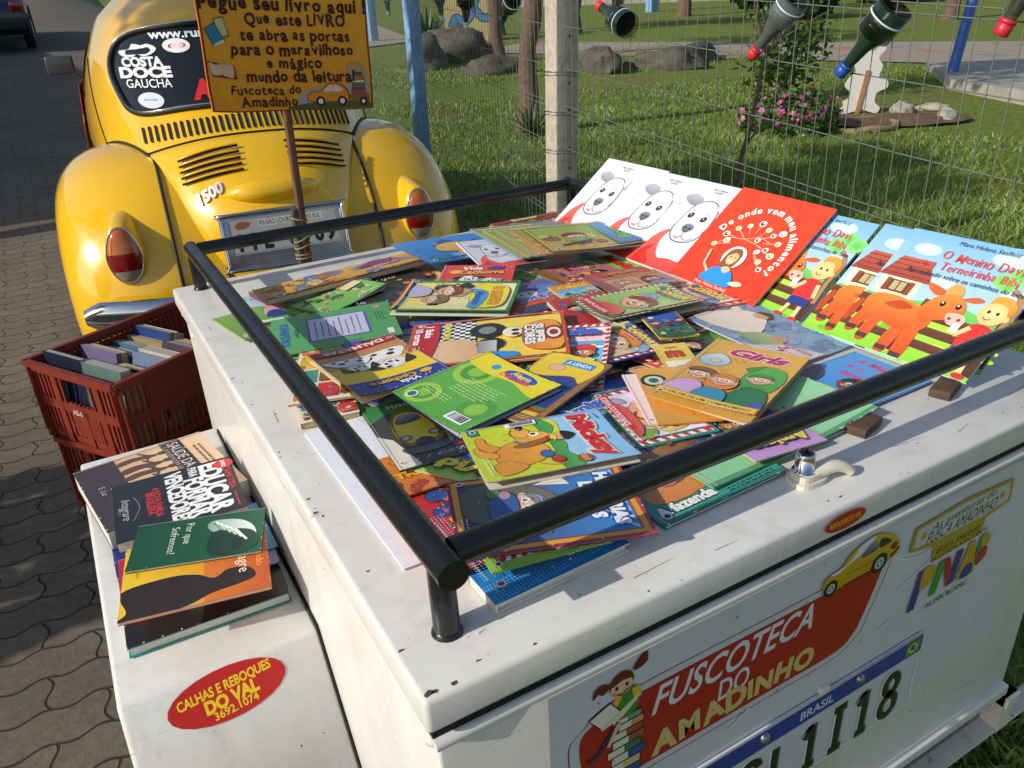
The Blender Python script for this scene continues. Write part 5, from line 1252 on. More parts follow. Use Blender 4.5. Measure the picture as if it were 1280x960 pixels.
# round bed edging
mb = MB(); mb.tube([(.42 * math.cos(2 * math.pi * i / 30), .36 * math.sin(2 * math.pi * i / 30), .02 + .012 * math.sin(i)) for i in range(30)], .035, 8, closed=True); o = mb.build('bed_ring', mat('tan_ring', '#8f7c5c', .9, 0, .3, 12)); o.location = (7.35, 5.35, gz(7.3, 5.3)); tag(o, 'low tan ring edging the flower bed', 'edging')
# soil bed
mb = MB(); mb.grid([[(.0 + r * math.cos(a) * .82, r * math.sin(a) * .42, .02 + .05 * (1 - r) + .02 * mnoise.noise(Vector((r * math.cos(a) * 5, r * math.sin(a) * 5, 1)))) for r in (.02, .3, .6, .85, 1.05)] for a in [2 * math.pi * i / 36 for i in range(37)]]); o = mb.build('soil_bed', mat('dry_soil', '#6a5238', .95, 0, .35, 12, bmp=.6)); o.location = (7.9, 5.35, gz(7.9, 5.35) + .005); o.rotation_euler = (0, 0, -.5); tag(o, kind='structure')
# bottle planters hung on the wire
def petmat(nm, c, soil):
    m, nt, b = new_mat(nm); tc = nt.nodes.new('ShaderNodeTexCoord'); b.inputs['Base Color'].default_value = (*lin(c), 1); b.inputs['Roughness'].default_value = .12; b.inputs['Coat Weight'].default_value = .8; b.inputs['Alpha'].default_value = soil; b.inputs['Specular IOR Level'].default_value = .7
    bump(nt, b, tex_noise(nt, 30, 4), .4, .006); return m
M['pet_green'] = petmat('green_plastic_bottle', '#22402c', .62); M['pet_clear'] = petmat('clear_plastic_bottle', '#aebaba', .16); M['pet_dark'] = petmat('smoky_plastic_bottle', '#4a4a3c', .6)
M['soil'] = mat('potting_soil', '#2c2a1e', .95, 0, .4, 60, bmp=.5)
def planter(cap, body, r, ln, pm, capcol, label, leafy=False):
    r *= .80; ln *= .78
    cap, body = Vector(cap), Vector(body); d = (body - cap).normalized(); root = empty('bottle_planter', cap); tag(root, label, 'planter', 'cut plastic bottles hung on the fence as planters')
    z = d; x = z.orthogonal().normalized(); y = z.cross(x); Rm = Matrix((x, y, z)).transposed()
    mb = MB(); mb.lathe([(.0125, .012), (.0135, .03), (.015, .04), (r * .45, .075), (r * .78, .11), (r * .97, .15), (r, .18), (r * 1.02, ln * .62), (r * .98, ln * .8), (r * 1.03, ln)], (0, 0, 0), Rm, 24); b = mb.build('bottle', M[pm], root); r *= 1
    mb = MB(); mb.lathe([(0, .03), (.012, .032), (.013, .04), (r * .42, .078), (r * .74, .112), (r * .92, .15), (r * .95, .18), (r * .6, ln * .60), (0, ln * .62)], (0, 0, 0), Rm, 18); mb.build('soil', M['soil'], root)
    mb = MB(); mb.lathe([(0, -.006), (.0135, -.006), (.0155, -.003), (.0155, .014), (.013, .016), (.0165, .017), (.0165, .024), (.013, .025)], (0, 0, 0), Rm, 20); mb.build('cap', covmat(capcol), root)
    mb = MB(); mb.tube([Rm @ Vector((r * 1.04 * math.cos(a), r * 1.04 * math.sin(a), ln * .86)) for a in [2 * math.pi * i / 18 for i in range(18)]], .0022, 6, closed=True); mb.build('tie', covmat('#d8dade'), root)
    if leafy:
        leaf_cloud(60, lambda q_: tuple(Rm @ Vector((q_.gauss(0, r * .5), q_.gauss(0, r * .5), ln * q_.uniform(.7, 1.35)))), .014, random.Random(2), M['leaf'], 'seedling', root)
PX = Vector((-.06, -.01, 0))
planter((1.57, 1.25, .320), (1.575, 1.13, .450), .047, .24, 'pet_clear', '#c8302c', 'clear cut bottle with a red cap beside the bare sapling')
planter((1.535, .930, .292), (1.55, .83, .415), .050, .225, 'pet_green', '#2450a8', 'green cut bottle with a blue cap in front of the wooden rabbit')
planter((1.51, .548, .384), (1.53, .50, .52), .050, .24, 'pet_dark', '#c8283a', 'smoky cut bottle with a red cap at the right edge')
planter((1.62, 2.03, .455), (1.60, 1.86, .40), .052, .26, 'pet_green', '#d2402a', 'green bottle with an orange cap hung just right of the concrete post')
planter((1.80, 3.03, .405), (1.75, 2.80, .52), .050, .27, 'pet_green', '#1f7a62', 'green bottle with a teal cap left of the concrete post')
planter((2.05, 4.20, .40), (2.03, 4.18, .56), .058, .22, 'pet_clear', '#e0e0e0', 'clear bottle with a white cap near the blue fence post')
planter((1.93, 3.66, .37), (1.92, 3.62, .52), .060, .22, 'pet_dark', '#d8d8d4', 'dark bottle with a pale cap in front of the painted panel')
planter((2.42, 5.95, .43), (2.42, 5.95, .6), .06, .24, 'pet_green', '#7f8a7c', 'dull green bottle hung beyond the blue fence post')

# ---------------------------------------------------------------- cover drawings
def text_arc(A, t, u, v, rad, a0, a1, size, col, bold=.03, sx=.95):
    """letters along an arc from angle a0 to a1 (degrees, 90 = top); rad in fractions of w"""
    ws = [(.30 if ch == ' ' else _text_mesh(ch, bold)[2] * sx + .09) for ch in t]; tot = sum(ws); x = 0
    for ch, wd in zip(t, ws):
        a = a0 + (a1 - a0) * (x + wd / 2) / tot; x += wd
        if ch != ' ': A.text(ch, u + rad * math.cos(R_(a)), v + rad * math.sin(R_(a)) * A.w / A.h, size, col, a - 90, 0, bold, sx)
def hills(A, sky='#9fd0ee', sky2='#d8eef8', gr='#6fae3a', gr2='#a9cc4a', h=.42):
    A.rect(0, h - .1, 1, 1, sky2, sky); A.rect(0, 0, 1, h - .03, gr, gr2); A.blob([(-.0, h), (.25, h + .07), (.55, h - .02), (.8, h + .05), (1, h), (1, .0), (0, .0)], gr, gr2)
def treelet(A, u, v, r, c='#5fa83c', tr='#8a5a3a'):
    k = A.w / A.h; A.line([(u, v - 2.2 * r * k), (u + .1 * r, v)], r * .3, tr)
    for dx, dy, q in ((0, 0, 1), (-.7, -.2, .7), (.7, -.15, .75), (.1, .6, .7)): A.ell(u + dx * r, v + dy * r * k, r * q, r * q * .8, c, tuple(x * .75 for x in lin(c)))
def flower(A, u, v, r, c, c2='#f2d23a'):
    k = A.w / A.h
    for i in range(5): a = i * 1.257; A.ell(u + r * .6 * math.cos(a), v + r * .6 * math.sin(a) * k, r * .45, r * .45, c)
    A.ell(u, v, r * .35, r * .35, c2)
def puppy(A, u, v, r, c='#f2eee6', spot='#2a2624'):
    k = A.w / A.h
    A.blob([(u - 1.6 * r, v - 2.2 * r * k), (u - .9 * r, v - .6 * r * k), (u + .7 * r, v - .6 * r * k), (u + 1.8 * r, v - 1.2 * r * k), (u + 2.2 * r, v - 2.2 * r * k)], c)
    A.ell(u, v, r, r * .92, c, tuple(x * .85 for x in lin(c)))
    for d in (-1, 1): A.blob([(u + d * .7 * r, v + .7 * r * k), (u + d * 1.5 * r, v + .5 * r * k), (u + d * 1.35 * r, v - .5 * r * k), (u + d * .95 * r, v + .1 * r * k)], spot)
    for a, b, q in ((.9, -1.5, .3), (1.4, -1.9, .22), (-.6, -1.4, .25), (.3, -1.9, .2), (-.9, -1.9, .2), (.4, .6, .2)): A.ell(u + a * r, v + b * r * k, q * r, q * r * .8, spot)
    for d in (-.38, .38): A.ell(u + d * r, v + .15 * r * k, r * .22, r * .28, '#fff8e8'); A.ell(u + d * r, v + .12 * r * k, r * .12, r * .17, '#241a14')
    A.ell(u, v - .25 * r * k, r * .42, r * .32, '#faf4ea'); A.ell(u, v - .15 * r * k, r * .18, r * .13, '#1c1716'); A.curve([(u - .25 * r, v - .42 * r * k), (u, v - .55 * r * k), (u + .25 * r, v - .42 * r * k)], r * .07, '#7a2a24')
def stamp(A, u, v, w, col, txt, tc='#ffffff', s=.05): k = A.w / A.h; A.rect(u, v, u + w, v + w * .35 * k, col); A.text(txt, u + w / 2, v + w * .175 * k, s, tc, 0, 0, .03, fit=w * .8)
BRIGHT = ['#d8342c', '#f0c52c', '#3f8fd0', '#58a83c', '#e8782a', '#7b4aa0', '#e86aa0', '#2b4a9a', '#f2e2b0', '#8a5030', '#2f9a8a']
def picture(A, r, face=True):
    """crowded comic picture"""
    k = A.w / A.h; sc = r.randint(0, 3); ol = A.ol
    if sc == 0:
        A.rect(.03, .03, .97, .76, '#a8dcee', '#5aa8dc'); A.ell(.8, .66, .07, .07, '#f6e04a')
        for _ in range(4): A.ell(r.uniform(.1, .9), r.uniform(.58, .72), r.uniform(.05, .1), .03, '#eef6fa')
        A.blob([(.03, .34), (.25, .46), (.5, .36), (.75, .48), (.97, .36), (.97, .03), (.03, .03)], '#4f9a34', '#9cc84a')
        for _ in range(4): treelet(A, r.uniform(.08, .92), r.uniform(.38, .56), r.uniform(.05, .08), r.choice(['#3f8a34', '#6aa83a', '#2f7a44']))
    elif sc == 1:
        c = r.choice(['#e8c06a', '#d88a8a', '#8ab8c8', '#b8a0d0']); A.rect(.03, .03, .97, .76, c, tuple(x * .7 for x in lin(c)))
        for i in range(9): A.rect(.05 + i * .105, .2, .075 + i * .105, .76, tuple(x * .86 for x in lin(c)))
        A.rect(.08, .44, .36, .70, '#f2ead4'); A.rect(.10, .46, .34, .68, '#7ac0e4', '#b8e0f0'); A.rect(.215, .46, .225, .68, '#f2ead4'); A.rect(.03, .03, .97, .2, '#8a5a34', '#b07a48')
        A.rect(.62, .18, .92, .34, '#a8642c'); A.ell(.77, .38, .05, .05, '#d8342c')
    elif sc == 2:
        A.rect(.03, .03, .97, .76, '#f0d84a', '#e88a2c')
        for i in range(14): a = i * .449; A.poly([(.5, .4), (.5 + .8 * math.cos(a), .4 + .8 * math.sin(a)), (.5 + .8 * math.cos(a + .2), .4 + .8 * math.sin(a + .2))], '#f4e48a')
    else:
        A.rect(.03, .03, .97, .76, '#1f3a7a', '#4a6ac0')
        A.dabs(r, 40, ['#f4f0d0', '#c8d4f0'], .05, .3, .95, .74, (.003, .009)); A.ell(.22, .62, .08, .08, '#f2ecc0'); A.blob([(.03, .28), (.3, .36), (.6, .27), (.97, .34), (.97, .03), (.03, .03)], '#24502f', '#3a7a44')
    A.clutter(r, 4, BRIGHT, .06, .06, .94, .40, (.05, .10))
    if face:
        n = r.choice((2, 2, 3)); q = {2: .135, 3: .105}[n]
        for i in range(n):
            u = (i + .5) / n * .84 + .08 + r.uniform(-.03, .03); v = r.uniform(.36, .56); rr_ = q * r.uniform(.85, 1.1); A.body(u, v, rr_ * .8, r.choice(BRIGHT), r.choice(['#2a3f86', '#6a3a24', '#2a2a30', '#8a2430']))
            A.face(u, v, rr_, r.choice(['#f3c59c', '#c98a5a', '#f0b890', '#8a5638']), r.choice(['#6a3a1e', '#2a1a12', '#c98a2c', '#a8401e']), look=r.choice((-1, 0, 1)), hat=r.choice([None, None, None, '#d8342c', '#3f8fd0', '#58a83c']), long=r.random() < .3)
    A.clutter(r, 5, BRIGHT, .06, .05, .94, .20, (.03, .06))
def title(A, t, col, out, v=.87, size=.13, rot=0, fit=.8, shear=0, u=.5, bold=.05): A.text(t, u, v, size, col, rot, shear, bold, out=out, outw=.06, fit=fit)

def a_dog(A, r):
    A.rect(0, 0, 1, 1, '#d9d9e0', '#d3d5de')
    k = A.w / A.h
    A.blob([(0.007, 0.000), (0.053, 0.152), (0.107, 0.319), (0.186, 0.407), (0.233, 0.410), (0.213, 0.319), (0.233, 0.228), (0.326, 0.117), (0.459, 0.134), (0.566, 0.129), (0.672, 0.139), (0.845, 0.109), (0.938, 0.050), (0.938, 0.000)], '#e2463a', '#ea685a')
    A.blob([(0.193, 0.228), (0.166, 0.137), (0.273, 0.030), (0.166, 0.000), (0.060, 0.000), (0.087, 0.152)], '#c92a22')
    A.blob([(0.233, .55), (0.260, .70), (0.353, .79), (0.486, .80), (0.579, .72), (0.612, .58), (0.605, .44), (0.539, .35), (0.406, .31), (0.300, .33), (0.226, .42)], '#5a5862'); A.blob([(0.242, .55), (0.269, .692), (0.355, .78), (0.483, .79), (0.568, .712), (0.597, .58), (0.592, .445), (0.531, .36), (0.406, .322), (0.305, .34), (0.240, .425)], '#d6d5dc', '#dfdfe6')
    A.blob([(0.280, .72), (0.166, .735), (0.093, .80), (0.193, .845), (0.319, .80)], '#8a8894', '#b6b4bc'); A.blob([(0.539, .74), (0.539, .80), (0.585, .86), (0.625, .80), (0.625, .68)], '#8f8d98', '#e4d8dc'); A.blob([(0.552, .74), (0.559, .79), (0.585, .83), (0.605, .78), (0.605, .70)], '#f0d0d4')
    for u, v in ((0.319, .615), (0.492, .60)): A.ell(u, v, .036, .030, '#2a2026', rot=30); A.ell(u + .004, v - .002, .020, .020, '#6a3a2c'); A.ell(u - .004, v + .008, .006, .006, '#ffffff'); A.curve([(u - .03, v + .05), (u, v + .065), (u + .03, v + .05)], .005, '#8a8890')
    A.blob([(0.333, .49), (0.373, .525), (0.439, .52), (0.466, .485), (0.432, .44), (0.393, .425), (0.346, .45)], '#55525c', '#8a8792'); A.ell(.373, .48, .016, .01, '#2a272c'); A.ell(.426, .478, .016, .01, '#2a272c')
    A.curve([(0.395, .43), (0.399, .385), (0.353, .36), (0.306, .37)], .006, '#6a6670'); A.curve([(0.399, .385), (0.446, .355), (0.512, .365), (0.539, .40)], .006, '#6a6670'); A.blob([(0.333, .365), (0.379, .37), (0.373, .345), (0.339, .345)], '#e08a92')
    A.curve([(0.592, .46), (0.612, .58), (0.579, .72)], .006, '#77747e')
    A.text('Mara Helena', .42, .93, .024, '#8a8a90', 0, .2); A.text('Saalfeld', .42, .90, .024, '#9a9aa0', 0, .2); A.text('Lia', .10, .70, .02, '#9a9aa4', 0, .2)
    A.letters('Tito', .70, .13, .055, '#1d1a1c', r, 8, .03); A.letters('e Bob', .72, .07, .045, '#1d1a1c', r, 8, .03)
def a_orange(A, r):
    A.rect(0, 0, 1, 1, '#dc3c1a', '#e0421e')
    text_arc(A, 'De onde vem meu alimento?', .52, .46, .395, 168, -28, .066, '#f7eee4', .035)
    C = (.50, .38)
    pts = [(.20, .40), (.24, .52), (.31, .60), (.40, .65), (.50, .70), (.60, .66), (.68, .62), (.75, .66), (.78, .56), (.72, .48), (.80, .44), (.74, .36), (.80, .30), (.30, .46), (.58, .54), (.66, .44)]
    for u, v in pts[:13]: A.line([(u, v), ((u + C[0]) / 2, (v + C[1]) / 2 + .06)], .006, '#f6b89c')
    A.line([(.20, .40), (.31, .50), (.45, .52), (.58, .58), (.70, .55)], .006, '#f6b89c'); A.line([(.31, .60), (.45, .52), (.62, .50), (.80, .44)], .006, '#f6b89c')
    for i, (u, v) in enumerate(pts):
        q = (.028, .036, .03)[i % 3]; A.ell(u, v, q, q * .85, '#f6ead2'); A.ell(u, v, q * .68, q * .55, ['#d8a83a', '#6a3a2a', '#8fae4a', '#f0c878', '#3a2a5a', '#e0b03c', '#b8452c', '#7ac0d8'][i % 8]); A.ell(u + .006, v + .006, q * .3, q * .25, '#fff6e2')
    A.ell(.50, .33, .115, .115, '#f5f2ea'); A.blob([(.415, .33), (.44, .40), (.52, .42), (.57, .36), (.56, .25), (.53, .20), (.43, .22)], '#8a5226'); A.ell(.495, .325, .055, .072, '#eab88c'); A.blob([(.44, .34), (.46, .405), (.53, .405), (.555, .35), (.50, .375)], '#8f5a2a')
    for d in (-.02, .022): A.ell(.495 + d, .33, .007, .008, '#2a1c14')
    A.curve([(.475, .295), (.497, .284), (.518, .295)], .008, '#ffffff')
    A.blob([(.34, .06), (.37, .17), (.44, .21), (.56, .21), (.63, .16), (.66, .06)], '#2a8fd8'); A.line([(.36, .14), (.27, .20), (.23, .34)], .025, '#eab88c'); A.blob([(.47, .21), (.52, .17), (.57, .21), (.52, .235)], '#eab88c')
    A.blob([(.64, .10), (.72, .14), (.78, .12), (.72, .09)], '#f3d9c0'); A.text('Mara Helena Saalfeld', .5, .03, .03, '#f7e4d8')
def a_calf(A, r):
    k = A.w / A.h
    A.rect(0, .3, 1, 1, '#b8d4e4', '#7ab0d8')
    for u, v, q in ((.2, .85, .10), (.75, .9, .12), (.45, .62, .09), (.9, .66, .08)): A.ell(u, v, q, q * .5, '#cde8f6', '#bfe0f4')
    A.blob([(0, .40), (.15, .47), (.35, .44), (.6, .50), (.8, .46), (1, .5), (1, .3), (0, .3)], '#4faa48', '#7cc860'); A.rect(0, 0, 1, .36, '#86c832', '#b2d84a')
    for i in range(16): u, v = r.uniform(0, 1), r.uniform(.02, .32); A.ell(u, v, .05, .018, r.choice(['#9cd03a', '#74b82c', '#c4e060']))
    # house
    A.poly([(.04, .42), (.34, .42), (.34, .60), (.04, .60)], '#f2e8c0'); A.poly([(-.0, .58), (.08, .76), (.30, .76), (.39, .58)], '#9a4232', '#b85a44')
    for i in range(4): A.line([(.03 + i * .01, .61 + i * .04), (.37 - i * .02, .61 + i * .04)], .008, '#7a3024')
    A.rect(.12, .46, .27, .56, '#6a3a22'); A.rect(.145, .475, .245, .55, '#b8a878'); A.rect(.19, .475, .20, .55, '#6a3a22'); A.rect(.09, .455, .125, .565, '#8a4a2c'); A.rect(.265, .455, .30, .565, '#8a4a2c')
    # fence
    for v in (.40, .29, .18): A.poly([(0, v), (1, v - .02), (1, v - .085), (0, v - .06)], '#55301e', '#6a3e28')
    for u in (.42, .93): A.poly([(u, .04), (u + .085, .03), (u + .075, .47), (u + .01, .48)], '#4a2a1a', '#6a422c')
    # tree
    A.curve([(.99, .20), (.97, .42), (.985, .56), (.94, .66), (.88, .70)], .035, '#a8805a')
    for u, v, q in ((.80, .74, .075), (.88, .80, .08), (.97, .77, .08), (.84, .70, .05)): A.ell(u, v, q, q * .8, '#5cb84c', '#8cd47c')
    # calf
    for pts in ([(.10, .32), (.06, .10), (.13, .10), (.17, .28)], [(.18, .30), (.17, .06), (.24, .06), (.25, .28)], [(.37, .26), (.34, .02), (.42, .02), (.44, .26)], [(.45, .28), (.46, .0), (.54, .0), (.53, .28)]): A.blob(pts, '#c2481a', '#e86a24')
    for u, v in ((.095, .10), (.205, .06), (.38, .02), (.50, .0)): A.rect(u - .038, v, u + .038, v + .035, '#4a3434')
    A.blob([(.06, .34), (.10, .42), (.24, .44), (.38, .42), (.50, .40), (.56, .34), (.54, .24), (.40, .20), (.24, .22), (.12, .22)], '#d4541a', '#f08430'); A.blob([(.20, .36), (.30, .41), (.40, .38), (.30, .34)], '#b8481a')
    A.blob([(.44, .38), (.48, .50), (.56, .56), (.66, .54), (.71, .46), (.68, .38), (.58, .34), (.50, .30)], '#d9581c', '#f28a34')
    A.blob([(.48, .52), (.41, .55), (.38, .60), (.46, .59), (.52, .56)], '#d0602a'); A.blob([(.65, .54), (.73, .58), (.78, .56), (.72, .53)], '#d0602a'); A.blob([(.52, .56), (.54, .63), (.60, .63), (.63, .56)], '#f0a050')
    A.blob([(.62, .41), (.70, .43), (.755, .40), (.74, .345), (.66, .34)], '#f2b4a4'); A.ell(.655, .38, .012, .012, '#7a3a34'); A.ell(.715, .385, .012, .012, '#7a3a34')
    for u, v in ((.555, .47), (.66, .475)): A.ell(u, v, .018, .022, '#1c120e'); A.ell(u - .004, v + .008, .006, .007, '#ffffff')
    A.blob([(.03, .35), (.0, .24), (.02, .14), (.05, .2), (.06, .32)], '#b8441a')
    # boy
    A.blob([(.80, .38), (.93, .38), (.95, .20), (.79, .20)], '#d8302a'); A.line([(.81, .36), (.75, .28), (.73, .31)], .035, '#f2c48a'); A.line([(.93, .36), (.96, .24)], .035, '#f2c48a'); A.rect(.70, .29, .75, .36, '#f3f2ee'); A.blob([(.79, .21), (.95, .21), (.95, .12), (.88, .15), (.80, .12)], '#27357c')
    A.line([(.82, .14), (.80, .04)], .035, '#f2c48a'); A.line([(.92, .14), (.93, .03)], .035, '#f2c48a'); A.ell(.79, .03, .04, .022, '#c8302a'); A.ell(.935, .02, .04, .022, '#c8302a')
    A.ell(.875, .49, .088, .088, '#f7d394', '#efc078'); A.blob([(.82, .56), (.83, .62), (.92, .63), (.985, .56), (.965, .48), (.93, .56), (.86, .575)], '#d87a24', '#f0a440'); A.ell(.965, .475, .018, .022, '#efc078')
    for u in (.845, .90): A.ell(u, .50, .010, .013, '#20140e')
    A.curve([(.83, .455), (.855, .44), (.885, .452)], .008, '#a8502c')
    A.text('Mara Helena Saalfeld', .58, .945, .034, '#30404c', 0, .15); A.letters('O Menino Davi', .60, .835, .072, '#d8503c', random.Random(5), 3, .005, .8)
    A.letters('e a Terneirinha Bibi', .56, .745, .066, '#d8503c', r, 3, .008, .8); A.text('Aprendendo sobre os caminhos do leite', .57, .665, .036, '#2c3840', 0, .1, .005, fit=.80)
def a_mice(A, r):
    hills(A, '#8ec4ec', '#aed8f2', '#c6d42c', '#dce23a', .58); k = A.w / A.h
    A.blob([(.0, .56), (.18, .62), (.35, .57), (.5, .63), (.7, .60), (.86, .66), (1, .62), (1, .50), (.5, .53), (0, .50)], '#3f9a44', '#58b454')
    for q_ in range(14): u, v = r.uniform(.03, .97), r.uniform(.05, .5); A.curve([(u, v), (u + .015, v + .03), (u + .02, v + .05)], .008, '#a8b81e')
    A.blob([(.40, .44), (.56, .50), (.72, .44), (.80, .30), (.76, .16), (.60, .13), (.42, .18), (.34, .30)], '#dd8c22', '#f2ae3c')
    A.blob([(.66, .20), (.80, .30), (.90, .24), (.94, .13), (.84, .09), (.70, .10)], '#e2962a'); A.blob([(.40, .20), (.30, .13), (.20, .12), (.18, .07), (.32, .06), (.46, .12)], '#e2962a'); A.blob([(.50, .16), (.42, .08), (.34, .05), (.38, .02), (.52, .05), (.58, .14)], '#eca23a')
    A.curve([(.78, .36), (.88, .44), (.90, .54)], .025, '#e2962a')
    A.blob([(.20, .42), (.26, .54), (.38, .55), (.44, .45), (.40, .35), (.30, .32), (.22, .34)], '#e89c2e', '#f4b448'); A.blob([(.12, .40), (.20, .44), (.30, .40), (.28, .33), (.18, .31), (.11, .34)], '#f0b04a'); A.ell(.125, .385, .042, .034, '#20160f')
    A.blob([(.36, .54), (.44, .50), (.48, .36), (.44, .28), (.40, .34), (.38, .44)], '#a8641a'); A.ell(.27, .46, .038, .05, '#fff6dc'); A.ell(.262, .455, .018, .026, '#1c1410'); A.curve([(.14, .33), (.20, .30), (.27, .32)], .009, '#6a3a12'); A.line([(.34, .30), (.44, .38)], .028, '#1e7a9a')
    for u, v, c in ((.66, .46, '#3a74c0'), (.80, .50, '#c43a30')): A.ell(u, v, .075, .06, c, tuple(x * .7 for x in lin(c)))
    A.ell(.38, .62, .07, .07, '#e8a878'); A.blob([(.30, .64), (.38, .72), (.46, .64)], '#2a1a14'); A.body(.38, .62, .045, '#f0d040', '#c8302c')
    title(A, 'Mickey', '#d8282c', '#f6e6c8', .83, .17, 3, .88, .1, bold=.07); A.ell(.88, .66, .085, .06, '#b8382c'); A.text('R$10', .88, .66, .05, '#f2c84a', 0, 0, .03); A.line([(.08, .93), (.2, .95)], .01, '#4a5a6a'); A.rect(.03, .03, .13, .10, '#2a7f86'); A.barcode(.02, .30, .075, .22, r)
def a_swirl(A, r):
    A.rect(0, 0, 1, 1, '#57a53a', '#6cb544'); k = A.w / A.h
    for u, v, q in ((.25, .70, .34), (.78, .30, .40), (.20, .18, .26)):
        for j, c in enumerate(('#8cc23a', '#57a53a', '#9ccb46', '#4f9c36', '#8cc23a')): A.ell(u, v, q * (1 - j * .19), q * (1 - j * .19), c, n=40) if u - q * (1 - j * .19) > 0 and u + q * (1 - j * .19) < 1 and v + q * k * (1 - j * .19) < 1 and v - q * k * (1 - j * .19) > 0 else None
    A.blob([(0, .80), (.3, .74), (.62, .78), (1, .70), (1, 1), (0, 1)], '#e8d21c', '#f0dc2c') ; A.rect(0, .93, 1, 1, '#ecd824')
    A.ell(.62, .88, .20, .075, '#2a55b4'); A.text('Alegria', .62, .90, .06, '#f4e03c', -4, .2, .03); A.letters('COLORIR', .60, .835, .06, '#e0503c', r, 9, .05); A.ell(.30, .87, .045, .045, '#3a9ad0')
    A.lines_of_text(.30, .36, .80, .62, 7, '#d8e8a0', r, .008); A.lines_of_text(.14, .20, .5, .30, 3, '#d8e8a0', r, .008); A.barcode(.66, .07, .24, .11, r); A.ell(.16, .10, .055, .055, '#eef2ea'); A.ell(.16, .10, .04, .04, '#3a6a5a')
def a_girls(A, r):
    A.rect(0, 0, 1, 1, '#e0a840', '#e8b450'); k = A.w / A.h
    for i in range(9): u, v = r.uniform(.1, .9), r.uniform(.3, .95); A.curve([(u - .1, v), (u, v + .04), (u + .08, v - .02), (u + .14, v + .03)], .012, '#d2932c')
    A.text('Girls', .56, .86, .20, '#fbe9c4', 0, .35, .09, fit=.62); A.text('Girls', .56, .86, .20, '#c0207c', 0, .35, .045, fit=.60)
    A.blob([(.05, .68), (.2, .78), (.35, .70), (.30, .60), (.12, .58)], '#8fc0d8', '#d8e4e0'); A.ell(.22, .66, .06, .05, '#e8c8a0')
    A.blob([(.62, .40), (.60, .62), (.72, .74), (.92, .70), (.98, .52), (.90, .36)], '#3f9a3c', '#5cb850'); A.blob([(.55, .66), (.70, .74), (.62, .62)], '#3f9a3c'); A.face(.76, .53, .115, '#f2c49c', '#3f9a3c', look=-1)
    A.blob([(.60, .12), (.68, .38), (.92, .36), (.97, .12)], '#1f7a4a'); A.blob([(.78, .1), (.95, .24), (.99, .08)], '#3a5ea8')
    A.face(.22, .42, .115, '#f4c8a4', '#7a4a28', hat='#8a5a34', look=1); A.blob([(.04, .12), (.12, .30), (.32, .30), (.36, .12)], '#d8a8d4')
    A.face(.47, .40, .125, '#f4c49c', '#e88a2c', look=-.5, long=True); A.blob([(.34, .12), (.38, .26), (.58, .26), (.62, .12)], '#3a8fb0')
    A.poly([(.0, .055), (1, .055), (1, .135), (0, .135)], '#b87a1c'); A.rect(.02, .062, .98, .128, '#f0c84a'); A.text('O VALOR DE UM COMPROMISSO', .5, .095, .05, '#6a3a14', 0, 0, .02, fit=.86)
def tale(bg, ribbon, hair, hat, name, seedc):
    def f(A, r):
        A.rect(0, 0, 1, 1, bg); A.candy(.03, .05, '#c8262c', '#f6f0ea', 11); A.rect(.10, .07, .90, .93, seedc, tuple(min(1, x * 1.5) for x in lin(seedc)))
        A.clutter(r, 7, ['#8fb43c', '#e8d070', '#c8b0d8', '#f0d8b0', '#9ac0d8'], .14, .12, .86, .85, (.08, .18)); A.face(.54, .44, .22, '#f2c090', hair, hat=hat, look=1); A.blob([(.28, .09), (.36, .24), (.72, .24), (.84, .09)], '#c83a30', '#e8604c')
        title(A, 'Contos', '#f4d62c', '#5a3a8a', .85, .15, 4, .62, .1, .52); A.ell(.24, .86, .05, .05, '#3a8fc0'); A.text('ENCANTADOS', .56, .755, .06, '#6a4aa0', 3, 0, .03, fit=.5)
        A.rect(.06, .045, .72, .155, ribbon); A.text(name, .39, .10, .055, '#f6e8e0', 0, 0, .02, fit=.54)
    return f
def a_boys(A, r):
    A.rect(0, 0, 1, 1, '#4a9440', '#3f8a3c'); A.rect(.07, .06, .95, .97, '#e8d46a', '#f4ecc0'); A.clutter(r, 8, ['#8a5a34', '#c8a070', '#5a7a3c', '#d8b890', '#3a3028', '#a8b878'], .12, .12, .88, .55, (.08, .16))
    A.face(.34, .40, .14, '#f0c49c', '#8a4a24'); A.face(.62, .30, .13, '#e8b488', '#c8782c', hat='#8a6a44'); A.blob([(.2, .08), (.3, .24), (.5, .24), (.55, .08)], '#b8b0c8')
    A.blob([(.12, .66), (.2, .90), (.5, .94), (.85, .90), (.92, .70), (.6, .62)], '#ead32a', '#f2dc3c'); title(A, 'O MUNDO', '#e8a020', '#8a4a10', .84, .11, 2, .62); A.blob([(.30, .60), (.5, .66), (.9, .64), (.88, .74), (.4, .76)], '#4a9ad0'); A.text('Menino', .6, .70, .09, '#2a5a9a', 2, 0, .05, fit=.45)
    for i, c in enumerate(('#c8302c', '#e8c83a', '#2a3a7a')): A.rect(0, .0 + i * .018, 1, .018 + i * .018, c)
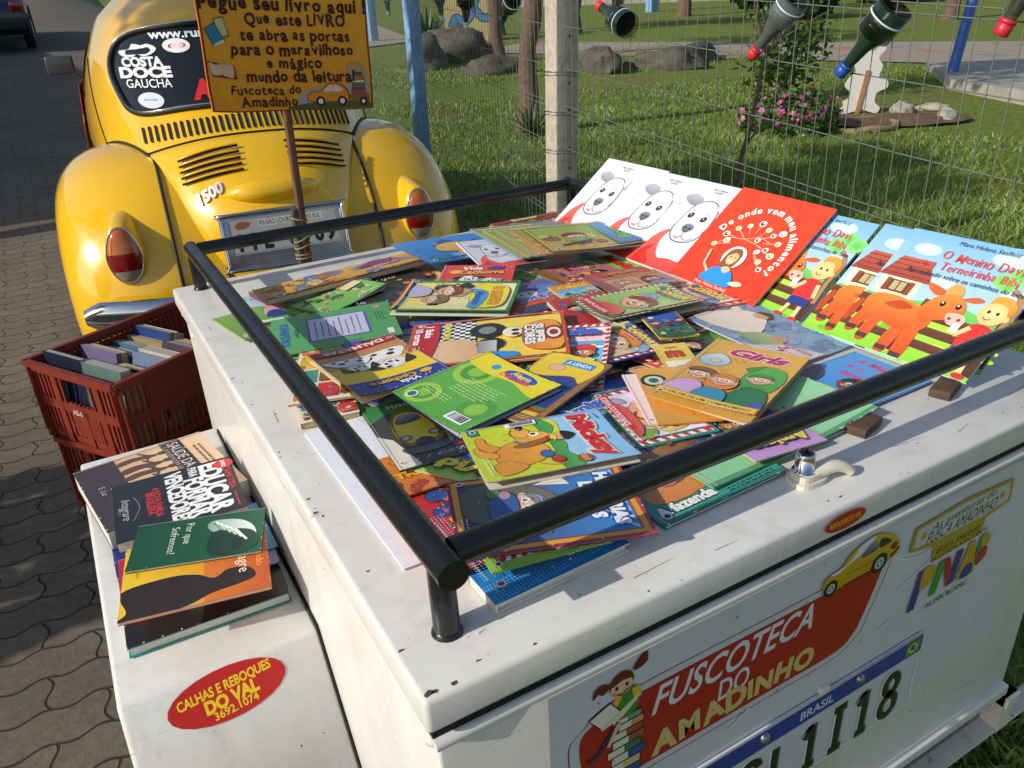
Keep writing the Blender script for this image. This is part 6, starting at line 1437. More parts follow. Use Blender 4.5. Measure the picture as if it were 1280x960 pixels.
def a_racing(A, r):
    A.rect(0, 0, 1, 1, '#e8c43a', '#f0d85a'); k = A.w / A.h
    for i in range(12):
        for j in range(7): A.rect(i / 12 * .55, .18 + j * .035, (i + 1) / 12 * .55, .18 + (j + 1) * .035, '#f4f0e8' if (i + j) % 2 else '#1a1817')
    A.blob([(.55, .15), (.45, .30), (.60, .46), (.90, .46), (1, .3), (1, .12)], '#e8c49a', '#d8a874'); A.ell(.30, .50, .17, .17, '#201d1c'); A.ell(.30, .50, .09, .09, '#8a8880'); A.ell(.62, .52, .13, .13, '#1d1b1a'); A.ell(.62, .52, .07, .07, '#a09c90')
    A.rect(.55, .44, .80, .56, '#8f8d88', '#c8c6c0'); A.poly([(.80, .54), (.98, .50), (.94, .70), (.84, .68)], '#2f8fd0'); A.ell(.40, .66, .12, .10, '#f4e4c8'); A.ell(.36, .68, .03, .04, '#1d1b1a'); A.ell(.45, .68, .03, .04, '#1d1b1a')
    A.blob([(.0, .0), (.0, .16), (.4, .19), (.85, .15), (1, .05), (1, 0)], '#a8161c', '#c41e24'); A.text('1 Baba', .22, .12, .075, '#ffffff', 0, 0, .03); A.text('+ 10 cartas', .26, .05, .075, '#ffffff', 0, 0, .03); A.text('DAPUXAR', .25, .24, .06, '#e8d42c', 0, 0, .05)
    A.blob([(.25, .76), (.2, .92), (.5, .98), (.85, .95), (.8, .76), (.5, .72)], '#e8782a', '#f0a83a'); A.ell(.5, .92, .16, .10, '#a8201c'); A.ell(.5, .92, .12, .07, '#e8e4d8'); A.ell(.5, .92, .06, .04, '#a8201c'); A.text('SUPER', .5, .83, .09, '#f4f0ea', 0, 0, .05, out='#1a1614', outw=.08, fit=.46); A.text('CORES', .5, .77, .09, '#f4f0ea', 0, 0, .05, out='#1a1614', outw=.08, fit=.46); A.frame(.0, .035, '#c8501c')
def a_spotted(A, r):
    A.rect(0, 0, 1, 1, '#ecc41c', '#f4d42c'); A.blob([(0, .0), (0, .45), (.3, .40), (.7, .36), (1, .42), (1, 0)], '#b87a4a', '#d89a5a'); puppy(A, .36, .52, .17); puppy(A, .68, .46, .13)
    A.rect(0, 0, 1, .11, '#b8242a'); A.text('DÁLMATAS', .5, .055, .09, '#f4e4dc', 0, 0, .04, fit=.7); A.poly([(0, .80), (1, .76), (1, 1), (0, 1)], '#25348c')
    for i in range(22): u, v = r.uniform(.02, .98), r.uniform(.80, .98); A.line([(u, v), (u + .02, v + .012)], .008, '#dfe4f4')
    A.text('Vida', .42, .93, .085, '#f4f4fa', 0, .1, .03); A.ell(.2, .86, .07, .05, '#e8b82c'); title(A, 'Cachorra', '#d8a83a', '#3a2a20', .86, .09, 0, .5, .1, .56)
def a_reddogs(A, r):
    A.rect(0, 0, 1, 1, '#d23a34', '#dc4a42')
    for i in range(30): u, v = r.uniform(.02, .98), r.uniform(.6, .98); A.line([(u, v), (u + .02, v + .014)], .01, '#f0d8d0')
    A.text('Vida', .42, .84, .11, '#f8f4f0', 0, .1, .03); A.ell(.2, .68, .09, .07, '#e8c02c'); title(A, 'Cachorra', '#e0b44a', '#4a3426', .67, .12, 0, .62, .1, .56); A.blob([(.62, .80), (.7, .92), (.86, .88), (.8, .78)], '#5a3a9a'); puppy(A, .42, .36, .14); puppy(A, .7, .28, .11, '#e8e4e0', '#a09a94')
def a_yellowcar(A, r):
    A.rect(0, 0, 1, 1, '#33353a', '#4a4c52'); k = A.w / A.h; A.blob([(0, .72), (.3, .80), (.7, .74), (1, .82), (1, 1), (0, 1)], '#3f8a4c'); A.poly([(0, 0), (.30, 0), (.16, .4), (0, .5)], '#e8e0cc')
    A.blob([(.22, .40), (.24, .62), (.36, .78), (.62, .80), (.78, .66), (.82, .40), (.74, .26), (.32, .26)], '#8a741c'); A.blob([(.25, .42), (.28, .60), (.38, .74), (.60, .76), (.74, .64), (.78, .42), (.70, .30), (.34, .30)], '#d8bc28', '#f0d83c'); A.blob([(.34, .60), (.40, .72), (.60, .73), (.68, .62)], '#39424a', '#8fa0a8')
    for u in (.32, .72): A.ell(u, .38, .085, .085, '#3a3a38'); A.ell(u, .38, .07, .07, '#c8d0c8', '#8a9088')
    A.blob([(.40, .30), (.52, .34), (.64, .30), (.62, .25), (.42, .25)], '#2a2826'); A.blob([(.20, .24), (.52, .20), (.84, .24), (.80, .16), (.52, .13), (.24, .16)], '#55585e')
    for i in range(6): A.line([(.1 + i * .15, .06), (.16 + i * .15, .08)], .012, '#e8e8e4')
    A.ell(.9, .12, .035, .04, '#c8282c'); A.letters('FUSCÃO', .64, .90, .10, '#e8d8a8', r, 6, .05)
def a_histories(A, r):
    A.rect(0, 0, 1, 1, '#8a1f3a', '#b83a4c'); A.frame(.03, .045, '#e0a42c'); A.rect(.09, .065, .91, .935, '#4a3a66', '#3f8fd4')
    for i in range(8): A.poly([(.5, .62), (.10 + i * .11, .93), (.15 + i * .11, .93)], '#9fd0f2')
    A.blob([(.14, .10), (.20, .45), (.42, .58), (.62, .48), (.60, .10)], '#5a5a4a', '#7a7466'); A.face(.44, .40, .13, '#f0d0b4', '#8a8f98'); A.blob([(.24, .28), (.34, .36), (.60, .34), (.66, .22), (.4, .2)], '#3a5ea0'); A.ell(.26, .24, .07, .06, '#4a8a5a'); A.ell(.3, .3, .06, .05, '#b08aa8')
    A.line([(.66, .30), (.84, .48)], .03, '#8a6a3a')
    A.text('HISTÓRIAS', .5, .86, .10, '#f4f8fc', 0, .1, .07, out='#1a4a9a', outw=.08, fit=.72); A.text('LINDAS', .5, .755, .10, '#f4f8fc', 0, .1, .07, out='#1a4a9a', outw=.08, fit=.5)
def a_greenback(A, r):
    A.rect(0, 0, 1, 1, '#4f9c5c', '#5aa866'); A.rect(.20, .22, .84, .72, '#4a5a9a'); A.rect(.225, .24, .815, .70, '#c8c6e0')
    for i in range(8): A.lines_of_text(.27, .28 + i * .05, .78, .32 + i * .05, 1, '#3a3a4a', r, .012)
    A.text('PORQUINHOS', .5, .90, .085, '#2a6ab0', 0, 0, .05, fit=.62); A.text('coleção', .5, .81, .055, '#2a6a4a', 0, 0, .02); A.ell(.88, .12, .04, .04, '#d88a7a'); A.rect(.08, .05, .22, .10, '#e4e4e8'); A.lines_of_text(.5, .08, .80, .16, 3, '#2f6a3c', r, .01)
def a_teller(A, r):
    A.rect(0, 0, 1, 1, '#9a6a3c'); A.rect(.04, .10, .90, .97, '#2c3a7c', '#34488c'); A.blob([(.04, .66), (.3, .62), (.7, .70), (.90, .64), (.90, .97), (.04, .97)], '#e8c22a', '#f0d03c'); A.ell(.36, .78, .12, .10, '#e8b48c'); A.rect(.36, .84, .84, .93, '#3a8fd0'); A.text('A LENDA', .6, .885, .08, '#d8ecf8', 0, 0, .05, fit=.4)
    A.blob([(.2, .22), (.3, .42), (.6, .46), (.74, .30), (.6, .22)], '#8a6a4a'); A.ell(.48, .46, .10, .08, '#b8b0a8', '#6a6460'); A.ell(.5, .40, .06, .06, '#e0b48c'); A.rect(.04, .10, .90, .145, '#d8c23a'); A.rect(.04, .145, .90, .185, '#b83428'); A.rect(.04, .185, .90, .225, '#4a8a3c')
def a_saint(A, r):
    A.rect(0, 0, 1, 1, '#7f9cb8', '#8aa8c4'); A.clutter(r, 26, ['#8fb0cc', '#6f8fae', '#9ab4cc', '#7898b6'], .02, .1, .98, .98, (.04, .10)); A.blob([(.0, .30), (.12, .62), (.3, .72), (.42, .55), (.5, .30), (.3, .12), (0, .1)], '#e0d4bc', '#f0e8d8'); A.ell(.30, .70, .075, .07, '#d8b08c'); A.blob([(.22, .72), (.30, .82), (.38, .72), (.36, .64), (.34, .72)], '#6a4a32'); A.blob([(.12, .5), (.04, .62), (.08, .68), (.18, .58)], '#e8dcc8')
    A.blob([(.45, .12), (.5, .34), (.68, .36), (.80, .14)], '#7fa06a', '#a8bc8c'); A.ell(.66, .36, .06, .055, '#c89a74'); A.poly([(.0, .0), (.55, .0), (.72, .12), (1.0, .10), (1, 0)], '#cfc6c2'); A.poly([(.6, 0), (1, 0), (1, .45), (.74, .30)], '#d2cccb'); A.lines_of_text(.66, .06, .92, .22, 3, '#8a8890', r, .008)
    A.text('A mulher e Jesus', .62, .93, .05, '#b04a44', 0, .3, .01, fit=.55); A.text('a justiça', .86, .33, .055, '#b8403c', 0, .3, .01, fit=.22)
def a_menina(A, r):
    A.rect(0, 0, 1, 1, '#3a96e0', '#4aa6ec'); A.text('A Menina', .5, .87, .13, '#d03a8a', 0, .3, .03, fit=.62); A.text('e o', .32, .73, .11, '#d03a8a', 0, .3, .03); A.text('lápis', .42, .58, .11, '#d03a8a', 0, .3, .03); A.face(.62, .40, .17, '#8a4a2c', '#241612'); A.blob([(.2, .06), (.36, .24), (.8, .22), (.9, .06)], '#e8cc3a'); A.rect(0, 0, .9, .06, '#8fd0b0'); A.blob([(0, .5), (.22, .42), (.28, .2), (0, .1)], '#22406a')
def a_dotted(A, r):
    A.rect(0, 0, 1, 1, '#1f7fc8'); k = A.w / A.h
    for i in range(44):
        for j in range(7): A.ell(.012 + i / 44, .02 + j * .024 * k, .006, .006, '#7fc4ec', n=6)
    for j in range(30):
        for i in range(4): A.ell(.02 + i * .024, .2 + j * .024 * k, .006, .006, '#7fc4ec', n=6)
    A.rect(.12, .17 * k, 1, 1, '#e8cc2c'); A.rect(.16, .21 * k, 1, 1, '#efe6d4'); A.blob([(.25, .5), (.4, .8), (.6, .7), (.7, .5)], '#d86a8a'); A.blob([(.3, .45), (.5, .62), (.8, .5), (.6, .4)], '#e8d8a0')
def a_fan(t, c1, c2, tc):
    def f(A, r):
        A.rect(0, 0, 1, 1, c1, c2); A.rect(.03, .05, .66, .95, '#c8a05a', '#8fae4a'); A.clutter(r, 7, ['#5a9a3c', '#e0b050', '#8a5a34', '#d84a34', '#c8d86a'], .08, .1, .62, .85, (.06, .12)); A.face(.40, .52, .11, '#e0a878', '#7a4a24'); A.body(.40, .52, .085, '#7ab84a'); A.line([(.16, .2), (.5, .34)], .04, '#5a3a2a')
        A.rect(.68, .05, .97, .95, '#3a6aa8', '#5a9ac8'); A.text(t, .82, .5, .12, tc, 90, 0, .05, out='#1a3a2a', outw=.05, fit=.42); A.frame(.0, .02, '#e0a04a')
    return f
def a_portraits(A, r):
    A.rect(0, 0, 1, 1, '#a82c24', '#b83a2c'); A.rect(.05, .06, .95, .60, '#c88a4a'); A.rect(.06, .08, .48, .58, '#8a5a3c', '#c8a070'); A.rect(.52, .08, .94, .58, '#3a2a22', '#b88a54'); A.face(.28, .36, .13, '#c88a5c', '#b8905a', long=True); A.face(.72, .34, .13, '#a86a44', '#1c1412', long=True); A.blob([(.55, .09), (.62, .20), (.84, .20), (.92, .09)], '#3a74b0'); A.blob([(.10, .09), (.2, .22), (.38, .2), (.46, .09)], '#d8b48c')
    for v in (.60, .07): A.rect(0, v, 1, v + .02, '#e8b83a')
    A.rect(.49, .07, .51, .62, '#e8b83a'); A.text('LENDAS', .5, .82, .10, '#c8882c', 0, 0, .04, fit=.55); A.text('indígenas', .5, .70, .07, '#c8882c', 0, 0, .02, fit=.4)
def a_redspine(A, r):
    A.rect(0, 0, 1, 1, '#a8241c', '#c23428'); A.clutter(r, 8, ['#d85a3c', '#8a1a14', '#e88a5a', '#3a6ab0', '#e8c49a'], .1, .3, .9, .95, (.07, .15)); A.face(.4, .68, .15, '#e8b48c', '#3a2018'); A.face(.66, .56, .12, '#f0c8a4', '#c8302c', hat='#3a74c0'); A.text('TUM TUM', .5, .16, .13, '#f2e4d8', 0, 0, .06, out='#5a0f0c', outw=.05, fit=.7)
def a_village(A, r):
    A.rect(0, 0, 1, 1, '#6fb04a', '#8cc46a')
    for i in range(26): u, v = r.uniform(.04, .96), r.uniform(.06, .9); c = r.choice(['#e86a5a', '#5a9ad8', '#e8c84a', '#e8a0b8', '#f2e2c8', '#3f8a5c', '#b85a34', '#7ac0b8']); A.rect(u, v, u + r.uniform(.03, .08), v + r.uniform(.03, .10), c); A.ell(u + .03, v + .11, .022, .022, '#f0c8a0')
    for i in range(6): treelet(A, r.uniform(.05, .95), r.uniform(.3, .9), .045, '#2f8a4a')
    A.poly([(.6, .7), (.78, .95), (.96, .7)], '#b8845a'); A.rect(.64, .5, .92, .7, '#e8d4a8')
def a_pig(A, r):
    hills(A, '#a8d8ec', '#d8eef2', '#5aa84a', '#8ac45a', .5); A.blob([(.3, .2), (.34, .5), (.6, .56), (.74, .36), (.66, .16)], '#f0a8b4', '#f6c4cc'); A.ell(.52, .56, .14, .12, '#f4b4bc'); A.ell(.52, .53, .06, .045, '#e08a98'); A.blob([(.32, .18), (.4, .36), (.62, .36), (.7, .16)], '#2c4a9a'); title(A, 'Porquinho', '#d8342c', '#f8e8c8', .86, .11, 0, .74); A.rect(.05, .02, .6, .09, '#f2f0ea')
def a_orangelong(A, r):
    A.rect(0, 0, 1, 1, '#d89a34', '#e8b04a'); A.clutter(r, 20, ['#c8782c', '#e8c46a', '#b85a34', '#f0d890', '#a8662c', '#7a9ab0', '#5a8ac0'], .05, .1, .95, .9, (.03, .08)); A.poly([(.55, .55), (.66, .95), (.80, .9), (.74, .5)], '#8a2a6a'); A.text('Amarelinho', .80, .5, .035, '#b0a0d8', 0, .2, .02, fit=.26); A.rect(0, 0, 1, .06, '#8a5a24')
def a_giraffe(A, r):
    A.rect(0, 0, 1, 1, '#2a7ac8', '#3a8ad8'); A.clutter(r, 12, ['#4a9ae0', '#1f62ac', '#5fb0e8', '#2f8a9a'], .05, .05, .95, .95, (.05, .12)); A.blob([(.30, .40), (.36, .62), (.56, .70), (.80, .62), (.95, .50), (.86, .38), (.62, .36), (.5, .30)], '#d8a44a', '#e8bc64'); A.ell(.66, .58, .05, .05, '#fff8ea'); A.ell(.67, .58, .028, .03, '#1c1612'); A.blob([(.46, .30), (.5, 0), (.72, 0), (.7, .34)], '#d89a3c'); A.ell(.38, .70, .03, .06, '#b87a3c')
    for i in range(7): A.ell(r.uniform(.4, .85), r.uniform(.05, .55), .022, .02, '#b8702c')
def a_sheet(A, r): A.rect(0, 0, 1, 1, '#eef0f6')
def a_red(A, r): A.rect(0, 0, 1, 1, '#b8241f', '#c8302a'); A.candy(.02, .05, '#c8262c', '#f6f0ea', 9); A.clutter(r, 10, BRIGHT, .12, .3, .85, .9, (.06, .14)); A.rect(.10, .06, .70, .2, '#c8202a'); A.text('SORRISO', .38, .13, .07, '#f6ece6', 0, .2, .02, fit=.4)
def a_vii(A, r): A.rect(0, 0, 1, 1, '#d8742a', '#e88a34'); A.text('VII', .5, .72, .28, '#e8c02c', 0, 0, .06, out='#a8241c', outw=.06); A.text('TRIO', .5, .45, .22, '#e8c02c', 0, 0, .06, out='#a8241c', outw=.06, fit=.7); A.clutter(r, 5, ['#b8441c', '#8a3a1c', '#f0b050'], .1, .02, .9, .3, (.08, .15))
def a_teal(A, r): A.rect(0, 0, 1, 1, '#3a9a8a', '#5ab89a'); A.blob([(.1, .2), (.15, .6), (.45, .75), (.62, .5), (.55, .2)], '#d8823c', '#eca858'); A.ell(.36, .42, .14, .10, '#a83a2c'); A.ell(.32, .36, .07, .05, '#d86a6a'); A.ell(.3, .62, .04, .04, '#f8f0e0'); A.ell(.45, .64, .04, .04, '#f8f0e0'); A.blob([(.58, .5), (.62, .74), (.84, .76), (.86, .52)], '#e8c83a'); A.blob([(.60, .76), (.66, .90), (.88, .88), (.86, .76)], '#c8307c'); A.text('A fazenda', .26, .12, .08, '#f4f2ea', 0, 0, .05, out='#1a1614', outw=.07, fit=.44); A.rect(0, 0, 1, .04, '#2a7a6a')
def a_mint(A, r): A.rect(0, 0, 1, 1, '#8fd098', '#a4dcaa'); A.rect(0, .0, 1, .05, '#5a9a6a'); A.lines_of_text(.1, .5, .5, .8, 5, '#5aa06a', r, .005)
def a_stripe(A, r): A.rect(0, 0, 1, 1, '#8fb82c', '#a0c83a'); A.rect(.10, .12, 1, 1, '#efe4d0'); A.candy(.1, .06, '#c8262c', '#f6f0ea', 9); A.clutter(r, 8, BRIGHT, .2, .25, .9, .9, (.05, .12))
def a_m(A, r): A.rect(0, 0, 1, 1, '#d8b83a', '#e8cc5a'); A.text('m', .5, .70, .42, '#c8381c', 0, 0, .08, out='#7a1c10', outw=.05); A.text('mania', .5, .88, .11, '#8a3a14', 0, 0, .03); A.rect(.08, .05, .92, .45, '#f0ead8'); A.blob([(.1, .06), (.2, .24), (.6, .28), (.9, .06)], '#3f9a3c'); A.ell(.5, .36, .2, .14, '#e8e4dc')
def a_pink(A, r): A.rect(0, 0, 1, 1, '#f0d4cc', '#f6e2da'); A.clutter(r, 8, ['#e8a8b0', '#d87a8a', '#f0c8a8', '#b8d0a8'], .1, .1, .9, .8, (.06, .14)); A.text('Clube', .5, .86, .14, '#c83a5a', 0, .2, .04)
def a_osecond(A, r): A.rect(0, 0, 1, 1, '#d8983a', '#e4a848'); A.ell(.24, .76, .22, .22, '#2a3028'); A.ell(.24, .76, .16, .16, '#c8d4c0'); A.ell(.24, .76, .08, .08, '#3a6a4a'); A.line([(.6, .1), (.7, .9)], .02, '#c07a24')
def a_photo(A, r): A.rect(0, 0, 1, 1, '#8a6a4a', '#a8845c'); A.clutter(r, 30, ['#6a4e36', '#b89870', '#4a3626', '#c8ac84', '#d87a2c'], .03, .03, .97, .97, (.04, .10)); A.rect(.62, .6, .95, .93, '#e09a3c')
def a_bluestrip(A, r): A.rect(0, 0, 1, 1, '#2f88d0', '#6ab4e8'); A.text('SE', .3, .8, .14, '#e8c02c', -8, 0, .06, out='#8a5a10', outw=.04); A.clutter(r, 8, ['#8ac4ec', '#3a6ab8', '#e8d8b0'], .1, .05, .9, .6, (.06, .14))
def a_robot(A, r): A.rect(0, 0, 1, 1, '#4a3a8a', '#7a6aa8'); A.blob([(.0, .1), (.1, .5), (.4, .62), (.7, .5), (.66, .2), (.3, .05)], '#c83a24', '#e8603c'); A.ell(.5, .58, .16, .11, '#f2ece4'); A.ell(.46, .58, .02, .025, '#1c1612'); A.ell(.56, .58, .02, .025, '#1c1612'); A.blob([(.1, .06), (.3, .2), (.6, .16), (.8, .04)], '#3a4a5a'); A.blob([(.66, .5), (.8, .8), (.98, .7), (.9, .4)], '#5a8ac0'); A.clutter(r, 6, ['#e8c49a', '#8aa0b8', '#c86a3a'], .1, .6, .9, .95, (.05, .1))
def a_orangecomic(A, r): A.rect(0, 0, 1, 1, '#e8c83a', '#e87a24'); A.rect(.05, .05, .95, .95, '#d86a24', '#e8a03a'); A.text('TURMA', .5, .84, .17, '#f4d83a', 0, 0, .06, out='#8a2a14', outw=.05, fit=.8); picture(A, r, True)
def a_gigantes(A, r): A.rect(0, 0, 1, 1, '#9aa8b0', '#c8d0d4'); A.text('GIGANTES', .5, .84, .12, '#2a5a7a', 2, 0, .05, fit=.8); A.text('TORRESMO', .5, .62, .14, '#d8742a', 0, 0, .06, out='#5a2a14', outw=.04, fit=.86); A.clutter(r, 8, ['#c86a34', '#e8a050', '#6a8a9a'], .08, .05, .92, .5, (.06, .14))
def a_darkbooks(A, r): A.rect(0, 0, 1, 1, '#2a2622', '#3f3830'); A.clutter(r, 14, ['#5a4a3a', '#8a7a66', '#c8b494', '#a83a34', '#d8c23a'], .05, .05, .95, .95, (.03, .10)); A.text('Anjo', .5, .8, .14, '#d8c8a8', 0, .2, .02)
def a_dogl(A, r): a_dog(A, r)
def a_obk(A, r): A.rect(0, 0, 1, 1, '#d87a34', '#e89a4c'); picture(A, r, True); A.rect(0, .86, 1, 1, '#a8303a'); A.text('Brincar', .5, .93, .09, '#f2e0c4', 0, 0, .04)
def a_gcorner(A, r): A.rect(0, 0, 1, 1, '#6a9a3c', '#8ab84c'); A.clutter(r, 14, ['#4a7a2c', '#a8c86a', '#c8d88a', '#5a8a4a'], .05, .05, .95, .95, (.05, .12))
def a_comicpage(A, r):
    A.rect(0, 0, 1, 1, '#efe6d0')
    for i in range(3):
        for j in range(4): A.rect(.05 + i * .31, .04 + j * .24, .33 + i * .31, .25 + j * .24, r.choice(BRIGHT)); A.clutter(r, 3, BRIGHT, .08 + i * .31, .07 + j * .24, .30 + i * .31, .22 + j * .24, (.03, .07))
def a_fill(A, r):
    a, b = r.choice([('#e8c83a', '#d8742a'), ('#3a8fd0', '#8ac8ec'), ('#c8302c', '#e8684a'), ('#58a83c', '#a8d05a'), ('#8a5aa8', '#d0a0d8'), ('#e87a2c', '#f0c05a'), ('#2a4a9a', '#5a8ad0'), ('#e8a8b8', '#f6dcd8')]); A.rect(0, 0, 1, 1, a, b); picture(A, r)
    if r.random() < .5: A.candy(.0, .05, '#c8262c', '#f6f0ea', 10)
    title(A, r.choice(['Turma', 'Contos', 'Vida', 'Nossa', 'Lendas', 'Fábulas', 'Amigos', 'Bichos']), r.choice(['#f4d62c', '#f6f0ea', '#e8342c', '#3a6ac8']), r.choice(['#3a2a6a', '#7a1a14', '#1a3a2a', '#f6e8c8']), .87, .15, r.uniform(-4, 4), .78)
# books on the fender
def a_saude(A, r):
    A.rect(0, 0, 1, 1, '#dcb488', '#e4c298'); A.rect(0, 0, 1, .30, '#3a2628')
    A.poly([(0, .30), (.82, .30), (.80, .62), (0, .58)], '#d8ac7c', '#e2bc90')
    for u0, wd in ((.10, .05), (.24, .06), (.36, .05), (.50, .07), (.64, .05), (.74, .04)):
        A.blob([(u0, .30), (u0 - .02, .42), (u0 + .02, .56), (u0 + .05, .62), (u0 + wd + .02, .56), (u0 + wd, .42), (u0 + wd * 1.2, .30)], '#5a3a28'); A.ell(u0 + .05, .64, .03, .03, '#5a3a28'); A.line([(u0 + .02, .54), (u0 - .06, .48)], .02, '#5a3a28'); A.line([(u0 + wd, .54), (u0 + wd + .07, .50)], .02, '#5a3a28')
    A.rect(.0, .66, 1, .82, '#33242a'); A.text('SAÚDE DA FAMÍLIA', .48, .755, .075, '#e4d8cc', 0, 0, .0, fit=.86); A.text('Considerações sobre a realidade', .48, .69, .04, '#b8a494', 0, .2, 0, fit=.8); A.lines_of_text(.2, .86, .72, .94, 2, '#6a543c', r, .012); A.text('E. Luz', .45, .12, .04, '#c8b8b0', 0, .2); A.rect(.44, .17, .50, .20, '#c8b8b0')
def a_educar(A, r):
    A.rect(0, 0, 1, 1, '#0f0f11', '#161618'); A.text('EDUCAR', .5, .815, .17, '#efefee', 0, 0, .045, fit=.92); A.text('PARA', .13, .665, .07, '#efefee', 0, 0, .03, fit=.18); A.text('FORMAR', .60, .655, .15, '#efefee', 0, 0, .045, fit=.70); A.text('VENCEDORES', .5, .50, .13, '#efefee', 0, 0, .045, fit=.92)
    A.text('IÇAMI TIBA', .40, .945, .055, '#c8322c', 0, 0, .01, fit=.46); A.rect(.68, .94, .95, .95, '#c8322c'); A.ell(.12, .93, .085, .085, '#d8302a'); A.text('LIVRO', .12, .93, .035, '#ffffff', 0, 0, .02); A.text('A NOVA FAMÍLIA', .5, .345, .055, '#c8322c', 0, 0, .03, fit=.52); A.text('BRASILEIRA', .5, .285, .055, '#c8322c', 0, 0, .03, fit=.4); A.text('Integrare', .5, .10, .07, '#b8b8b8', 0, .4, 0); A.text('editora', .5, .05, .03, '#8a8a8a'); A.curve([(.3, .16), (.5, .20), (.72, .14)], .006, '#8a8a8a')
def a_verde(A, r):
    A.rect(0, 0, 1, 1, '#0f4a2c', '#14583a')
    for i in range(14): A.line([(.05, .06 + i * .05), (.6, .06 + i * .05)], .004, '#1c6040')
    A.text('Por que', .36, .42, .11, '#e2e8de', 0, 0, -.005, fit=.46); A.text('Sofremos?', .48, .31, .11, '#e2e8de', 0, 0, -.005, fit=.60)
    A.blob([(.15, .60), (.2, .80), (.4, .92), (.66, .94), (.7, .80), (.5, .66), (.3, .56)], '#8aa898', '#e4ece4'); A.blob([(.40, .64), (.48, .90), (.8, .97), (.98, .84), (.92, .62), (.62, .58)], '#12301f', '#1c4a30')
    for i in range(5): A.line([(.18 + i * .06, .62 + i * .04), (.42 + i * .07, .70 + i * .045)], .035, '#e8eee8'); A.line([(.20 + i * .06, .60 + i * .04), (.44 + i * .07, .68 + i * .045)], .010, '#163a26')
    A.ell(.76, .80, .12, .08, '#1a2e22')
def a_laranja(A, r):
    A.rect(0, 0, 1, 1, '#f2c81c', '#c8641c'); A.rect(0, .55, 1, 1, '#d2741c', '#b4501c'); A.ell(.80, .08, .16, .10, '#fbe24a', '#f0b81c')
    A.blob([(.62, .0), (.55, .30), (.60, .50), (.70, .62), (.62, .72), (.66, .86), (.80, .90), (.86, .78), (.90, .60), (1, .40), (1, 0), (.9, .05)], '#2a1c10'); A.text('Esperando', .42, .94, .07, '#e8a02c', 0, 0, 0, fit=.5); A.text('um milagre', .40, .83, .10, '#f0dcc8', 0, 0, 0, fit=.62); A.text('Renato A. Pereira', .3, .10, .03, '#8a5a1c')
def a_preto(A, r): A.rect(0, 0, 1, 1, '#141214', '#1a1c1e'); A.ell(.6, .10, .3, .10, '#4a1c14', '#141214'); A.ell(.66, .46, .26, .14, '#1a4a3c', '#161a1a'); A.text('Silêncio', .36, .9, .12, '#e4e4e4', 0, 0, .02, fit=.6); A.lines_of_text(.3, .62, .7, .72, 3, '#3a6a5a', r, .01)
def a_azul(A, r): A.rect(0, 0, 1, 1, '#1c2e7c', '#24388c'); A.text('O Caminho', .5, .12, .10, '#c8d0ec', 0, .1, .0, fit=.6); A.ell(.4, .5, .3, .2, '#3a52a8', '#24388c')
def a_listras(A, r):
    A.rect(0, 0, 1, 1, '#e8dcd8')
    for i in range(18): A.rect(0, .1 + i * .05, 1, .12 + i * .05, '#c86a6a')
    A.rect(0, 0, 1, .08, '#c8203a')
def a_ciano(A, r): A.rect(0, 0, 1, 1, '#2a9ad0', '#3aa8dc'); A.text('Vida', .5, .9, .12, '#e8f2f8')
def a_lilas(A, r): A.rect(0, 0, 1, 1, '#8f84c0', '#a094cc'); A.text('Cura', .5, .9, .12, '#e8e4f4')
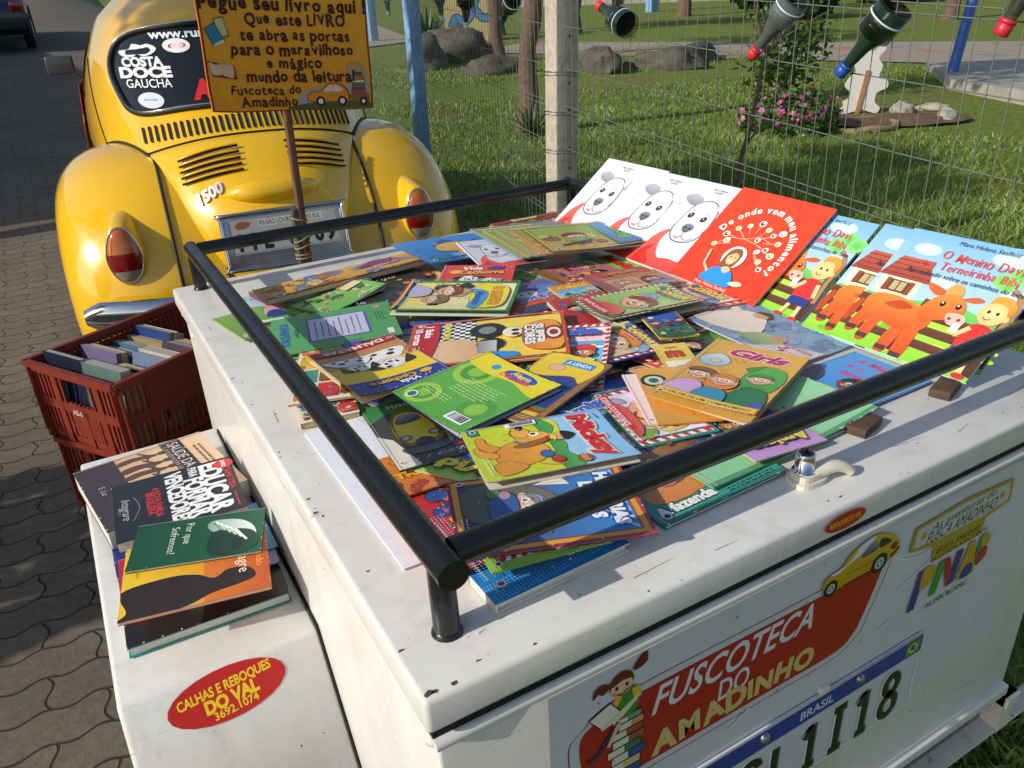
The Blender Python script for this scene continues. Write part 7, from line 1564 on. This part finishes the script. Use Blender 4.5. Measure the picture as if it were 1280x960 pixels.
# name: art, cover colour, page, label
INFO = {
'white_sheet': (a_sheet, '#e8e8ee', 'paper', 'stack of plain white paper sheets under the left rail'),
'blue_dotted': (a_dotted, '#d8d4c8', 'page', 'hardback with a dotted blue border at the front left corner of the heap'),
'teal_book': (a_teal, '#2a7a6a', 'page', 'teal book with a big orange creature under the front rail'),
'red_book': (a_red, '#b8241f', 'page', 'red candy striped book sticking out beside the front left post'),
'mint_book': (a_mint, '#6ab080', 'page', 'pale mint green back cover lying by the lock'),
'blue_menina': (a_menina, '#2a7ac8', 'page', 'bright blue book with a pink title and a brown faced child by the wood blocks'),
'stripe_green': (a_stripe, '#8fb82c', 'page', 'lime edged striped book between the dotted blue hardback and the rail corner'),
'comic_edge': (a_comicpage, '#b89a6a', 'page_old', 'small thick stack of comics poking out under the left rail'),
'green_corner': (a_gcorner, '#7aa84c', 'page', 'leafy green booklet whose corner sticks out left of the rail'),
'pig_comic': (a_pig, '#5a8a4a', 'page', 'comic with a pink pig at the back left of the heap'),
'under_comic': (a_comicpage, '#c8a06a', 'page_old', 'open looking comic page under the spotted puppies book'),
'dark_books': (a_darkbooks, '#2a2420', 'page', 'dark brown book behind the crowded village comic'),
'village': (a_village, '#3f8a5c', 'page', 'comic with a crowded colourful village on its cover'),
'orange_long': (a_orangelong, '#6a3a4a', 'page_old', 'long orange landscape book along the back edge of the lid'),
'giraffe': (a_giraffe, '#2a62a8', 'page', 'blue book with a long necked orange animal at the back'),
'orange_back': (a_obk, '#c86a34', 'page', 'orange book behind the fanned comics by the first leaning book'),
'dog_lying': (a_dogl, '#e8e8ee', 'page', 'white book with a red scarf lying flat behind the heap'),
'gigantes': (a_gigantes, '#8a98a0', 'page', 'grey book with orange lettering below the red leaning book'),
'robot': (a_robot, '#5a4a7a', 'page', 'comic with a large red and white figure on a violet ground'),
'red_dogs': (a_reddogs, '#b83030', 'page', 'red puppy book, title upright, behind the green framed children book'),
'fan_e': (a_fan('Turma', '#6ab0c8', '#a8d0d8', '#e8c83a'), '#4a90a8', 'page', 'pale blue comic at the bottom of the fan'),
'fan_d': (a_fan('Conto', '#8ac07a', '#c0d8a0', '#c83a30'), '#5a9a5a', 'page', 'pale green comic second from the bottom of the fan'),
'fan_c': (a_fan('Horta', '#7ab8a8', '#a8d0c0', '#f0d84a'), '#4a8a7a', 'page', 'sea green comic in the middle of the fan'),
'fan_b': (a_fan('Sítio', '#c87a34', '#e0a050', '#e8862c'), '#8a8060', 'page', 'orange comic second from the top of the fan'),
'fan_a': (a_fan('Roça', '#4a8a3c', '#8ab84c', '#58b850'), '#5a4a3a', 'page', 'green comic with a farm child on top of the fan'),
'saint': (a_saint, '#b8b4bc', 'page', 'hazy blue book with a robed man and a kneeling woman'),
'orange_comic': (a_orangecomic, '#d8b83a', 'page', 'orange comic with a yellow border left of the two portraits book'),
'orange_frame': (tale('#e8884a', '#c83a30', '#c8782c', None, 'CINDERELA', '#d8c0b0'), '#d87a3c', 'page', 'orange framed fairy tale book under the green framed one'),
'portraits': (a_portraits, '#6a4a5a', 'page_old', 'thick red book with two framed portraits in front of the white leaning books'),
'red_spine': (a_redspine, '#c8b8a8', 'page', 'red book showing its pale spine in the middle of the heap'),
'tale_green': (tale('#3f8f4c', '#c83a40', '#8a4a24', None, 'RAPUNZEL', '#8fb45c'), '#2f7a44', 'page', 'green framed fairy tale book with candy stripes and a red ribbon'),
'yellow_title': (a_orangecomic, '#d8c83a', 'page', 'small yellow comic beside the tan M booklet'),
'tale_hat': (tale('#2f3f8a', '#c83038', '#7a4a24', '#e08a34', 'JOÃO TOLO', '#c8b48c'), '#28357a', 'page', 'navy framed fairy tale book with a child in an orange hat'),
'm_booklet': (a_m, '#c8a83a', 'page', 'small tan booklet with a big red letter M'),
'tan_photo': (a_photo, '#8a6a4a', 'page', 'brown photographic booklet under the magazine with three girls'),
'blue_strip': (a_bluestrip, '#2f78b8', 'page', 'light blue booklet with yellow letters just behind the front rail'),
'vii': (a_vii, '#b85a24', 'page', 'orange booklet with yellow lettering by the left rail'),
'tale_red': (tale('#2f8f7c', '#c8202a', '#8a4a24', '#d8302a', 'ROSINHA DOS PORQUINHOS', '#d8c8d8'), '#2a7f70', 'page', 'teal fairy tale book with candy stripes and a child in a red cap'),
'pink_book': (a_pink, '#e0b8b0', 'page', 'pale pink book peeking out left of the orange one'),
'orange_second': (a_osecond, '#c88a34', 'page', 'plain orange magazine with a round emblem under the three girls'),
'girls': (a_girls, '#d8a03c', 'page', 'orange magazine with a pink title and three laughing girls'),
'green_back': (a_greenback, '#3f8a4c', 'page', 'green back cover with a lilac text box by the left rail'),
'racing': (a_racing, '#a8282c', 'page', 'yellow and orange racing book with tyres and a red badge'),
'boys': (a_boys, '#3a8038', 'page', 'green framed book with two children and yellow lettering'),
'teller': (a_teller, '#9a6a3c', 'page', 'brown edged blue and yellow magazine with a bearded man'),
'histories': (a_histories, '#8a1f3a', 'page', 'wine red framed storybook with an old man, under the front rail corner'),
'yellow_car': (a_yellowcar, '#2a2a2c', 'page', 'dark magazine with a yellow car front by the left rail'),
'spotted': (a_spotted, '#d8b41c', 'page', 'yellow book with two spotted puppies, lying upside down'),
'mice': (a_mice, '#c8b89a', 'page', 'light blue and lime comic with a red title in the front middle'),
'swirl': (a_swirl, '#3a4a8a', 'page', 'green swirl back cover with a yellow top, the topmost book'),
'preto': (a_preto, '#2a8a84', 'page', 'black hardback with teal edges at the bottom front of the fender pile'),
'azul': (a_azul, '#1c2e7c', 'page', 'dark blue book under the black and white lettered one'),
'listras': (a_listras, '#c8203a', 'page', 'pink striped book with a red end in the fender pile'),
'saude': (a_saude, '#3a2628', 'page', 'thick beige book with brown people silhouettes at the back of the fender'),
'ciano': (a_ciano, '#2a9ad0', 'page', 'cyan book showing a corner in the fender pile'),
'educar': (a_educar, '#101012', 'page', 'black book with large white lettering on the fender'),
'lilas': (a_lilas, '#8f84c0', 'page', 'lilac book showing its edge in the fender pile'),
'laranja': (a_laranja, '#c8641c', 'page', 'orange sunset book with a bowed dark figure on the fender'),
'verde': (a_verde, '#0f4a2c', 'page', 'dark green book with pale hands, on top of the fender pile'),
}
TABLE = [
('white_sheet', (0.0496, 0.1554, 0.0000), (1.0000, 0.0042, 0.0000), (-0.0042, 1.0000, 0.0000), 0.1768, 0.3210, 0.002),
('blue_dotted', (0.0951, 0.0554, -0.0001), (0.9992, 0.0404, 0.0011), (-0.0404, 0.9988, 0.0280), 0.1507, 0.1181, 0.01),
('teal_book', (0.2956, 0.0681, 0.0000), (0.9992, 0.0392, 0.0000), (-0.0392, 0.9992, 0.0000), 0.1779, 0.1656, 0.004),
('red_book', (0.0680, 0.2999, 0.0064), (-0.0352, -0.9976, 0.0599), (0.9994, -0.0352, 0.0021), 0.1983, 0.0984, 0.0018),
('mint_book', (0.3769, 0.0874, 0.0075), (0.9984, 0.0500, -0.0266), (-0.0500, 0.9987, -0.0005), 0.2804, 0.1544, 0.0024),
('blue_menina', (0.6248, 0.2406, 0.0040), (0.0172, -0.9999, 0.0006), (0.9996, 0.0172, -0.0241), 0.1215, 0.1667, 0.004),
('fill', (0.2355, 0.2327, 0.0026), (0.9742, 0.2253, -0.0156), (-0.2253, 0.9743, 0.0036), 0.1700, 0.2150, 0.0016),
('fill', (0.5664, 0.4428, 0.0001), (-0.9372, 0.3488, -0.0009), (-0.3486, -0.9366, 0.0355), 0.1700, 0.2150, 0.002),
('fill', (0.7221, 0.3000, -0.0000), (-0.1694, 0.9856, 0.0006), (-0.9849, -0.1693, 0.0364), 0.1350, 0.1900, 0.002),
('fill', (0.8059, 0.4402, 0.0000), (-0.0141, 0.9999, 0.0000), (-0.9999, -0.0141, -0.0000), 0.1350, 0.1900, 0.0016),
('fill', (0.3185, 0.5844, 0.0000), (-0.4749, 0.8800, 0.0000), (-0.8800, -0.4749, -0.0000), 0.1350, 0.1900, 0.0016),
('fill', (0.4364, 0.4650, 0.0041), (-0.0055, 0.9999, -0.0126), (-1.0000, -0.0055, 0.0001), 0.1350, 0.1900, 0.002),
('fill', (0.6060, 0.5399, 0.0004), (-0.2645, 0.9644, -0.0035), (-0.9638, -0.2642, 0.0349), 0.1400, 0.2000, 0.0016),
('fill', (0.7372, 0.6534, -0.0000), (-0.5517, 0.8340, 0.0002), (-0.8338, -0.5515, 0.0248), 0.1400, 0.2000, 0.0016),
('fill', (0.0920, 0.7219, 0.0027), (0.9506, -0.3104, -0.0008), (0.3104, 0.9505, -0.0128), 0.1400, 0.2000, 0.0016),
('fill', (0.4464, 0.8779, 0.0000), (-0.9765, 0.2156, 0.0000), (-0.2156, -0.9765, -0.0000), 0.1400, 0.2000, 0.0016),
('fill', (0.6041, 0.8757, -0.0001), (-0.9987, -0.0518, 0.0018), (0.0519, -0.9981, 0.0339), 0.1400, 0.2000, 0.003),
('fill', (0.6089, 0.8592, 0.0041), (-0.0082, -1.0000, 0.0002), (0.9998, -0.0082, -0.0207), 0.1400, 0.2000, 0.002),
('fill', (0.3232, 0.8749, 0.0028), (0.9960, -0.0895, -0.0017), (0.0895, 0.9959, -0.0128), 0.1400, 0.2000, 0.0016),
('fill', (0.5381, 1.1049, 0.0000), (-0.3237, -0.9461, 0.0000), (0.9461, -0.3237, 0.0000), 0.1350, 0.1900, 0.002),
('stripe_green', (0.1049, 0.0778, 0.0238), (0.9882, -0.1509, -0.0241), (0.1495, 0.9872, -0.0548), 0.1203, 0.1103, 0.0018),
('comic_edge', (0.0486, 0.4912, -0.0001), (0.9804, -0.1958, 0.0207), (0.1954, 0.9806, 0.0171), 0.0766, 0.1169, 0.008),
('green_corner', (0.0566, 0.8357, 0.0035), (0.9869, 0.1614, 0.0005), (-0.1614, 0.9866, -0.0224), 0.0963, 0.1499, 0.002),
('pig_comic', (0.0857, 0.8883, 0.0070), (0.9952, -0.0945, -0.0234), (0.0939, 0.9952, -0.0285), 0.0848, 0.1779, 0.0018),
('under_comic', (0.0461, 0.5363, 0.0136), (0.9373, -0.3474, 0.0298), (0.3483, 0.9366, -0.0386), 0.1022, 0.2335, 0.003),
('dark_books', (0.2570, 0.8474, 0.0057), (0.9978, -0.0663, -0.0020), (0.0663, 0.9977, -0.0127), 0.1626, 0.1688, 0.008),
('village', (0.2006, 0.8454, 0.0110), (0.9178, 0.3940, 0.0484), (-0.3926, 0.9190, -0.0353), 0.1433, 0.1052, 0.0024),
('orange_long', (0.1229, 0.9408, 0.0196), (0.9905, 0.1373, -0.0022), (-0.1372, 0.9887, -0.0599), 0.3724, 0.0888, 0.01),
('giraffe', (0.4417, 0.9339, 0.0334), (0.9974, 0.0445, -0.0569), (-0.0456, 0.9988, -0.0188), 0.1928, 0.1914, 0.0024),
('orange_back', (0.7191, 1.0943, 0.0000), (1.0000, 0.0002, 0.0000), (-0.0002, 1.0000, 0.0000), 0.1888, 0.1261, 0.003),
('dog_lying', (0.5133, 0.8610, 0.0271), (0.9877, -0.1540, -0.0257), (0.1552, 0.9864, 0.0541), 0.1330, 0.1683, 0.0018),
('gigantes', (0.7174, 0.4823, 0.0048), (0.5281, -0.8490, -0.0149), (0.8487, 0.5283, -0.0240), 0.0960, 0.1474, 0.0024),
('robot', (0.4501, 0.6368, 0.0118), (0.9993, 0.0380, -0.0013), (-0.0380, 0.9987, -0.0339), 0.1604, 0.1544, 0.0024),
('red_dogs', (0.3917, 0.8202, 0.0232), (0.8114, -0.5844, 0.0026), (0.5832, 0.8101, 0.0598), 0.1371, 0.1166, 0.0024),
('fan_e', (0.5877, 0.8409, 0.0368), (0.9970, -0.0509, -0.0579), (0.0519, 0.9985, 0.0154), 0.2056, 0.2439, 0.0018),
('fan_d', (0.5992, 0.8349, 0.0387), (0.9957, -0.0725, -0.0582), (0.0735, 0.9972, 0.0141), 0.2016, 0.2189, 0.0018),
('fan_c', (0.6125, 0.8256, 0.0403), (0.9923, -0.1095, -0.0587), (0.1103, 0.9938, 0.0120), 0.2057, 0.2029, 0.0018),
('fan_b', (0.6253, 0.8186, 0.0421), (0.9847, -0.1637, -0.0593), (0.1645, 0.9863, 0.0087), 0.2135, 0.1932, 0.0018),
('fan_a', (0.6449, 0.8181, 0.0435), (0.9789, -0.1952, -0.0595), (0.1960, 0.9806, 0.0068), 0.2164, 0.1864, 0.0024),
('saint', (0.6725, 0.4682, 0.0110), (0.0378, -0.9985, -0.0393), (0.9991, 0.0385, -0.0182), 0.2127, 0.1492, 0.0024),
('orange_comic', (0.5497, 0.6022, 0.0162), (0.9798, -0.2000, 0.0068), (0.2001, 0.9792, -0.0333), 0.0753, 0.1316, 0.003),
('orange_frame', (0.6421, 0.6467, 0.0045), (-0.1557, -0.9865, 0.0516), (0.9878, -0.1559, -0.0005), 0.1588, 0.1860, 0.0018),
('portraits', (0.6406, 0.5936, 0.0191), (0.9973, -0.0472, -0.0555), (0.0460, 0.9987, -0.0225), 0.1270, 0.1240, 0.01),
('red_spine', (0.4877, 0.4901, 0.0137), (0.9839, -0.1785, -0.0107), (0.1788, 0.9821, 0.0589), 0.0793, 0.1479, 0.007),
('tale_green', (0.5422, 0.6054, 0.0321), (-0.0691, -0.9961, -0.0551), (0.9974, -0.0679, -0.0236), 0.1249, 0.1899, 0.0018),
('yellow_title', (0.5679, 0.4058, 0.0223), (0.9559, -0.2929, -0.0223), (0.2937, 0.9543, 0.0556), 0.0618, 0.1214, 0.0024),
('tale_hat', (0.4742, 0.5030, 0.0269), (-0.1280, -0.9903, -0.0545), (0.9913, -0.1295, 0.0247), 0.1197, 0.0965, 0.0018),
('m_booklet', (0.5012, 0.3022, 0.0203), (0.9219, -0.3874, -0.0002), (0.3867, 0.9202, 0.0599), 0.0482, 0.0943, 0.002),
('tan_photo', (0.5154, 0.1576, 0.0069), (0.9461, -0.3231, -0.0245), (0.3229, 0.9464, -0.0103), 0.0905, 0.0819, 0.0018),
('blue_strip', (0.3238, 0.1480, 0.0120), (0.9854, -0.1683, -0.0259), (0.1681, 0.9857, -0.0063), 0.1220, 0.0635, 0.0024),
('vii', (0.0869, 0.2487, 0.0147), (0.9989, -0.0459, 0.0009), (0.0457, 0.9929, -0.1094), 0.0662, 0.1083, 0.0018),
('fill', (0.3330, 0.4023, 0.0123), (-0.9517, -0.3018, -0.0558), (0.3026, -0.9531, -0.0053), 0.1250, 0.1750, 0.0016),
('fill', (0.3394, 0.1404, 0.0149), (0.9727, 0.2308, -0.0261), (-0.2307, 0.9730, 0.0061), 0.1250, 0.1750, 0.0016),
('fill', (0.3169, 0.4141, 0.0036), (0.7549, -0.6495, 0.0913), (0.6396, 0.7598, 0.1169), 0.1250, 0.1750, 0.0016),
('fill', (0.3266, 0.2871, 0.0211), (-0.4758, 0.8750, -0.0892), (-0.8787, -0.4774, 0.0028), 0.1250, 0.1750, 0.0016),
('fill', (0.5580, 0.2478, 0.0080), (-0.9974, 0.0396, 0.0599), (-0.0394, -0.9992, 0.0042), 0.1100, 0.1600, 0.0016),
('tale_red', (0.3844, 0.3266, 0.0161), (-0.2070, -0.9783, 0.0057), (0.9783, -0.2070, 0.0079), 0.1468, 0.1029, 0.0018),
('pink_book', (0.3938, 0.2176, 0.0196), (0.9183, -0.3959, 0.0085), (0.3955, 0.9180, 0.0281), 0.0787, 0.1333, 0.0018),
('orange_second', (0.4003, 0.2073, 0.0221), (0.8932, -0.4495, 0.0068), (0.4492, 0.8930, 0.0286), 0.0784, 0.1473, 0.0018),
('girls', (0.4256, 0.2606, 0.0328), (0.4081, -0.9114, -0.0532), (0.9117, 0.4099, -0.0275), 0.1324, 0.2239, 0.0018),
('green_back', (0.2711, 0.6786, 0.0142), (0.2262, 0.9739, 0.0208), (-0.9736, 0.2267, -0.0265), 0.1566, 0.2013, 0.0018),
('racing', (0.2906, 0.6775, 0.0197), (-0.4902, -0.8713, -0.0246), (0.8696, -0.4908, 0.0546), 0.1580, 0.2382, 0.003),
('boys', (0.3722, 0.8742, 0.0283), (-0.6274, -0.7764, -0.0599), (0.7779, -0.6284, -0.0012), 0.1467, 0.2031, 0.003),
('teller', (0.2384, 0.3795, 0.0215), (0.3628, -0.9317, 0.0193), (0.9299, 0.3633, 0.0567), 0.0990, 0.1791, 0.003),
('histories', (0.1332, 0.2327, 0.0248), (-0.3444, -0.9388, 0.0058), (0.9387, -0.3444, -0.0143), 0.1328, 0.1893, 0.0024),
('yellow_car', (0.1062, 0.2965, 0.0160), (0.9939, -0.1076, 0.0243), (0.1092, 0.9913, -0.0742), 0.0916, 0.1966, 0.0024),
('spotted', (0.2504, 0.6751, 0.0188), (-0.9967, -0.0703, -0.0417), (0.0685, -0.9967, 0.0430), 0.1376, 0.1949, 0.0018),
('mice', (0.1919, 0.3141, 0.0292), (-0.2265, -0.9739, -0.0126), (0.9739, -0.2263, -0.0151), 0.1264, 0.1721, 0.0018),
('swirl', (0.1692, 0.4720, 0.0253), (0.1391, -0.9901, -0.0167), (0.9888, 0.1380, 0.0575), 0.1596, 0.1588, 0.0018),
('preto', (-0.2143, 0.6889, -0.2690), (-0.0339, -0.9994, 0.0000), (0.9994, -0.0339, 0.0000), 0.1757, 0.2146, 0.016),
('azul', (-0.2154, 0.8408, -0.2598), (0.0009, -0.9988, 0.0499), (1.0000, 0.0009, -0.0014), 0.1751, 0.2092, 0.008),
('lilas', (-0.1636, 0.6833, -0.2416), (-0.0142, -0.9987, -0.0499), (0.9999, -0.0142, -0.0013), 0.1080, 0.1638, 0.002),
('ciano', (-0.1954, 0.7324, -0.2364), (0.0053, -0.9987, -0.0499), (1.0000, 0.0054, -0.0004), 0.1283, 0.1999, 0.002),
('listras', (-0.2083, 0.6944, -0.2354), (-0.0768, -0.9958, -0.0497), (0.9970, -0.0767, -0.0045), 0.1106, 0.2019, 0.002),
('saude', (-0.2514, 0.9975, -0.2588), (0.1469, -0.9879, 0.0493), (0.9892, 0.1467, -0.0080), 0.2545, 0.2218, 0.032),
('educar', (-0.1945, 0.8634, -0.2193), (-0.0444, -0.9978, 0.0499), (0.9990, -0.0444, 0.0015), 0.1906, 0.1870, 0.016),
('laranja', (-0.1934, 0.7008, -0.1915), (-0.1892, -0.9807, -0.0494), (0.9819, -0.1891, -0.0070), 0.1496, 0.1892, 0.005),
('verde', (-0.1685, 0.6858, -0.1864), (-0.3031, -0.9517, -0.0483), (0.9530, -0.3028, -0.0128), 0.1007, 0.1796, 0.004),
]
def finish(A, r, n):
    '''what every used print has: small type, a crease painted by the spine, worn edges'''
    if n in ('white_sheet', 'educar'): return
    if n not in FENDER and n not in ('swirl', 'green_back', 'saint', 'mint_book', 'orange_second'):
        A.dabs(r, 16, BRIGHT + ['#f4ecd8', '#2a1c16', '#f4ecd8'], .06, .05, .94, .70, (.004, .012))
        A.lines_of_text(.55, .035, .95, .085, 2, r.choice(['#f4f0e6', '#1d1614']), r, .007); A.ell(.075, .07, .030, .030, '#f0ece0'); A.ell(.075, .07, .02, .02, r.choice(['#c8302c', '#2a4a9a', '#1d1614']))
    A.rect(.020, 0, .0255, 1, '#cfc8b8'); A.rect(.0255, 0, .028, 1, '#4a4038')  # crease drawn in colour as a pale and a dark strip
    pts = []
    for _ in range(16):
        t = r.random(); u, v = r.choice([(t, .004), (t, .996), (.996, t)]); A.dabs(r, 2, ['#e8e2d4', '#d8d0c0'], max(0, u - .01), max(0, v - .004), min(1, u + .01), min(1, v + .004), (.004, .010))
FENDER = ('preto', 'azul', 'listras', 'saude', 'ciano', 'educar', 'lilas', 'laranja', 'verde')
KIND = {'fan_': 'comic_book', 'fill': 'comic_book', 'mice': 'comic_book', 'comi': 'comic_book', 'pig_': 'comic_book', 'vill': 'comic_book', 'girl': 'magazine', 'tell': 'magazine', 'yell': 'magazine', 'whit': 'paper_stack'}
def frame_of(o, ex, ey):
    ex, ey = Vector(ex).normalized(), Vector(ey); ey = (ey - ex * ey.dot(ex)).normalized(); ez = ex.cross(ey)
    return Matrix(((ex.x, ey.x, ez.x, o[0]), (ex.y, ey.y, ez.y, o[1]), (ex.z, ey.z, ez.z, o[2]), (0, 0, 0, 1)))
cent = {n: Vector(o) + Vector(ex) * w / 2 + Vector(ey) * h / 2 for n, o, ex, ey, w, h, t in TABLE}
free = [n for n in cent if n in INFO and cent[n].z > -.1 and n not in ('white_sheet',)]
TOPS = ('girls', 'mice', 'swirl', 'spotted', 'boys', 'fan_a', 'village', 'tale_green', 'mint_book')
GRP = 'comics and picture books heaped on the lid'
FENDER = ('preto', 'azul', 'listras', 'saude', 'ciano', 'educar', 'lilas', 'laranja', 'verde')
COVN = ['mustard', 'sky blue', 'red', 'green', 'violet', 'orange', 'royal blue', 'pink']
for i, (n, o, ex, ey, w, h, t) in enumerate(TABLE):
    r = random.Random(100 + i); A = Art(w, h)
    if n == 'laranja': o = (o[0] + .002, o[1] - .056, o[2] - .003)
    if n in INFO: fn, cc, pg, lb = INFO[n]
    else:
        fn, cc, pg = a_fill, '#c8b890', 'page'; cn_ = Vector(o) + Vector(ex) * w / 2 + Vector(ey) * h / 2; best = min(free, key=lambda q: (cent[q].xy - cn_.xy).length); free.remove(best)
        lb = 'comic mostly hidden beneath the ' + INFO[best][3].split(' with ')[0].split(' under ')[0].split(' behind ')[0].split(' by ')[0].split(' at ')[0].split(' in ')[0].split(' sticking ')[0].split(' lying ')[0].split(' along ')[0].split(' beside ')[0].split(' between ')[0].split(' poking ')[0].split(' peeking ')[0].split(' left ')[0].split(' showing ')[0]
        k = [x for x in INFO if x == best][0]
    A.ol = None if n in ('white_sheet', 'dog_lying', 'saude', 'educar', 'verde', 'laranja', 'preto', 'saint', 'swirl', 'orange_long', 'green_corner', 'tan_photo') else ('#33231a', .0055)
    fn(A, r)
    finish(A, r, n)
    hard = n in ('blue_dotted', 'preto', 'portraits')
    q = r.random(); lf = r.uniform(.005, .013) if n in TOPS else 0
    bend = (lambda u, lf=lf: lf * max(0, u - .35) ** 2 / .42) if lf > .001 else None
    kind = KIND.get(n[:4], 'picture_book') if n not in FENDER else 'paperback_book'
    Mx = frame_of(Vector(o) + Vector((0, 0, .0012)), ex, ey)
    b = empty(kind, M=Mx); tag(b, lb, {'comic_book': 'comic', 'magazine': 'magazine', 'paper_stack': 'paper'}.get(kind, 'book'), GRP if n not in FENDER else 'books piled on the trailer fender')
    c = .0006 if not hard else .0016; ins = .0010 if not hard else .003
    mb = MB(); mb.box((w / 2, h / 2, t / 2), (w - 2 * ins, h - 2 * ins, max(.0008, t - 2 * c))); mb.build('pages', M[pg], b)
    mb = MB(); mb.box((w / 2, h / 2, c / 2), (w, h, c)); mb.box((c / 2, h / 2, t / 2), (c, h, max(.0004, t - 2 * c))); mb.build('back_cover', covmat(cc), b)
    if bend is None:
        mb = MB(); mb.box((w / 2, h / 2, t - c / 2), (w, h, c)); mb.build('cover_board', covmat(cc), b)
        A.sheet('front_cover', INK, b, lift=t + .00015)
    else:
        fc = A.sheet('front_cover', INK, b, lift=t + .0002, bend=bend, cuts=8)
        P = [[(w * i / 8, y, t - .0002 + bend(i / 8)) for y in (0, h)] for i in range(9)]; P2 = [[(w * i / 8, y, t - .0007 + bend(i / 8)) for y in (0, h)] for i in range(9)]
        mb = MB(); mb.grid(P, smooth=False); mb.grid(P2, smooth=False)
        for a_, b_ in zip(P, P[1:]):
            for k in (0, 1): mb.add([a_[k], b_[k], Vector(b_[k]) - Vector((0, 0, .0005)), Vector(a_[k]) - Vector((0, 0, .0005))], [(0, 1, 2, 3)])
        mb.add([P[-1][0], P[-1][1], P2[-1][1], P2[-1][0]], [(0, 1, 2, 3)]); mb.build('cover_board', covmat(cc), b, fix=False)
# books leaning on the right rail
TH = R_(38.0); ES = Vector((math.cos(TH), 0, math.sin(TH))); EN = Vector((-math.sin(TH), 0, math.cos(TH)))
def lean(name, y_left, w, h, art, lb, layer, rot=0.0, x0=.808, cc='#e8e8ee', up=0.0):
    a = R_(rot); ex = Vector((0, -1, 0)) * math.cos(a) + ES * math.sin(a); ey = ES * math.cos(a) - Vector((0, -1, 0)) * math.sin(a)
    Mx = frame_of(Vector((x0, y_left, .0025)) + EN * (layer * .0042) + ES * up, ex, ey); t = .0032
    b = empty(name, M=Mx); tag(b, lb, 'book', 'picture books leaning on the right rail'); A = Art(w, h); art(A, random.Random(int(y_left * 100)))
    mb = MB(); mb.box((w / 2, h / 2, t / 2), (w - .0016, h - .0016, t - .0012)); mb.build('pages', M['page'], b)
    mb = MB(); mb.box((w / 2, h / 2, .0003), (w, h, .0006)); mb.box((w / 2, h / 2, t - .0003), (w, h, .0006)); mb.box((.0003, h / 2, t / 2), (.0006, h, t - .0014)); mb.build('cover_board', covmat(cc), b)
    A.sheet('front_cover', INK, b, lift=t + .00015)
W0 = '#ececf2'
lean('picture_book', 1.100, .215, .225, a_dog, 'white book with a red scarfed dog, leftmost of the three alike', 0)
lean('picture_book', .930, .215, .218, a_dog, 'white book with a red scarfed dog, middle of the three alike', 1)
lean('picture_book', .795, .215, .216, a_dog, 'white book with a red scarfed dog, next to the orange red book', 2)
lean('picture_book', .662, .215, .218, a_orange, 'orange red book with a ring of foods, leaning on the right rail', 3, -1.0, cc='#f0b8a8')
lean('picture_book', .300, .215, .205, a_calf, 'calf and boy book nearest the front post, only a dark edge showing', -.9, 6, x0=.812, cc='#2f5a34', up=.004)
lean('picture_book', .575, .212, .212, a_calf, 'calf book behind the orange red one, only its boy showing', 0, 0, cc='#cfe4ee')
lean('picture_book', .352, .215, .214, a_calf, 'calf and boy book in the middle, showing a house and tail', 1, 0, cc='#cfe4ee')
lean('picture_book', .297, .212, .215, a_calf, 'calf and boy book in front, with its whole cover in view', 2, 1.0, cc='#cfe4ee')
for i, (x, y, rz, lb) in enumerate(((.622, .094, .25, 'dark wooden block holding the blue book, left of the two'), (.784, .098, .3, 'dark wooden block wedged under the calf book, right of the two'))):
    mb = MB(); mb.box((0, 0, .006), (.047, .026, .0115), Matrix.Rotation(rz, 3, 'Z'), bev=.0015); o = mb.build('wood_block', M['wood']); o.location = (x, y, .0004); tag(o, lb, 'block', 'wooden wedges on the lid')
